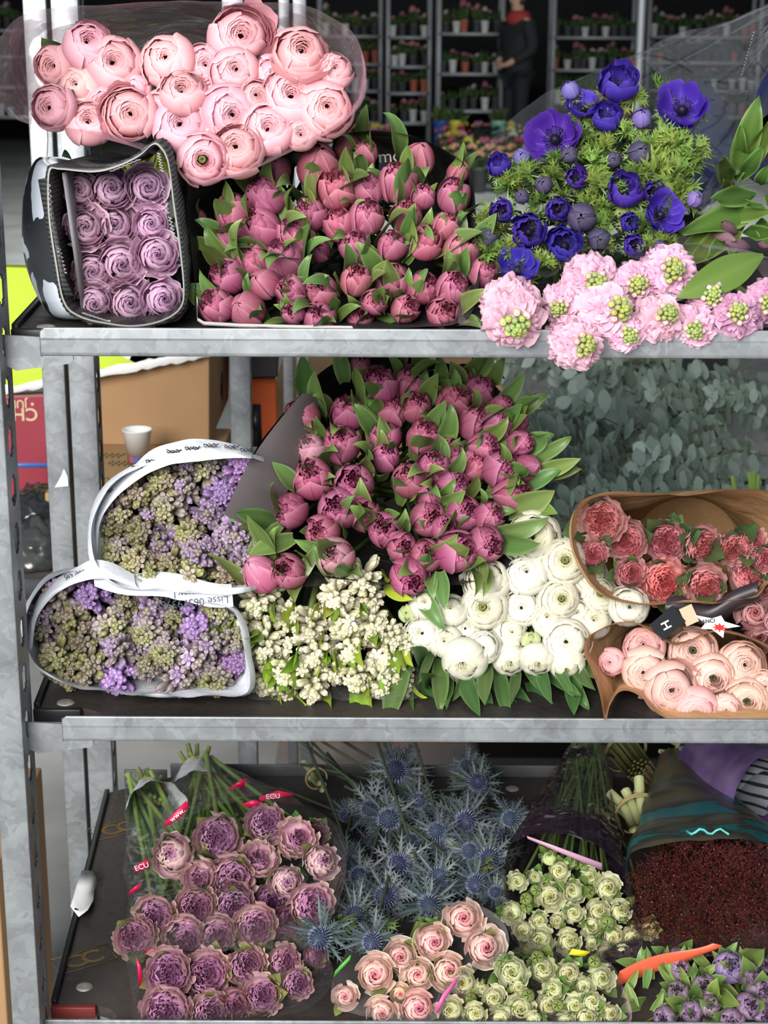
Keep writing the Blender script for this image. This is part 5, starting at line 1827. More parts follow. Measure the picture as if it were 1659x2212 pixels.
for k, (lab, (bx, by), lv, bd) in enumerate(lily_defs):
    base = P(bx, by, 1.66)
    t = thing('lily_stem', lab, 'plant', base, 'lily stems at the right end of the top shelf')
    mb = MB()
    mb.tube([Vector((0, 0, 0)), Vector((0.01, 0.12, -0.01)), Vector((P(1640, 500, 1.95).x - base.x, 0.36, ZT + 0.05 - base.z))], 0.004, 0.004, 8, (0.13, 0.2, 0.05))
    obj('stem', mb, M_STEM, t)
    for j, (a0, a1, b0, b1) in enumerate(lv):
        Yl = 1.60 if k else 1.645
        place_leaf(a0, a1, Yl + 0.03, b0, b1, Yl - 0.015, LILY[(j + k) % 4], 2.0, 0.8, None, t, (1, 1, 1))
    for (a0, a1, b0, b1) in bd:
        a, b = P(a0, a1, 1.615), P(b0, b1, 1.585)
        mb = MB()
        mb.tube([a - base, a.lerp(b, 0.3) - base, a.lerp(b, 0.75) - base, b - base], 0.006, 0.004, 8, (0.20, 0.11, 0.13))
        pts = np.concatenate(mb.v)
        mb2 = MB()
        d_ = (b - a)
        rows = []
        xq = d_.orthogonal().normalized()
        yq = d_.normalized().cross(xq)
        for pr, pz in ((0.2, 0), (0.8, 0.2), (1.0, 0.45), (0.8, 0.75), (0.15, 1.0)):
            rows.append([tuple(a - base + d_ * pz + (xq * math.cos(q2) + yq * math.sin(q2)) * (0.0058 * pr * (1 + 0.08 * math.cos(3 * q2)))) for q2 in np.linspace(0, 2 * math.pi, 12, endpoint=False)])
        mb2.grid(np.array(rows), (0.24, 0.13, 0.16), loop=True)
        obj('bud', mb2, M_BUD, t)
rim = [(1455, 540), (1500, 480), (1545, 380), (1620, 350), (1700, 335), (1760, 420), (1760, 560), (1640, 580), (1540, 570), (1480, 560)]
w = loft(pxloop(rim, (340, 1.60, 580, 1.555)), Vector((P(1640, 500, 1.95).x, 2.02, ZT + 0.05)), n=90, rings=10, bulge=0.03, wr=0.005, wscale=24, neck=0.03, seed=12)
tag(obj('flower_sleeve', floor_clamp(w, ZT + 0.003), M_CLEARD), 'dotted clear sleeve around the lily stems at right', 'wrapping')
t = thing('broad_leaf', 'broad pointed green leaf lying over the pink stocks at right', 'leaf', P(1655, 560, 1.52))
place_leaf(1662, 545, 1.525, 1478, 636, 1.497, BIGL, 2.0, 0.78, None, t, name='leaf_blade')

# ---- pale pink stocks hanging over the rail
STK = [stock(s) for s in (1, 2, 3)]
stocks = [  # centre of the bloom mass, width, direction of the tip in px, label
    (1105, 672, 165, (1128, 770), 1.50, 'pale pink stock at the left end, tip bent down over the rail'),
    (1240, 740, 135, (1345, 775), 1.485, 'lowest pink stock hanging below the rail with yellow-green tip'),
    (1275, 605, 140, (1330, 610), 1.545, 'pink stock lying furthest back beside the anemones'),
    (1300, 675, 150, (1432, 645), 1.51, 'large pink stock with green tip pointing right, beside the lowest one'),
    (1440, 590, 145, (1500, 575), 1.54, 'pink stock partly under the clear film, below the dark anemones'),
    (1420, 690, 130, (1508, 655), 1.505, 'pink stock in the middle of the right group, green tip up'),
    (1590, 690, 125, (1605, 610), 1.505, 'rightmost mauve-pink stock with tall green bud tip'),
    (1530, 640, 120, (1560, 620), 1.53, 'mauve-pink stock behind the broad leaf'),
    (1215, 655, 110, (1180, 690), 1.535, 'pink stock tucked behind the lowest one, left of the large stock'),
    (1370, 620, 125, (1400, 590), 1.54, 'pink stock between the large stock and the broad leaf'),
    (1350, 715, 110, (1380, 760), 1.50, 'pink stock resting on the rail under the large stock'),
    (1500, 705, 115, (1520, 740), 1.505, 'pink stock resting on the rail under the broad leaf'),
    (1655, 655, 120, (1690, 640), 1.52, 'mauve-pink stock cut by the right picture edge')]
R_ = random.Random(12)
rootE = Vector((P(1330, 620, 1.9).x, 1.98, ZT + 0.035))
for k, (x, y, wpx, tip, Yd, lab) in enumerate(stocks):
    pc = P(x, y, Yd)
    pt = P(tip[0], tip[1], Yd - 0.07)
    s = wpx * mpp(pc) / 2 * 0.98
    ax = ((pt - pc).normalized() * 0.75 + (CAM - pc).normalized() * 0.55).normalized()
    xq = ax.orthogonal().normalized()
    m = Matrix.Translation(pc - ax * s * 0.15) @ Matrix((xq, ax.cross(xq), ax)).transposed().to_4x4() @ Matrix.Rotation(R_.uniform(0, 6.28), 4, 'Z') @ Matrix.Scale(s, 4)
    t = thing('stock_flower', lab, 'flower', group='pink stocks over the rail', mtx=m)
    tint = (1, 1, 1) if k not in (6, 7, 12) else (0.82, 0.72, 0.85)
    for part, val in STK[k % 3].items():
        if part[0] != '_':
            obj(part, val[0], val[1], t, color=tint if part == 'florets' else (1, 1, 1))
    obj('stem', stem_mesh(m.inverted(), pc - ax * s * 1.1, ax, rootE + RIGHT * R_.uniform(-.08, .08), R_, 0.004, (0.2, 0.3, 0.1)), M_STEM, t)
M_STKF = film('stock_film', (0.97, 0.96, 0.97), 0.10, 0.16, rgb(225, 205, 215), 0.42, 12, 0.25, 0.5)
rim = [(990, 700), (1000, 640), (1050, 596), (1110, 588), (1170, 598), (1195, 596), (1250, 545), (1310, 540), (1380, 562), (1460, 552), (1540, 545), (1660, 560), (1740, 600), (1740, 720), (1500, 725), (1260, 725), (1060, 728), (1015, 728)]
w = loft(pxloop(rim, (540, 1.525, 730, 1.495)), rootE, n=120, rings=10, bulge=0.02, wr=0.005, wscale=30, neck=0.05, seed=15)
tag(obj('flower_sleeve', floor_clamp(w, ZT + 0.012), M_STKF), 'clear wavy sleeve around the pale pink stocks', 'wrapping')
# ================================================================ MIDDLE SHELF
# ---- green-violet hyacinths in two white paper wraps
HY = {'std': [hyacinth(s, mixf=m) for s, m in ((1, 0.55), (2, 0.4), (3, 0.65))], 'g': [hyacinth(s, mixf=0.15, ct=rgb(170, 135, 150)) for s in (4, 5)], 'v': [hyacinth(s, mixf=0.95, cb=rgb(170, 130, 180), ct=rgb(164, 122, 188), openf=0.4) for s in (6, 7)]}
pl5 = (960, 1.665, 1260, 1.60)
c3 = [(690, 915, 140, {'m': 'g'}), (830, 850, 150, {'m': 'g'}), (1050, 800, 180), (1230, 780, 150, {'m': 'v'}), (610, 1020, 175), (860, 990, 185), (1070, 1000, 150), (550, 1110, 140, {'m': 'g'}), (720, 1110, 160, {'m': 'g'}), (965, 1115, 150, {'m': 'g'}), (1130, 925, 150, {'m': 'v'}), (590, 1230, 160), (850, 1165, 160), (1010, 1225, 155), (1210, 1130, 165),
      (690, 1270, 150, {'m': 'g'}), (870, 1280, 150, {'m': 'g'}), (780, 1350, 175, {'m': 'g'}), (965, 1345, 165, {'m': 'g'}), (1150, 1330, 170, {'m': 'g'}), (1270, 1275, 130), (1330, 1215, 120), (950, 900, 130), (780, 1010, 120), (1120, 1210, 130), (940, 800, 120)]
rootF = P(450, 1120, 1.88)
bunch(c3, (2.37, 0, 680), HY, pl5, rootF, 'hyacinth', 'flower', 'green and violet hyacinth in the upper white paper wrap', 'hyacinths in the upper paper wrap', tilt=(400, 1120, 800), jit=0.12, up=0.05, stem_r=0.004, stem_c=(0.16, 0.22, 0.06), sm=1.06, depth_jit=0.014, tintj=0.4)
rim = [(203, 1165), (212, 1100), (245, 1050), (310, 1012), (370, 988), (450, 978), (530, 985), (590, 1010, .06), (606, 1080, .085), (600, 1180, .085), (570, 1250, .05), (520, 1268), (440, 1274), (350, 1273), (270, 1262), (215, 1220)]
w = loft(pxloop(rim, pl5, -0.045), rootF, n=100, rings=12, bulge=0.14, bt=0.35, wr=0.007, wscale=26, neck=0.06, seed=21, power=1.5, cap=True)
t = tag(obj('flower_wrap', floor_clamp(w, ZM + 0.003), M_PAPER), 'white printed paper wrap around the upper hyacinths', 'wrapping')
mb = MB()
for k, (px, py) in enumerate([(300, 1010), (330, 996), (375, 975), (415, 968), (455, 962), (500, 965), (535, 972), (228, 1085), (224, 1110), (232, 1060)]):
    squiggle(mb, P(px, py, 1.612 + (0.006 if py > 1040 else 0)), 0.014, 0.004, k, 0.0005)
adopt('print', mb, M_INK, t)


def fold(outer, inner, Yo, Yi, t, name, n=40, puff=0.008):
    """paper turned forward over the mouth of the wrap"""
    o = smooth_loop([P(x, y, Yo) for x, y in outer], n, False)
    i_ = smooth_loop([P(x, y, Yi) for x, y in inner], n, False)
    rows = []
    for k in range(7):
        f = k / 6
        rows.append([tuple(a.lerp(b, f) + Vector((0, -puff * math.sin(f * math.pi) + 0.003 * noise.noise(Vector((a.x * 60, f * 3, k * 0.3))), 0))) for a, b in zip(o, i_)])
    mb = MB()
    mb.grid(np.array(rows))
    adopt(name, mb, M_PAPER, t)


fold([(200, 1190), (203, 1120), (226, 1066), (285, 1010), (335, 968), (420, 948), (500, 958), (545, 978)], [(212, 1195), (216, 1130), (246, 1080), (300, 1035), (360, 1006), (430, 996), (500, 990), (545, 990)], 1.632, 1.605, t, 'folded_top')
pl6 = (1250, 1.605, 1490, 1.555)
c6 = [(250, 210, 165), (400, 205, 150, {'m': 'v'}), (190, 370, 140), (310, 310, 150, {'m': 'g'}), (480, 340, 160), (640, 385, 150), (650, 270, 150), (750, 320, 100, {'m': 'g'}), (540, 260, 130), (860, 330, 165, {'m': 'v'}), (900, 420, 150), (940, 290, 130), (340, 410, 150, {'m': 'g'}), (240, 480, 155, {'m': 'g'}), (380, 520, 150, {'m': 'g'}), (510, 560, 165, {'m': 'v'}), (640, 520, 120), (720, 460, 130), (830, 490, 140), (1000, 500, 130, {'m': 'v'}), (770, 570, 155), (925, 575, 150), (510, 450, 130), (590, 440, 110), (300, 555, 120, {'m': 'g'}), (170, 290, 110), (1010, 400, 100)]
rootG = P(310, 1330, 1.84)
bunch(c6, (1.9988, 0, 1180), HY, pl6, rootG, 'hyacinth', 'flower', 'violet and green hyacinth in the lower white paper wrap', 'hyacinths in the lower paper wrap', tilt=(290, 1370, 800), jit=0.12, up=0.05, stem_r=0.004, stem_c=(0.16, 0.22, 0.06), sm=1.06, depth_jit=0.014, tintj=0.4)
rim = [(56, 1372), (70, 1296), (120, 1244), (200, 1232), (290, 1258), (380, 1292), (470, 1305), (512, 1330), (528, 1400), (534, 1492), (470, 1502), (360, 1503), (250, 1492), (150, 1480), (85, 1440)]
w = loft(pxloop(rim, pl6, -0.04), rootG, n=100, rings=12, bulge=0.12, bt=0.35, wr=0.006, wscale=26, neck=0.06, seed=24, power=1.5, cap=True)
t = tag(obj('flower_wrap', floor_clamp(w, ZM + 0.003), M_PAPER), 'white printed paper wrap around the lower hyacinths on the board', 'wrapping')
fold([(58, 1400), (66, 1330), (100, 1268), (160, 1228), (215, 1208), (290, 1240)], [(70, 1400), (80, 1335), (118, 1286), (170, 1258), (230, 1250), (300, 1272)], 1.575, 1.555, t, 'folded_top')
# printed flap between both bunches
flap = MB()
rows = []
for i in range(13):
    f = i / 12
    x = lerp(200, 500, f)
    y0_ = 1240 + 42 * math.sin(f * 1.5) + 6 * math.sin(f * 9)
    rows.append([tuple(P(x, y0_ - 26 + 5 * math.sin(f * 7), 1.585)), tuple(P(x + 2, y0_, 1.566 + 0.003 * math.sin(f * 11))), tuple(P(x + 4, y0_ + 26, 1.558))])
flap.grid(np.array(rows))
adopt('printed_flap', flap, M_PAPER, t)
fr_n = Vector((0, -1, 0.35))
writing('Lisse 065793969', frame_at(P(415, 1301, 1.556), Vector((-1, 0, -0.10)), fr_n), 0.0105, M_INK, t, 'wrap_lettering')
writing('www.l', frame_at(P(405, 1281, 1.559), Vector((-1, 0, -0.10)), fr_n), 0.0105, M_INK, t, 'wrap_lettering')
writing('Lisse 06', frame_at(P(168, 1240, 1.562), Vector((-1, 0, -0.28)), fr_n), 0.0085, M_INK, t, 'wrap_lettering')

# ---- white hyacinths in a clear film
HYW = [hyacinth(s, cb=rgb(214, 216, 140), ct=rgb(238, 230, 200), mixf=m, nb=28, openf=0.1) for s, m in ((31, 0.95), (32, 0.75), (33, 1.0))]
pl7 = (1220, 1.63, 1490, 1.56)
cW = [(1110, 230, 145), (1060, 340, 120), (1140, 430, 135), (1230, 310, 135), (1340, 350, 140), (1450, 220, 135), (1570, 150, 150), (1480, 330, 145), (1350, 450, 145), (1500, 430, 125), (1240, 530, 135), (1140, 570, 140), (1350, 600, 145), (1230, 625, 105), (1540, 560, 135), (1600, 330, 140), (1650, 470, 145), (1600, 230, 110), (1690, 390, 110), (1700, 540, 120), (1640, 600, 110), (1440, 540, 110), (1750, 420, 100), (1735, 600, 100)]
rootH = Vector((P(720, 1370, 1.95).x, 2.02, ZM + 0.05))
bunch(cW, (1.9988, 0, 1180), HYW, pl7, rootH, 'hyacinth', 'flower', 'cream-white hyacinth in the middle-shelf row', 'cream-white hyacinths', tilt=(710, 1370, 800), jit=0.14, up=-0.45, depth_jit=0.014, stem_r=0.004, stem_c=(0.3, 0.4, 0.1), leaves=HL, nleaf=(2, 3), lscale=1.15, lbase=0.9, lout=1.0, sm=1.05, tintj=0.25)
M_F_GREY = film('grey_clear_film', (0.93, 0.94, 0.94), 0.10, 0.12, crinkle=0.3)
rim = [(502, 1300), (520, 1282), (640, 1270), (760, 1262), (880, 1290), (900, 1380), (905, 1480), (890, 1508), (760, 1511), (640, 1511), (545, 1508), (536, 1490), (520, 1400)]
w = loft(pxloop(rim, pl7, -0.02), rootH, n=90, rings=10, bulge=0.02, wr=0.003, wscale=20, neck=0.05, seed=29)
tag(obj('flower_sleeve', floor_clamp(w, ZM + 0.003), M_F_GREY), 'clear sleeve around the cream-white hyacinths', 'wrapping')

# ---- big cone of dusky double tulips
tul2 = dict(main=rgb(146, 50, 92), light=rgb(204, 118, 152), green=rgb(150, 140, 90))
TU2 = {'std': [tulip(40 + s, **tul2, opening=o) for s, o in ((1, 0.42), (2, 0.5), (3, 0.36), (4, 0.52))], 'closed': [tulip(48, rgb(190, 78, 126), rgb(236, 158, 190), closed=True)], 'pale': [tulip(50, rgb(186, 104, 140), rgb(226, 172, 190), rgb(160, 160, 100), gstreak=0.8, opening=0.5)]}
pl8 = (790, 1.76, 1260, 1.585)
c4 = [(330, 345, 140), (545, 325, 140), (365, 500, 132, {'m': 'pale'}), (515, 475, 150), (380, 640, 165), (580, 665, 160), (100, 825, 160, {'m': 'closed', 'a': (-0.9, 0.25), 'd': 'closed bright'}), (265, 795, 150), (505, 780, 168), (625, 810, 130), (425, 890, 140), (485, 1005, 150, {'m': 'pale'}), (130, 1085, 155, {'m': 'closed', 'a': (-0.75, 0.8), 'd': 'closed bright'}), (265, 1080, 140), (840, 1105, 155, {'c': (1.1, 1, 1.05)}), (725, 880, 140), (805, 965, 122),
      (920, 1005, 130), (1065, 985, 165), (1200, 950, 150), (930, 830, 145), (1005, 870, 105), (1100, 805, 140), (1220, 815, 120), (840, 645, 140), (955, 580, 130), (940, 715, 115), (1045, 675, 130), (1030, 525, 130), (1145, 575, 130), (1270, 590, 145), (1330, 710, 150, {'a': (0.6, 0.2)}), (725, 540, 115), (905, 440, 130), (725, 440, 122), (760, 325, 125), (870, 300, 125), (690, 205, 155), (845, 190, 140), (600, 110, 105, {'dy': .02}),
      (1050, 270, 140), (1165, 230, 130), (1145, 370, 140), (1260, 385, 120), (1190, 490, 120), (1340, 370, 105), (1370, 470, 105, {'a': (0.8, 0.2)}), (1400, 590, 118, {'m': 'closed', 'a': (0.9, 0.2), 'c': (.7, .6, .7)}), (1275, 300, 95), (1100, 160, 100, {'dy': .02})]
rootI = Vector((P(830, 1120, 1.98).x, 2.05, ZM + 0.10))
bunch(c4, (2.183, 500, 740), TU2, pl8, rootI, 'tulip', 'flower', 'dusky pink double tulip in the tall middle-shelf cone', 'dusky double tulips in the cone', tilt=(800, 1080, 520), jit=0.2, up=0.3, leaves=TL, nleaf=(2, 4), lscale=1.25, lbase=-0.9, lout=0.95, tied=0.05, sm=1.1)
# long leaves sticking out past the blooms
R_ = random.Random(5)
longl = [(660, 860, 655, 800), (745, 830, 735, 762), (1000, 830, 1050, 770), (900, 800, 912, 760), (860, 790, 870, 765), (1130, 980, 1185, 935), (1140, 1030, 1222, 1002), (1120, 1060, 1200, 1020), (1090, 1110, 1172, 1072), (1100, 900, 1150, 870), (1060, 830, 1075, 800), (1040, 1200, 1050, 1260), (950, 1230, 958, 1290), (690, 1180, 625, 1272), (640, 1160, 560, 1190), (610, 1130, 552, 1180), (720, 1250, 690, 1200), (1010, 1180, 1005, 1225), (650, 1060, 610, 1020), (700, 950, 610, 985), (1000, 850, 980, 800), (1150, 1000, 1210, 960)]
lt = row_places([(c, d, 60) for a, b, c, d in longl])
for i, (a0, a1, b0, b1) in enumerate(longl):
    Yl = pl8[1] + (pl8[3] - pl8[1]) * ((a1 + b1) / 2 - pl8[0]) / (pl8[2] - pl8[0])
    t = thing('tulip_leaf', f'long loose tulip leaf at the edge of the middle cone, {lt[i]}', 'leaf', P(a0, a1, Yl + 0.01), 'loose tulip leaves of the cone')
    place_leaf(a0, a1, Yl + 0.012, b0, b1, Yl - 0.02, TL[i % 6], 2.85, R_.uniform(0.9, 1.5), None, t, (1.0, 1.0, 1.0), 'leaf_blade')
M_SMOKE = film('smoky_wrap', (0.40, 0.36, 0.37), 0.42, 0.06, crinkle=0.15, hazecol=(0.16, 0.14, 0.145))
rim = [(484, 1112), (520, 1030), (560, 960), (600, 905), (650, 850), (700, 800), (770, 764), (840, 762), (930, 775), (1010, 800), (1075, 840), (1110, 900), (1140, 980), (1160, 1060), (1150, 1150), (1080, 1240), (960, 1265), (800, 1260), (680, 1235), (600, 1190), (540, 1150)]
w = loft(pxloop(rim, pl8, 0.01), rootI, n=120, rings=14, bulge=0.0, wr=0.003, wscale=16, neck=0.06, seed=33, power=1.1)
t = tag(obj('flower_wrap', floor_clamp(w, ZM + 0.003), M_DARKPAPER), 'dark smoky wrap around the cone of dusky tulips', 'wrapping')
# its stiff left flap, in front of the hyacinths
fl_ = MB()
rows = []
for i in range(12):
    f = i / 11
    ax_, ay_ = lerp(484, 652, f) - 18 * math.sin(f * 3.14), lerp(1112, 850, f)
    bx_, by_ = lerp(575, 705, f) + 5 * math.sin(f * 5), lerp(1158, 850, f)
    row = []
    for j in range(7):
        g = j / 6
        row.append(tuple(P(lerp(ax_, bx_, g), lerp(ay_, by_, g), lerp(1.588, 1.70, f) + 0.035 * g ** 1.5)))
    rows.append(row)
fl_.grid(np.array(rows))
adopt('stiff_flap', fl_, solid('taupe_wrap', (0.115, 0.098, 0.10), 0.45, var=0.1, vscale=9, spec=0.5), t)
writing('mo...', frame_at(P(905, 790, 1.80), Vector((1, 0, 0.0)), Vector((0, -1, 0.3))), 0.018, M_RIVET, t, 'wrap_lettering')

# ---- white ranunculus and the green leaves under them
wh = dict(inner=rgb(226, 222, 184), outer=rgb(236, 233, 218), mat=M_PETALW)
RAN_W = {'std': [ranunculus(60 + s, 38, r, **wh, deep=d, edge=rgb(250, 248, 240)) for s, r, d in ((1, 0.62, 0.3), (2, 0.52, 0.4), (3, 0.7, 0.3))], 'flat': [ranunculus(64, 40, 0.78, **wh, flop=3, deep=0.15)], 'tight': [ranunculus(66, 30, 0.32, **wh, hole=0.04), ranunculus(67, 30, 0.4, **wh, hole=0.04)],
         'green': [ranunculus(68, 24, 0.3, inner=rgb(150, 170, 90), outer=rgb(205, 214, 160), mat=M_PETALW, hole=0.04)], 'eye': [ranunculus(69, 34, 0.66, **wh, eye=(0.12, 0.14, 0.03), hole=0.15, deep=0.35)]}
pl9 = (1150, 1.64, 1450, 1.57)
cR = [(645, 165, 210, {'m': 'flat', 'a': (0, .1)}), (770, 265, 192, {'m': 'eye', 'a': (0.1, 0.1)}), (445, 355, 175, {'m': 'flat', 'a': (-.2, .5)}), (615, 325, 165, {'a': (0, .4)}), (875, 320, 160, {'m': 'eye', 'a': (.3, .3)}), (430, 470, 188, {'m': 'eye', 'a': (-.05, 0)}), (590, 465, 160), (755, 430, 160, {'m': 'eye'}), (930, 415, 150, {'m': 'eye', 'a': (.3, .2)}), (1055, 460, 160, {'a': (.1, .1)}), (180, 450, 138, {'m': 'tight', 'a': (-.2, .5)}), (290, 475, 135, {'m': 'tight', 'a': (-.1, .5)}), (100, 490, 76, {'m': 'green', 'd': 'green-tinged budded'}),
      (165, 580, 150, {'a': (-.2, .1)}), (270, 615, 140, {'m': 'tight', 'a': (-.1, .3)}), (430, 635, 132, {'a': (0, 0)}), (545, 570, 138, {'m': 'tight'}), (635, 610, 80, {'m': 'green', 'd': 'green-tinged budded', 'dy': -.012}), (790, 615, 188, {'a': (0.05, .05)}), (830, 485, 110), (345, 695, 190, {'m': 'tight', 'a': (-.1, -.5)}), (540, 690, 145, {'m': 'tight', 'a': (0, -.5)}), (660, 690, 145, {'m': 'tight', 'a': (0, -.6)}), (790, 715, 145, {'m': 'tight', 'a': (.1, -.6)}), (710, 520, 145, {'m': 'tight', 'a': (0, .6)}), (905, 525, 150, {'m': 'tight', 'a': (.2, .4)}), (350, 560, 120, {'dy': .01})]
rootJ = Vector((P(1100, 1330, 1.95).x, 2.02, ZM + 0.06))
bunch(cR, (2.001, 830, 1080), RAN_W, pl9, rootJ, 'ranunculus', 'flower', 'white ranunculus in the middle of the shelf', 'white ranunculus', tilt=(1110, 1330, 1200), jit=0.1, up=0.05, stem_r=0.003, tied=0.04, sm=1.04)
GL = [(880, 1410, 845, 1530), (940, 1420, 905, 1470), (920, 1455, 900, 1410), (900, 1480, 956, 1552), (950, 1440, 950, 1510), (975, 1470, 965, 1530), (990, 1460, 1022, 1512), (1020, 1460, 1060, 1530), (1050, 1450, 1048, 1500), (1075, 1460, 1090, 1515), (1090, 1480, 1150, 1550), (1120, 1460, 1105, 1520), (1140, 1490, 1197, 1558), (1130, 1460, 1180, 1500), (1160, 1450, 1185, 1500), (1190, 1440, 1225, 1480), (1200, 1460, 1255, 1510), (1220, 1440, 1285, 1490), (1240, 1470, 1240, 1510), (1010, 1480, 985, 1500), (870, 1500, 885, 1538), (1060, 1490, 1120, 1545), (1170, 1470, 1235, 1490), (1255, 1440, 1290, 1470), (930, 1500, 925, 1470)]
R_ = random.Random(15)
gp = row_places([(c, d, 40) for a, b, c, d in GL])
for i, (a0, a1, b0, b1) in enumerate(GL):
    t = thing('tulip_leaf', f'pointed green leaf under the white ranunculus, {gp[i]}', 'leaf', P(a0, a1, 1.60), 'green leaves under the white ranunculus')
    zz = P(b0, b1, 1.52).z
    Yt = 1.535 if zz > ZM + 0.004 else 1.52
    a, b = P(a0, a1 - 20, 1.60), P(b0, b1, 1.525)
    place_leaf(a0, a1 - 25, 1.60, b0, b1, 1.53, TL[i % 6], 2.9, R_.uniform(0.5, 0.75), None, t, (0.5, 0.62, 0.6), 'leaf_blade')
for k in range(10):
    pass

# ---- coral garden roses in kraft, black lined paper
cor = dict(inner=rgb(226, 130, 136), mid=rgb(236, 166, 172), outer=rgb(232, 180, 180), edge=rgb(243, 210, 204))
GR_C = [garden_rose(80 + s, **cor) for s in range(3)]
pl10 = (1110, 1.63, 1290, 1.59)
cC = [(945, 90, 185), (1050, 175, 160), (1220, 180, 168), (1375, 195, 160), (1505, 205, 140), (1585, 175, 115), (905, 235, 115), (1065, 315, 122), (1205, 355, 192, {'c': (1.1, 1.0, .95)}), (1390, 365, 160), (1570, 330, 150, {'a': (.2, .4)}), (1640, 250, 110)]
rootK = P(1480, 1185, 1.86)
bunch(cC, (2.001, 830, 1080), GR_C, pl10, rootK, 'rose', 'flower', 'coral pink ruffled rose in the kraft wrap', 'coral ruffled roses', tilt=(1450, 1200, 1200), jit=0.14, stem_r=0.003, leaves=RL, nleaf=(2, 4), lscale=1.5, lbase=-0.15, lout=0.7, sm=1.22)
rim = [(1238, 1165), (1250, 1100), (1300, 1068), (1390, 1062), (1480, 1068), (1570, 1062), (1660, 1066), (1730, 1120), (1725, 1230), (1660, 1262), (1632, 1290), (1560, 1305), (1490, 1300), (1400, 1305), (1310, 1285), (1262, 1235)]
w = loft(pxloop(rim, pl10, -0.035), rootK, n=100, rings=12, bulge=0.06, bt=0.3, wr=0.005, wscale=18, neck=0.06, seed=41, power=1.4, cap=True)
t = tag(obj('flower_wrap', floor_clamp(w, ZM + 0.003), M_KRAFT), 'kraft paper wrap with dark lining around the coral roses', 'wrapping')
# dark curled lining edge
q = MB()
rows = []
for i in range(24):
    f = i / 23
    x, y = lerp(1640, 1440, f), 1262 + 50 * math.sin(min(1, f * 1.25) * 1.57) - 18 * math.sin(f * 9) * f
    rows.append([tuple(P(x, y - 10, 1.575)), tuple(P(x - 4, y + 8, 1.560)), tuple(P(x, y + 30, 1.568)), tuple(P(x + 4, y + 40, 1.60))])
q.grid(np.array(rows))
adopt('curled_lining', q, solid('plum_black_lining', (0.035, 0.026, 0.032), 0.4), t)

# ---- peach ranunculus in kraft paper
pe = dict(inner=rgb(214, 156, 140), outer=rgb(244, 204, 188))
RAN_O = {'std': [ranunculus(90 + s, 36, r, **pe, edge=rgb(250, 224, 210), deep=d, flop=f) for s, r, d, f in ((1, 0.72, 0.3, 1), (2, 0.62, 0.4, 1), (3, 0.8, 0.25, 2))], 'eye': [ranunculus(94, 34, 0.74, **pe, edge=rgb(250, 226, 212), eye=(0.03, 0.035, 0.01), hole=0.14, deep=0.3)],
         'pink': [ranunculus(96, 36, 0.66, inner=rgb(206, 122, 134), outer=rgb(236, 176, 178), edge=rgb(246, 206, 200), deep=0.35)]}
pl11 = (1380, 1.575, 1540, 1.53)
cO = [(1125, 635, 165, {'m': 'pink', 'a': (0, .3)}), (985, 700, 110, {'m': 'pink', 'dy': .01, 'a': (-.3, 0)}), (1130, 735, 185, {'a': (0, -.2)}), (1235, 815, 218, {'a': (.15, -.1)}), (1330, 660, 200, {'m': 'eye', 'a': (0, .1)}), (1415, 762, 178, {'m': 'eye', 'a': (.2, -.35)}), (1545, 720, 195, {'a': (.2, .1)}), (1350, 905, 180, {'m': 'pink', 'a': (.1, -.3)}), (1565, 868, 178, {'m': 'eye', 'a': (.1, -.2)}), (1475, 900, 118, {'a': (0, -.4)}), (1640, 800, 120)]
rootL = P(1490, 1400, 1.74)
bunch(cO, (2.001, 830, 1080), RAN_O, pl11, rootL, 'ranunculus', 'flower', 'pale peach ranunculus in the open kraft paper', 'peach ranunculus', tilt=(1470, 1450, 1500), jit=0.08, stem_r=0.003, depth_jit=0.004, sm=1.03)
rim = [(1262, 1410, 0), (1270, 1375, 0), (1310, 1352, 0), (1360, 1345, 0), (1410, 1362, 0), (1455, 1396, -.005), (1490, 1385, 0), (1540, 1362, 0), (1600, 1372, 0), (1665, 1402, 0), (1720, 1460, 0), (1720, 1545, 0), (1660, 1562, 0), (1560, 1565, 0), (1480, 1560, 0), (1430, 1545, 0), (1390, 1508, 0), (1345, 1492, 0), (1318, 1520, -.01), (1306, 1553, -.012), (1296, 1500, -.008), (1280, 1450, 0)]
w = loft(pxloop(rim, pl11, -0.03), rootL, n=120, rings=12, bulge=0.05, bt=0.25, wr=0.004, wscale=22, neck=0.05, seed=47, power=1.3, cap=True)
t = tag(obj('flower_wrap', floor_clamp(w, ZM + 0.004), M_KRAFT), 'tan kraft paper wrap around the peach ranunculus', 'wrapping')
# black sticker with white H and a white and red emblem sticker
sx = frame_at(P(1447, 1342, 1.552), Vector((0.75, 0, 0.66)), Vector((0.1, -1, 0.45)))
mb = MB()
mb.box(-0.018, -0.010, 0, 0.012, 0.010, 0.0006)
o = obj('black_sticker', mb.mesh('black_sticker', False), M_BLACK, t)
o.matrix_parent_inverse = t.matrix_basis.inverted()
o.matrix_basis = sx
writing('H', frame_at(P(1438, 1351, 1.5470), Vector((0.4, 0, -0.9)), Vector((0.1, -1, 0.45))), 0.012, M_WHITE, t, 'sticker_lettering', bold=True)
mb = MB()
mb.box(0.0125, -0.010, 0, 0.026, 0.008, 0.0005)
o = obj('cream_sticker', mb.mesh('cream_sticker', False), solid('cream_label', (0.50, 0.40, 0.27), 0.7), t)
o.matrix_parent_inverse = t.matrix_basis.inverted()
o.matrix_basis = frame_at(P(1449, 1344, 1.552), Vector((0.75, 0, 0.36)), Vector((0.1, -1, 0.45)))
em = frame_at(P(1545, 1349, 1.5505), Vector((1, 0, -0.10)), Vector((0, -1, 0.8)))
star = MB()
pts = []
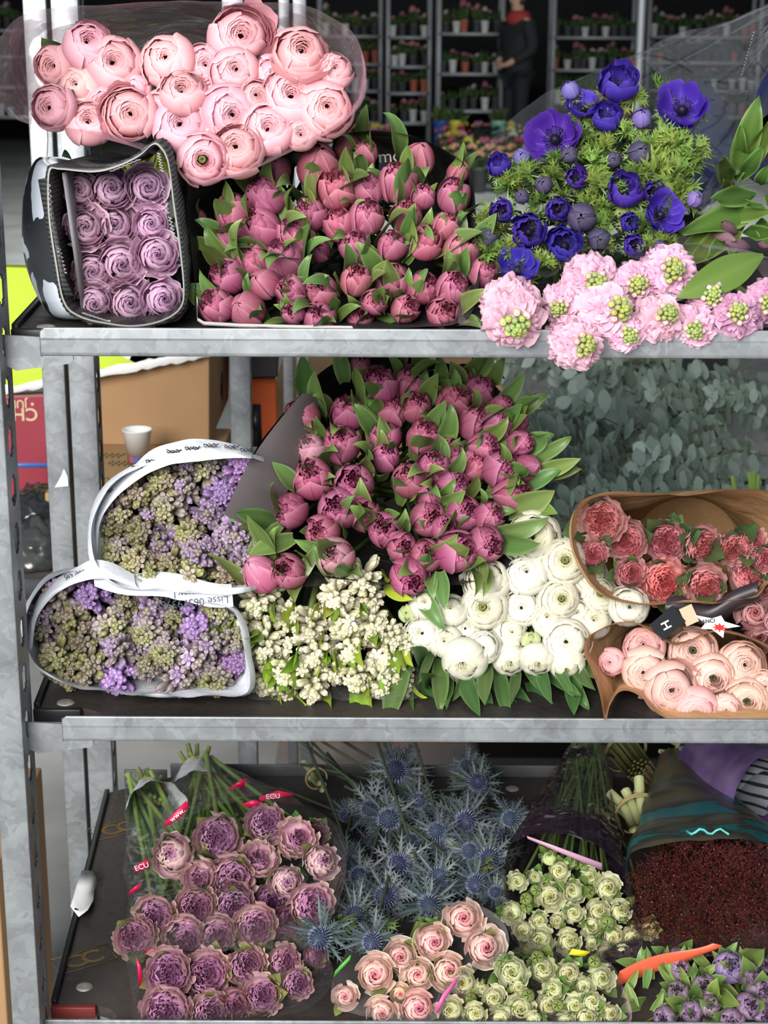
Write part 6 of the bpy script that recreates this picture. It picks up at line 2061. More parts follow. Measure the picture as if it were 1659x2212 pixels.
for k, r in enumerate((0.024, 0.011, 0.018, 0.011, 0.024, 0.010, 0.017, 0.010, 0.025, 0.011)):
    a = k * math.pi / 5
    pts.append((r * math.cos(a), 0.55 * r * math.sin(a), 0.0))
star.add(pts + [(x, y, 0.0006) for x, y, z in pts], [tuple(range(9, -1, -1)), tuple(range(10, 20))] + [(i, (i + 1) % 10, (i + 1) % 10 + 10, i + 10) for i in range(10)])
o = obj('white_sticker', star.mesh('white_sticker', False), M_WHITE, t)
o.matrix_parent_inverse = t.matrix_basis.inverted()
o.matrix_basis = em
st2 = MB()
pts = []
for k in range(16):
    r = 0.008 if k % 2 == 0 else 0.004
    a = k * math.pi / 8
    pts.append((0.004 + r * math.cos(a), -0.003 + 0.6 * r * math.sin(a), 0.0008))
st2.add(pts, [tuple(range(16))])
o = obj('red_star', st2.mesh('red_star', False), solid('sticker_red', (0.55, 0.02, 0.02), 0.5), t)
o.matrix_parent_inverse = t.matrix_basis.inverted()
o.matrix_basis = em
writing('ANCI', frame_at(P(1530, 1342, 1.5492), Vector((1, 0, 0.16)), Vector((0, -1, 0.8))), 0.0055, M_INK, t, 'sticker_lettering', bold=True)

# ---- soft pink roses at the right edge
pkr = dict(inner=rgb(196, 108, 112), outer=rgb(230, 178, 184))
ROSE_P = [rose(100 + s, 24, 1.0, **pkr, edge=rgb(238, 200, 200), flare=0.4) for s in range(2)]
pl12 = (1260, 1.60, 1380, 1.58)
cP = [(1600, 490, 152, {'a': (0, .1)}), (1640, 400, 115, {'dy': .02}), (1615, 590, 130, {'dy': .02, 'c': (.85, .7, .75)}), (1690, 520, 130)]
bunch(cP, (2.001, 830, 1080), ROSE_P, pl12, Vector((P(1640, 1300, 1.9).x, 2.0, ZM + 0.1)), 'rose', 'flower', 'soft pink rose at the right edge between both kraft wraps', 'soft pink roses at the right edge', tilt=(1600, 1300, 1500), jit=0.08, stem_r=0.003, sm=1.2)

# ---- eucalyptus on the trolley behind, under clear film
EUC = []
for sd in range(5):
    R_ = random.Random(sd + 50)
    st = MB()
    pth = [Vector((0.05 * math.sin(i * 0.8 + sd), 0.05 * math.cos(i * 0.6), i * 0.5)) for i in range(9)]
    st.tube(pth, 0.03, 0.012, 5, (0.22, 0.19, 0.10))
    lv = MB()
    for i in range(1, 9):
        for sgn in range(4):
            a = i * 1.57 + sgn * 1.57 + R_.uniform(-.4, .4)
            d = Vector((math.cos(a), math.sin(a), R_.uniform(0.1, 0.8))).normalized()
            sv = d.cross(Vector((0, 0, 1))).normalized()
            nn = sv.cross(d)
            L_ = R_.uniform(0.34, 0.62)
            o_ = pth[i] + Vector((0, 0, R_.uniform(-.25, .25)))
            c = mixc(rgb(140, 158, 142), rgb(206, 220, 208), R_.random())
            rows = [[tuple(o_ + d * (0.12 + L_ * t_) - sv * w_ * L_ + nn * 0.05 * t_), tuple(o_ + d * (0.12 + L_ * t_) + nn * (0.02 * L_)), tuple(o_ + d * (0.12 + L_ * t_) + sv * w_ * L_ + nn * 0.05 * t_)] for t_, w_ in ((0, 0.02), (0.25, 0.33), (0.55, 0.42), (0.8, 0.28), (1.0, 0.02))]
            lv.grid(np.array(rows), c)
    EUC.append((st.mesh('eucalyptus_twig'), lv.mesh('eucalyptus_leaves')))
R_ = random.Random(66)
ecl = []
for i in range(66):
    f = (i + 0.5) / 66
    y = lerp(795, 1125, f)
    ecl.append((R_.uniform(1090, 1560) + (60 if y < 900 else 0) * R_.random(), y, 70))
ep = row_places(ecl)
for i, (x, y, w_) in enumerate(ecl):
    f = (y - 795) / 330
    Yd = lerp(3.0, 2.48, f) + R_.uniform(-0.03, 0.03)
    a = P(x + R_.uniform(60, 200), y + R_.uniform(-60, 60), Yd + 0.05)
    b = P(x - 60, y + R_.uniform(-45, 45), Yd - 0.02)
    a.z = max(a.z, ZS2 + 0.012)
    b.z = max(b.z, ZS2 + 0.012)
    z = b - a
    L_ = z.length
    z.normalize()
    xq = z.orthogonal().normalized()
    m = Matrix.Translation(a) @ Matrix((xq, z.cross(xq), z)).transposed().to_4x4() @ Matrix.Rotation(R_.uniform(0, 6.28), 4, 'Z') @ Matrix.Scale(L_ / 4.0, 4)
    m = m @ Matrix.Diagonal((1.5, 1.5, 1, 1))
    t = thing('eucalyptus_sprig', f'grey-green eucalyptus sprig on the rear trolley, {ep[i]}', 'foliage', group='eucalyptus sprigs on the rear trolley', mtx=m)
    st, lv = EUC[i % 5]
    obj('twig', st, M_STEM, t)
    g = R_.uniform(1.0, 1.35)
    obj('leaves', lv, M_LEAF, t, None, (g, g, g))
rim = [(1040, 860), (1100, 780), (1250, 770), (1420, 765), (1580, 775), (1690, 800), (1700, 960), (1690, 1100), (1560, 1120), (1400, 1130), (1200, 1120), (1090, 1050)]
w = loft(pxloop(rim, (780, 2.75, 1120, 2.44)), Vector((P(1700, 930, 3.0).x + 0.1, 3.02, ZS2 + 0.12)), n=110, rings=12, bulge=0.02, wr=0.010, wscale=24, neck=0.06, seed=55)
tag(obj('flower_sleeve', floor_clamp(w, ZS2 + 0.004), film('crinkled_clear_film', (0.98, 0.98, 0.98), 0.02, 0.10, crinkle=0.8, cscale=18)), 'crinkled clear film over the eucalyptus on the rear trolley', 'wrapping')
# far blush blooms behind the dark tulip cone
R_ = random.Random(91)
fb = []
for i in range(70):
    x, y = R_.uniform(640, 1060), R_.uniform(755, 815)
    fb.append((x, y, 16))
fbp = row_places(fb)
for i, (x, y, w_) in enumerate(fb):
    p = P(x, y, 4.0 - (y - 755) * 0.004)
    t = thing('blush_flower', 'small blush bloom seen far behind the dark tulip cone', 'flower', p, 'blush blooms far behind the cone')
    mb_c = R_.choice([(0.62, 0.42, 0.34), (0.6, 0.48, 0.36), (0.55, 0.38, 0.36), (0.30, 0.30, 0.12)])
    obj('bloom', BLM[i % 3], M_PETAL, t, Matrix.Translation((0, 0, -0.02)) @ Matrix.Scale(0.030, 4), mb_c)
    obj('foliage', FOL[i % 3], M_LEAF, t, Matrix.Translation((0, 0, -0.03)) @ Matrix.Scale(0.022, 4))
q = MB()
pp = P(850, 812, 3.6)
q.box(P(600, 800, 3.7).x, 3.55, 0, P(1080, 800, 3.7).x, 4.3, pp.z - 0.01)
tag(bevel(obj('flower_crate', q, M_CARD), 0.01), 'brown crate under the blush blooms far behind the tulip cone', 'crate')
# ================================================================ BOTTOM SHELF
# ---- mauve garden roses, two bunches
mau = dict(inner=rgb(196, 138, 176), mid=rgb(224, 176, 206), outer=rgb(232, 192, 196), edge=rgb(240, 222, 196))
GR_M = {'std': [garden_rose(120 + s, **mau) for s in range(4)], 'tight': [rose(126, 26, 0.9, rgb(190, 130, 170), rgb(224, 188, 200), rgb(240, 222, 196), amp=0.05, flare=0.35), garden_rose(127, **mau, m=24, spread=0.42)], 'light': [garden_rose(128, rgb(206, 150, 194), rgb(226, 186, 220), rgb(206, 164, 180), rgb(220, 192, 170))]}
pl13 = (1770, 1.715, 2040, 1.60)
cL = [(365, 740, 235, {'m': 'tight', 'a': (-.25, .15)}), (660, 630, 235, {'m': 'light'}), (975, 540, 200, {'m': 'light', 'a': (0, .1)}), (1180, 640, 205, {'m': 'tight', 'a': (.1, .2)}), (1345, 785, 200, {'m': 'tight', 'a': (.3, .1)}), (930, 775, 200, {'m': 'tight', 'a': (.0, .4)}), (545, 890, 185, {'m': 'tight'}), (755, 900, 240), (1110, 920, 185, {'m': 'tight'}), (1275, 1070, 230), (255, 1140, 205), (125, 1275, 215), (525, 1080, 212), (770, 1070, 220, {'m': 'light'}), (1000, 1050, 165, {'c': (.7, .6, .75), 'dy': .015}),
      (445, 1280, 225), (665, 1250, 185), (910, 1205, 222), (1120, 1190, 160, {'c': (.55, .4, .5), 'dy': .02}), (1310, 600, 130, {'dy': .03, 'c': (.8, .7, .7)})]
rootM = Vector((P(430, 1660, 2.03).x, 2.03, ZB + 0.035))
bunch(cL, (3.016, 250, 1600), GR_M, pl13, rootM, 'rose', 'flower', 'mauve ruffled rose in the upper clear-wrapped group', 'mauve roses of the upper group', tilt=(500, 1900, 1100), jit=0.12, stem_r=0.003, leaves=RLY + RL, nleaf=(4, 6), lscale=1.1, lbase=0.0, lout=0.6, tied=0.02, sm=1.42, lspread=2.0)
pl14 = (2080, 1.555, 2200, 1.50)
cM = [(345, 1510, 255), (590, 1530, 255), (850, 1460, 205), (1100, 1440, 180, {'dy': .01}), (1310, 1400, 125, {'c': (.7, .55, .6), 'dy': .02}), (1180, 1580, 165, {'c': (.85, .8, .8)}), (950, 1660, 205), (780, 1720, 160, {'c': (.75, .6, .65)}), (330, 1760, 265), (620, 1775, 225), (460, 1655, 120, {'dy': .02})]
rootN = Vector((P(310, 1720, 2.0).x, 1.98, ZB + 0.03))
bunch(cM, (3.016, 250, 1600), GR_M, pl14, rootN, 'rose', 'flower', 'mauve ruffled rose in the lower front group', 'mauve roses of the lower group', tilt=(450, 2120, 1300), jit=0.12, stem_r=0.003, leaves=RLY, nleaf=(2, 4), lscale=1.1, lbase=0.0, lout=0.6, tied=0.02, sm=1.38, lspread=1.0)
M_F_RED = film('film_with_red_bands', (0.96, 0.965, 0.96), 0.05, 0.16, crinkle=0.55, cscale=20)
M_MAG = solid('magenta_print', rgb(190, 16, 70), 0.4)
sl = thing('flower_sleeve', 'clear sleeve with magenta bands around the upper mauve roses', 'wrapping', rootM)
rim = [(254, 2040), (265, 1985), (290, 1930), (310, 1880), (345, 1810), (400, 1765), (470, 1738), (570, 1730), (660, 1740), (715, 1770), (742, 1810), (742, 1900), (720, 1980), (650, 2030), (560, 2042), (450, 2052), (340, 2056), (280, 2075)]
w = loft(pxloop(rim, pl13, -0.025), rootM, n=110, rings=14, bulge=0.02, wr=0.006, wscale=26, neck=0.022, seed=61, power=1.0, pleat=0.002, npleat=19)
adopt('clear_film', floor_clamp(w, ZB + 0.003), M_F_RED, sl)
sl2 = thing('flower_sleeve', 'clear sleeve with magenta bands around the lower mauve roses', 'wrapping', rootN)
rim = [(285, 2205), (298, 2140), (290, 2100), (300, 2075), (400, 2055), (520, 2050), (640, 2050), (710, 2075), (715, 2130), (650, 2180), (560, 2190), (470, 2204), (380, 2206)]
w = loft(pxloop(rim, (2080, 1.555, 2200, 1.505), -0.01), rootN, n=100, rings=12, bulge=0.02, wr=0.006, wscale=26, neck=0.02, seed=63)
adopt('clear_film', floor_clamp(w, ZB + 0.003), M_F_RED, sl2)


def patch(quads, nm, t, mat=M_MAG, text=None, tm=M_PAPER):
    for (pts, Yd, tx_, ang) in quads:
        ps = [P(x, y, Yd) for x, y in pts]
        adopt(nm, flat(ps), mat, t)
        if tx_:
            c = sum(ps, Vector()) / len(ps) + Vector((0, -0.0012, 0))
            xd = RIGHT * math.cos(ang) + UP * math.sin(ang)
            writing(tx_, frame_at(c, xd, Vector((0, -1, 0))), 0.0085, tm, t, 'band_lettering')


patch([([(352, 1790), (360, 1772), (402, 1730), (408, 1742), (395, 1762)], 1.672, 'www.', 0.75), ([(288, 1886), (296, 1868), (322, 1855), (320, 1876)], 1.652, 'ECU', 0.35), ([(275, 1935), (282, 1922), (306, 1906), (300, 1922)], 1.63, None, 0), ([(310, 2062), (320, 2052), (350, 2046), (340, 2058)], 1.56, None, 0)], 'magenta_band', sl)
patch([([(488, 1708), (510, 1692), (532, 1680), (528, 1700)], 1.80, None, 0), ([(560, 1722), (600, 1708), (640, 1716), (560, 1732)], 1.77, 'ECU', 0.1), ([(520, 1738), (545, 1728), (570, 1734), (555, 1748)], 1.76, None, 0)], 'magenta_band', sl)
patch([([(294, 2068), (304, 2085), (308, 2120), (300, 2135), (298, 2105)], 1.522, None, 0)], 'magenta_band', sl2)


def stalks(label, p_tie, p_end, n, r, c, fan, name='stem_ends', seed=0, tie=True, paper=None, group=None, kind=None):
    """cut stalk ends of a bunch, held by a rubber band"""
    R = random.Random(seed)
    t = thing(name, label, 'stems', p_tie, group)
    d = (p_end - p_tie)
    x = d.orthogonal().normalized()
    y = d.normalized().cross(x)
    for i in range(n):
        a = i * 2.399
        rr = fan * math.sqrt((i + 0.5) / n)
        o1 = (x * math.cos(a) + y * math.sin(a)) * rr
        mb = MB()
        e = d * R.uniform(0.75, 1.1) + o1 * 1.9
        mb.tube([-d * 0.8 + o1 * 0.8, o1 * 0.9, d * 0.4 + o1 * 1.2, e], r, r, 7, mixc(c, (c[0] * 1.5, c[1] * 1.4, c[2] * 1.5), R.random()))
        obj('stalk', mb, M_STEM, t)
    if tie:
        mb = MB()
        for q_ in range(2):
            pts = [(x * math.cos(a) + y * math.sin(a)) * (fan * 1.25 + r) + d * (0.06 * q_ + 0.04 * math.sin(a * 1.0 + q_)) for a in np.linspace(0, 2 * math.pi, 25)]
            mb.tube(pts, 0.0012, 0.0012, 5, cap=False)
        obj('rubber_band', mb, solid('tan_rubber', (0.42, 0.32, 0.14), 0.6), t)
    if paper:
        mb = MB()
        rows = []
        for j in range(9):
            f = j / 8
            rows.append([tuple(-d * (0.1 + 1.5 * f) + (x * math.cos(a) + y * math.sin(a)) * (fan * 1.35 + r + 0.016 * f + 0.0015 * math.sin(a * 9 + f * 4))) for a in np.linspace(0, 2 * math.pi, 40, endpoint=False)])
        mb.grid(np.array(rows), None, loop=True)
        obj('paper_collar', mb, paper, t)
    return t


stalks('rose stalk ends with tan band at the far left of bottom shelf', P(322, 1716, 1.97), P(312, 1694, 2.02), 11, 0.0032, (0.11, 0.15, 0.04), 0.014, seed=1, paper=M_PAPER)
stalks('rose stalk ends with tan band and printed paper collar', P(424, 1665, 2.02), P(420, 1632, 2.06), 11, 0.0030, (0.12, 0.14, 0.04), 0.013, seed=2, paper=M_PAPER)
stalks('three thick pale stalk ends left of the thistles', P(684, 1682, 2.01), P(670, 1662, 2.05), 3, 0.0040, (0.27, 0.33, 0.15), 0.008, seed=3)

# ---- blue sea holly thistles
ERY = [eryngium(s) for s in range(4)]
pl15 = (1660, 1.99, 2050, 1.60)
cE = [(585, 280, 150), (1165, 370, 120), (400, 560, 130), (530, 630, 150), (740, 500, 110), (1080, 640, 135), (880, 720, 120), (1400, 620, 110), (240, 940, 120), (320, 1040, 130), (600, 950, 140), (1110, 860, 112), (1250, 910, 140), (880, 1050, 130), (1150, 1090, 122), (510, 1180, 142), (350, 1170, 92), (820, 1240, 140, {'a': (0, -.1)}), (290, 1320, 142), (40, 1470, 145, {'dy': -.03}), (410, 1500, 125, {'dy': -.04}), (1290, 1150, 85), (1090, 250, 100, {'dy': .03}), (700, 330, 80, {'dy': .05}), (950, 880, 90, {'dy': .04}), (700, 780, 90, {'dy': .04}), (950, 560, 90, {'dy': .04}), (1000, 760, 80, {'dy': .05}), (430, 830, 100, {'dy': .05}), (1240, 1020, 90, {'dy': .04}), (230, 600, 90, {'dy': .06}), (680, 1120, 90, {'dy': .05}), (1290, 760, 90, {'dy': .03})]
rootO = Vector((P(760, 1700, 2.0).x, 2.03, ZB + 0.03))
DL = [frilly_leaf(40 + s, (0.05, 0.085, 0.055), 7, 1.1) for s in range(3)]
bunch(cE, (3.318, 680, 1580), ERY, pl15, rootO, 'sea_holly', 'flower', 'steel-blue spiny thistle head on the bottom shelf', 'blue thistles', tilt=(900, 1850, 1400), jit=0.3, up=0.1, stem_r=0.002, stem_c=(0.06, 0.08, 0.05), leaves=DL, nleaf=(2, 4), lscale=0.8, lbase=-0.9, lout=0.45, tied=0.10, cam=0.75, sm=1.15)

# ---- pink and cream roses in a white-green sleeve
pc_ = dict(inner=rgb(240, 140, 160), outer=rgb(251, 234, 218))
ROSE_K = [rose(140 + s, 24, 0.95, **pc_, edge=rgb(250, 232, 216), flare=0.45) for s in range(4)]
pl16 = (1970, 1.60, 2190, 1.51)
cK = [(1065, 1340, 258), (850, 1510, 232), (1220, 1550, 262, {'a': (.15, -.05)}), (615, 1620, 235), (960, 1720, 255, {'a': (.1, .1)}), (740, 1745, 212), (430, 1740, 255), (215, 1900, 172, {'a': (-.1, 0)}), (480, 2020, 205), (740, 1985, 245, {'c': (1.05, 1.0, 1.0)}), (610, 1880, 130, {'dy': .015, 'c': (1, 1.05, .9)})]
rootP = P(905, 2020, 1.665)
bunch(cK, (3.318, 680, 1580), ROSE_K, pl16, rootP, 'rose', 'flower', 'cream rose with pink heart in the front sleeve', 'cream and pink roses', tilt=(890, 2080, 1300), jit=0.10, stem_r=0.003, leaves=RLY, nleaf=(1, 3), lscale=1.0, lbase=0.0, lout=0.6, sm=1.25)
rim = [(716, 2165), (722, 2100), (760, 2040), (830, 1990), (920, 1960), (1010, 1950), (1085, 1990), (1095, 2060), (1000, 2120), (960, 2170), (940, 2204), (860, 2208), (760, 2190)]
w = loft(pxloop(rim, (1970, 1.595, 2190, 1.515), -0.015), rootP, n=90, rings=10, bulge=0.02, wr=0.003, wscale=20, neck=0.03, seed=71)
t = thing('flower_sleeve', 'whitish sleeve with green print around the cream and pink roses', 'wrapping', rootP)
adopt('milky_film', floor_clamp(w, ZB + 0.004), film('milky_film', (0.93, 0.95, 0.94), 0.30, 0.10, crinkle=0.2), t)
patch([([(720, 2112), (724, 2098), (758, 2062), (756, 2074)], 1.548, None, 0)], 'green_print', t, solid('green_print', (0.10, 0.45, 0.06), 0.5))

# ---- cream spray roses, two groups
spr = dict(inner=rgb(206, 206, 124), outer=rgb(240, 240, 206))
SPR = {'std': [rose(160 + s, 20, 1.0, **spr, edge=rgb(244, 244, 214), flare=0.4, amp=0.035) for s in range(4)], 'bud': [green_bud(1), green_bud(2)], 'fresh': [rose(168, 20, 0.8, rgb(190, 206, 120), rgb(226, 234, 180), None, flare=0.2)]}
SRL = [ovate_leaf(30 + s, c0=(0.08, 0.15, 0.03), c1=(0.16, 0.25, 0.06)) for s in range(3)]
pl17 = (1850, 1.675, 2070, 1.60)
cS = [(160, 900, 115), (265, 875, 95), (410, 835, 130), (595, 870, 105), (700, 940, 155), (355, 985, 165), (490, 955, 135), (125, 1085, 132), (195, 1190, 115), (290, 1140, 112), (400, 1130, 85), (500, 1090, 122), (645, 1070, 132), (775, 1075, 132), (600, 1170, 132), (735, 1235, 132), (850, 1235, 122), (300, 1250, 150), (470, 1255, 142), (605, 1265, 75), (690, 1330, 122), (790, 1325, 82), (950, 1180, 115, {'c': (.85, .75, .65)}), (480, 780, 90, {'dy': .02, 'm': 'fresh'}), (350, 750, 100, {'m': 'fresh', 'a': (0, .6)}), (210, 1000, 65, {'m': 'bud', 'd': 'green'}), (215, 1050, 65, {'m': 'bud', 'd': 'green'}), (270, 950, 60, {'m': 'bud', 'd': 'green'}), (585, 960, 70, {'m': 'bud', 'd': 'green'}), (340, 880, 60, {'m': 'bud', 'd': 'green'}), (700, 1150, 75, {'m': 'bud', 'd': 'green'}), (560, 800, 60, {'m': 'bud', 'd': 'green'})]
rootQ = Vector((P(1270, 1660, 2.04).x, 2.05, ZB + 0.06))
bunch(cS, (2.77, 1060, 1580), SPR, pl17, rootQ, 'spray_rose', 'flower', 'small cream rose in the upper clear-sleeved group', 'cream spray roses of the upper group', tilt=(1230, 1960, 1300), jit=0.18, stem_r=0.0018, leaves=SRL, nleaf=(2, 4), lscale=1.1, lbase=-0.1, lout=0.7, stem_c=(0.15, 0.24, 0.07), sm=1.25)
pl18 = (2080, 1.555, 2200, 1.505)
cT = [(130, 1440, 190), (310, 1420, 165), (470, 1450, 155), (665, 1480, 152), (20, 1595, 135), (165, 1525, 95), (375, 1545, 125), (560, 1525, 115), (180, 1660, 165), (345, 1640, 155), (500, 1640, 125), (610, 1620, 135), (715, 1690, 125), (580, 1715, 155), (60, 1725, 135), (-163, 1505, 155), (-50, 1540, 75), (-235, 1670, 150), (-90, 1690, 135), (260, 1730, 110), (450, 1740, 120), (70, 1370, 80, {'m': 'bud', 'd': 'green'}), (280, 1350, 75, {'m': 'bud', 'd': 'green'}), (225, 1580, 70, {'m': 'bud', 'd': 'green'}), (400, 1640, 65, {'m': 'bud', 'd': 'green'}), (620, 1375, 70, {'m': 'bud', 'd': 'green'}), (-120, 1600, 65, {'m': 'bud', 'd': 'green'})]
rootR = P(1150, 2090, 1.62)
bunch(cT, (2.77, 1060, 1580), SPR, pl18, rootR, 'spray_rose', 'flower', 'small cream rose in the lower front group', 'cream spray roses of the lower group', tilt=(1150, 2140, 1300), jit=0.16, stem_r=0.0018, leaves=SRL, nleaf=(2, 4), lscale=1.1, lbase=-0.1, lout=0.7, sm=1.22)
M_F_VIO = film('clear_film_violet_print', (0.86, 0.84, 0.87), 0.06, 0.22, rgb(46, 30, 46), 0.56, 9, 0.85, 0.6, False, cscale=20)
rim = [(1082, 1900), (1090, 1850), (1120, 1812), (1200, 1800), (1290, 1830), (1352, 1880), (1372, 1960), (1395, 2040), (1360, 2080), (1250, 2090), (1150, 2070), (1100, 2010)]
w = loft(pxloop(rim, pl17, -0.02), rootQ, n=100, rings=14, bulge=0.02, wr=0.006, wscale=28, neck=0.018, seed=81, pleat=0.003, npleat=15)
sq = thing('flower_sleeve', 'dark-printed clear cone around the upper cream spray roses', 'wrapping', rootQ)
adopt('printed_film', floor_clamp(w, ZB + 0.003), M_F_VIO, sq)
adopt('pink_hem', flat([P(1138, 1806, 1.66), P(1200, 1828, 1.652), P(1300, 1865, 1.645), P(1300, 1880, 1.645), P(1200, 1838, 1.652), P(1140, 1812, 1.66)]), solid('pink_hem', (0.55, 0.30, 0.42), 0.4), sq)
stalks('green stalk ends above the dark-printed clear cone', P(1262, 1650, 2.04), P(1276, 1580, 2.10), 7, 0.0042, (0.16, 0.22, 0.06), 0.012, seed=6)
rim = [(935, 2212), (945, 2150), (985, 2100), (1060, 2070), (1150, 2058), (1250, 2060), (1320, 2080), (1345, 2130), (1360, 2212)]
sl3 = thing('flower_sleeve', 'clear sleeve with pink edge around the lower cream spray roses', 'wrapping', rootR)
w = loft(pxloop(rim + [(1250, 2230), (1050, 2230)], pl18, -0.015), rootR, n=90, rings=10, bulge=0.02, wr=0.005, wscale=24, neck=0.03, seed=83)
adopt('clear_film', floor_clamp(w, ZB + 0.003), film('clear_film_rose_tint', (0.97, 0.95, 0.95), 0.07, 0.15, rgb(220, 170, 190), 0.36, 9, 0.4, 0.5), sl3)
adopt('pink_hem', flat([P(938, 2185, 1.508), P(955, 2150, 1.515), P(985, 2112, 1.53), P(990, 2118, 1.53), P(962, 2158, 1.515), P(946, 2190, 1.508)]), solid('hot_pink_hem', (0.62, 0.12, 0.32), 0.4), sl3)
adopt('yellow_patch', flat([P(1228, 2062, 1.55), P(1236, 2050, 1.55), P(1276, 2056, 1.55), P(1262, 2066, 1.55)]), solid('yellow_print', (0.75, 0.68, 0.02), 0.4), sl3)

# ---- dark red beaded sprays in the teal printed sleeve
BER = []
for sd in range(5):
    R = random.Random(sd + 200)
    tw, be = MB(), MB()
    tw.tube([(0, 0, -1.5), (0, 0, 0)], 0.02, 0.02, 4, (0.12, 0.03, 0.03))
    for i in range(34):
        d = Vector((R.uniform(-1, 1), R.uniform(-1, 1), R.uniform(0.4, 1.6))).normalized()
        o = Vector((R.uniform(-.5, .5), R.uniform(-.5, .5), R.uniform(-.3, .35)))
        e = o + d * R.uniform(0.25, 0.6)
        tw.tube([o * 0.4 + Vector((0, 0, -0.3)), o, e], 0.014, 0.009, 3, mixc((0.07, 0.012, 0.014), (0.20, 0.06, 0.05), R.random()), False)
        be.lathe([(0.0, -0.045), (0.042, 0.0), (0.0, 0.045)], 6, mixc((0.10, 0.014, 0.014), (0.36, 0.08, 0.05), R.random() ** 2), tuple(e))
    BER.append({'twigs': (tw.mesh('bead_spray_twigs'), M_STEM), 'beads': (be.mesh('bead_spray_beads'), M_BUD), '_h': 0.3, '_r': 0.85})
R_ = random.Random(17)
cZ = []
for j in range(9):
    for i in range(12):
        x = 1375 + i * 28 + (14 if j % 2 else 0) + R_.uniform(-7, 7)
        y = 1835 + j * 27 + R_.uniform(-7, 7)
        if (x - 1560) ** 2 / 205 ** 2 + (y - 1945) ** 2 / 128 ** 2 < 1.05 or (x > 1560 and 1826 < y < 2065):
            cZ.append((x, y, 74, {}))
pl19 = (1830, 1.665, 2070, 1.60)
rootS = Vector((P(1455, 1700, 2.0).x, 2.02, ZB + 0.05))
bunch(cZ, (1, 0, 0), BER, pl19, rootS, 'bead_spray', 'foliage', 'dark red beaded spray in the teal sleeve', 'dark red beaded sprays', tilt=(1560, 1940, 900), jit=0.25, stem_r=0.0012, stem_c=(0.14, 0.05, 0.04), tied=0.015)
sleeve2 = thing('flower_sleeve', 'teal and gold printed sleeve around the dark red beaded sprays', 'wrapping', rootS)
rim = [(1352, 1900), (1358, 1850), (1395, 1830), (1460, 1818), (1560, 1815), (1660, 1820), (1740, 1860), (1740, 2000), (1660, 2060), (1540, 2070), (1420, 2075), (1385, 2050), (1362, 1980)]
w = loft(pxloop(rim, pl19, -0.03), rootS, n=120, rings=14, bulge=0.03, wr=0.004, wscale=22, neck=0.018, seed=88)


def teal():
    m, nt, out = newmat('teal_gold_film')
    L = nt.links.new
    tc = N(nt, 'ShaderNodeTexCoord')
    mp = N(nt, 'ShaderNodeMapping')
    mp.inputs['Scale'].default_value = (7, 10, 16)
    L(tc.outputs['Object'], mp.inputs[0])
    nz = N(nt, 'ShaderNodeTexNoise', i_Scale=1.0, i_Detail=6, i_Distortion=0.8)
    L(mp.outputs[0], nz.inputs['Vector'])
    rp = N(nt, 'ShaderNodeValToRGB')
    e = rp.color_ramp.elements
    e[0].position, e[0].color = 0.36, (0.008, 0.13, 0.15, 1)
    e[1].position, e[1].color = 0.62, (0.12, 0.105, 0.04, 1)
    k = e.new(0.44)
    k.color = (0.01, 0.14, 0.16, 1)
    k = e.new(0.47)
    k.color = (0.035, 0.032, 0.022, 1)
    k = e.new(0.56)
    k.color = (0.10, 0.095, 0.075, 1)
    L(nz.outputs[0], rp.inputs[0])
    b = N(nt, 'ShaderNodeBsdfPrincipled', i_Roughness=0.3)
    L(rp.outputs[0], b.inputs['Base Color'])
    L(b.outputs[0], out.inputs[0])
    return m


M_TEALS = solid('plain_teal_print', (0.01, 0.17, 0.19), 0.35)
# upper part printed and opaque, lower part clear with an orange hem
def split_loft(rim, plane, off, root, cut, mats, t, names, **kw):
    mb = loft(pxloop(rim, plane, off), root, **kw)
    n, rings = kw.get('n', 90), kw.get('rings', 12)
    v = mb.v[0].reshape(rings + 1, n, 3)
    a, b = cut
    idx = [i % n for i in range(a, b + 1)]
    idx2 = [i % n for i in range(b, a + n + 1)]
    for ids, mt, nm in ((idx, mats[0], names[0]), (idx2, mats[1], names[1])):
        q = MB()
        q.grid(v[:, ids, :])
        floor_clamp(q, ZB + 0.003)
        adopt(nm, q, mt, t)


split_loft(rim, pl19, -0.03, rootS, (0, 52), (teal(), M_CLEARD), sleeve2, ('printed_film', 'clear_film'), n=120, rings=14, bulge=0.03, wr=0.004, wscale=22, neck=0.018, seed=88)
q = MB()
rows = []
for i in range(14):
    f = i / 13
    rows.append([tuple(P(lerp(1338, 1540, f), lerp(2098, 2030, f) - 8 * math.sin(f * 5), 1.565)), tuple(P(lerp(1332, 1560, f), lerp(2120 - 20 * f, 2042, f), 1.562)), tuple(P(lerp(1336, 1560, f), lerp(2082 + 25, 2046, f) + 22 * (1 - f), 1.57))])
q.grid(np.array(rows))
adopt('orange_hem', q, solid('orange_film', (0.70, 0.11, 0.05), 0.4), sleeve2)
adopt('teal_scribble', (lambda mb: (mb.tube([P(1484 + 9 * k, 1796 + 6 * math.sin(k * 1.4), 1.628) for k in range(11)], 0.0016, 0.0012, 5), mb)[1])(MB()), solid('aqua_print', (0.10, 0.45, 0.42), 0.4), sleeve2)
stalks('long green-brown stalks tied with a white band, running into the teal sleeve', P(1352, 1625, 2.05), P(1316, 1580, 2.10), 26, 0.0022, (0.14, 0.15, 0.05), 0.022, seed=9)
mb = MB()
tl = thing('stalk_bundle', 'brown slanting stalks between the white band and teal sleeve', 'stems', P(1352, 1625, 2.05))
R_ = random.Random(31)
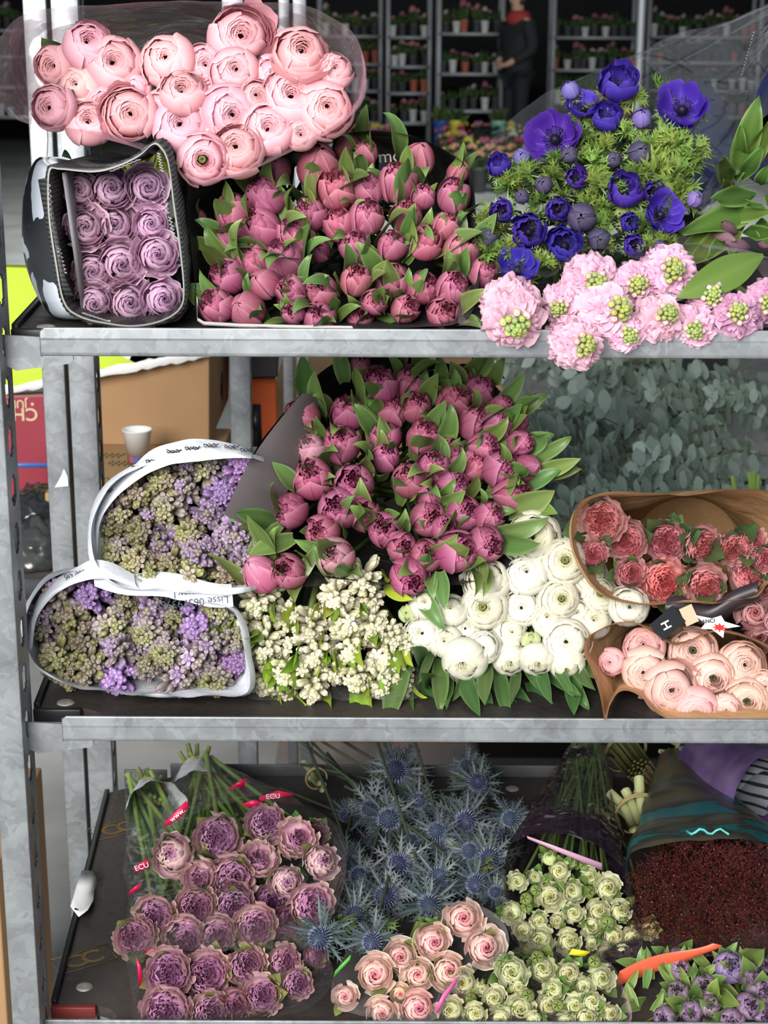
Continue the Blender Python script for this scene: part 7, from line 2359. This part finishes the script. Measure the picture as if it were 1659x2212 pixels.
for i in range(22):
    a = i * 2.399
    o1 = Vector((math.cos(a), 0, math.sin(a))) * (0.02 * math.sqrt(i / 22))
    q = MB()
    q.tube([P(1352, 1625, 2.05) + o1, P(1392, 1672, 2.02) + o1 * 0.9, P(1438, 1722, 1.99) + o1 * 0.7], 0.0021, 0.0019, 6, mixc((0.10, 0.055, 0.04), (0.17, 0.17, 0.06), R_.random()))
    adopt('stalk', q, M_STEM, tl)
q = MB()
q.tube([P(1434 + 14 * math.cos(a), 1722 + 8 * math.sin(a), 1.985) for a in np.linspace(0, 6.28, 20)], 0.006, 0.006, 6)
adopt('teal_collar', q, M_TEALS, tl)
stalks('thick pale green stalks left of the teal sleeve', P(1380, 1760, 1.86), P(1366, 1716, 1.90), 9, 0.0062, (0.33, 0.40, 0.18), 0.018, seed=12)

# ---- purple printed sleeves, upper right of bottom shelf
rootU = P(1490, 1625, 2.02)
t = thing('flower_sleeve', 'silver and purple striped sleeve in the right rear of the bottom shelf', 'wrapping', rootU)
rimU = [(1570, 1760), (1600, 1700), (1650, 1660), (1740, 1650), (1800, 1720), (1790, 1820), (1700, 1860), (1620, 1830)]
w = loft(pxloop(rimU, (1650, 1.86, 1860, 1.78)), rootU, n=90, rings=12, bulge=0.05, wr=0.004, wscale=24, neck=0.016, seed=93, pleat=0.002, npleat=16)
adopt('striped_film', floor_clamp(w, ZB + 0.003), stripes('silver_striped_film', (0.03, 0.032, 0.036), (0.30, 0.33, 0.36), 26.0, 'DIAGONAL', 0.2, 0.18), t)
M_PURP = solid('purple_print', (0.09, 0.05, 0.16), 0.3, color2=(0.20, 0.13, 0.30), vscale=18, detail=2)
rimV = [(1590, 1790), (1595, 1700), (1640, 1640), (1740, 1625), (1800, 1700), (1790, 1800), (1700, 1835), (1630, 1825)]
w = loft(pxloop(rimV, (1650, 1.84, 1860, 1.76)), P(1540, 1650, 1.97), n=90, rings=10, bulge=0.05, wr=0.004, wscale=24, neck=0.045, seed=95)
adopt('purple_panel', floor_clamp(w, ZB + 0.004), M_PURP, t)
stalks('pale green stalk ends out of the silver striped sleeve', P(1480, 1622, 2.03), P(1446, 1606, 2.06), 6, 0.0030, (0.26, 0.32, 0.12), 0.010, seed=15)

# ---- violet tulips with broad leaves, lower right
tv = dict(main=rgb(118, 84, 120), light=rgb(176, 146, 178), green=rgb(140, 150, 96))
TUV = {'std': [tulip(180 + s, **tv, gstreak=0.6, opening=0.4) for s in range(3)], 'lav': [tulip(185, rgb(140, 104, 176), rgb(198, 172, 218), rgb(150, 160, 110), opening=0.5)]}
pl20 = (2060, 1.585, 2200, 1.505)
cV = [(1425, 1410, 150, {'m': 'lav', 'd': 'bright lavender'}), (1545, 1440, 120, {'c': (.7, .65, .7)}), (1620, 1560, 145), (1130, 1420, 105), (1280, 1530, 125, {'c': (1.1, 1.15, 1)}), (1120, 1560, 110, {'c': (.9, 1.1, .8)}), (1200, 1680, 115), (1440, 1740, 135), (1040, 1710, 110), (1540, 1640, 130), (1110, 1350, 95, {'dy': .01}), (1310, 1640, 100, {'c': (1, 1.1, .9)}), (1640, 1400, 75), (1580, 1200, 90, {'dy': .03}), (1620, 1690, 110)]
rootW = Vector((P(1520, 1950, 1.9).x, 1.98, ZB + 0.03))
TLG = [blade_leaf(200 + s, L=3.0, Wd=0.55, bend=b, fold=0.3, twist=tw, c0=(0.12, 0.20, 0.045), c1=(0.20, 0.30, 0.075), edge=(0.30, 0.42, 0.15)) for s, (b, tw) in enumerate(((0.3, 0.3), (0.5, -0.4), (0.15, 0.5), (0.4, 0.1)))]
bunch(cV, (2.77, 1060, 1580), TUV, pl20, rootW, 'tulip', 'flower', 'dull violet double tulip at lower right', 'violet tulips at lower right', tilt=(1500, 2130, 800), jit=0.15, up=0.15, leaves=TLG, nleaf=(3, 4), lscale=1.2, lbase=-0.8, lout=1.0, sm=1.15)
LV = [(1400, 2160, 1350, 2180), (1410, 2120, 1395, 2060), (1430, 2100, 1440, 2050), (1380, 2200, 1356, 2130), (1420, 2140, 1490, 2200), (1450, 2200, 1400, 2212), (1480, 2120, 1530, 2180), (1540, 2110, 1600, 2180), (1500, 2190, 1560, 2212), (1560, 2080, 1620, 2110), (1345, 2160, 1375, 2100), (1460, 2070, 1500, 2060), (1400, 2090, 1345, 2078)]
R_ = random.Random(55)
for _ in range(22):
    x_, y_ = R_.uniform(1370, 1650), R_.uniform(2085, 2215)
    a_ = R_.uniform(0.3, 2.8)
    LV.append((x_, y_, x_ + 62 * math.cos(a_), y_ - 62 * math.sin(a_)))
lp_ = row_places([(c, d, 45) for a, b, c, d in LV])
for i, (a0, a1, b0, b1) in enumerate(LV):
    t = thing('tulip_leaf', f'broad pale green tulip leaf at lower right, {lp_[i]}', 'leaf', P(a0, a1, 1.55), 'loose leaves of the violet tulips')
    place_leaf(a0, a1, lerp(1.60, 1.525, (a1 - 2060) / 150), b0, b1, lerp(1.57, 1.50, (b1 - 2060) / 150), TLG[i % 4], 2.9, 0.75, None, t, (1, 1, 1), 'leaf_blade')

# ================================================================ lettering becomes plain mesh
_dg = bpy.context.evaluated_depsgraph_get()
for o in [o for o in SC.objects if o.type == 'FONT']:
    me = bpy.data.meshes.new_from_object(o.evaluated_get(_dg))
    n = bpy.data.objects.new(o.name, me)
    nm = o.name
    COL.objects.link(n)
    n.parent = o.parent
    n.matrix_parent_inverse = o.matrix_parent_inverse.copy()
    n.matrix_basis = o.matrix_basis.copy()
    bpy.data.objects.remove(o)
    n.name = nm
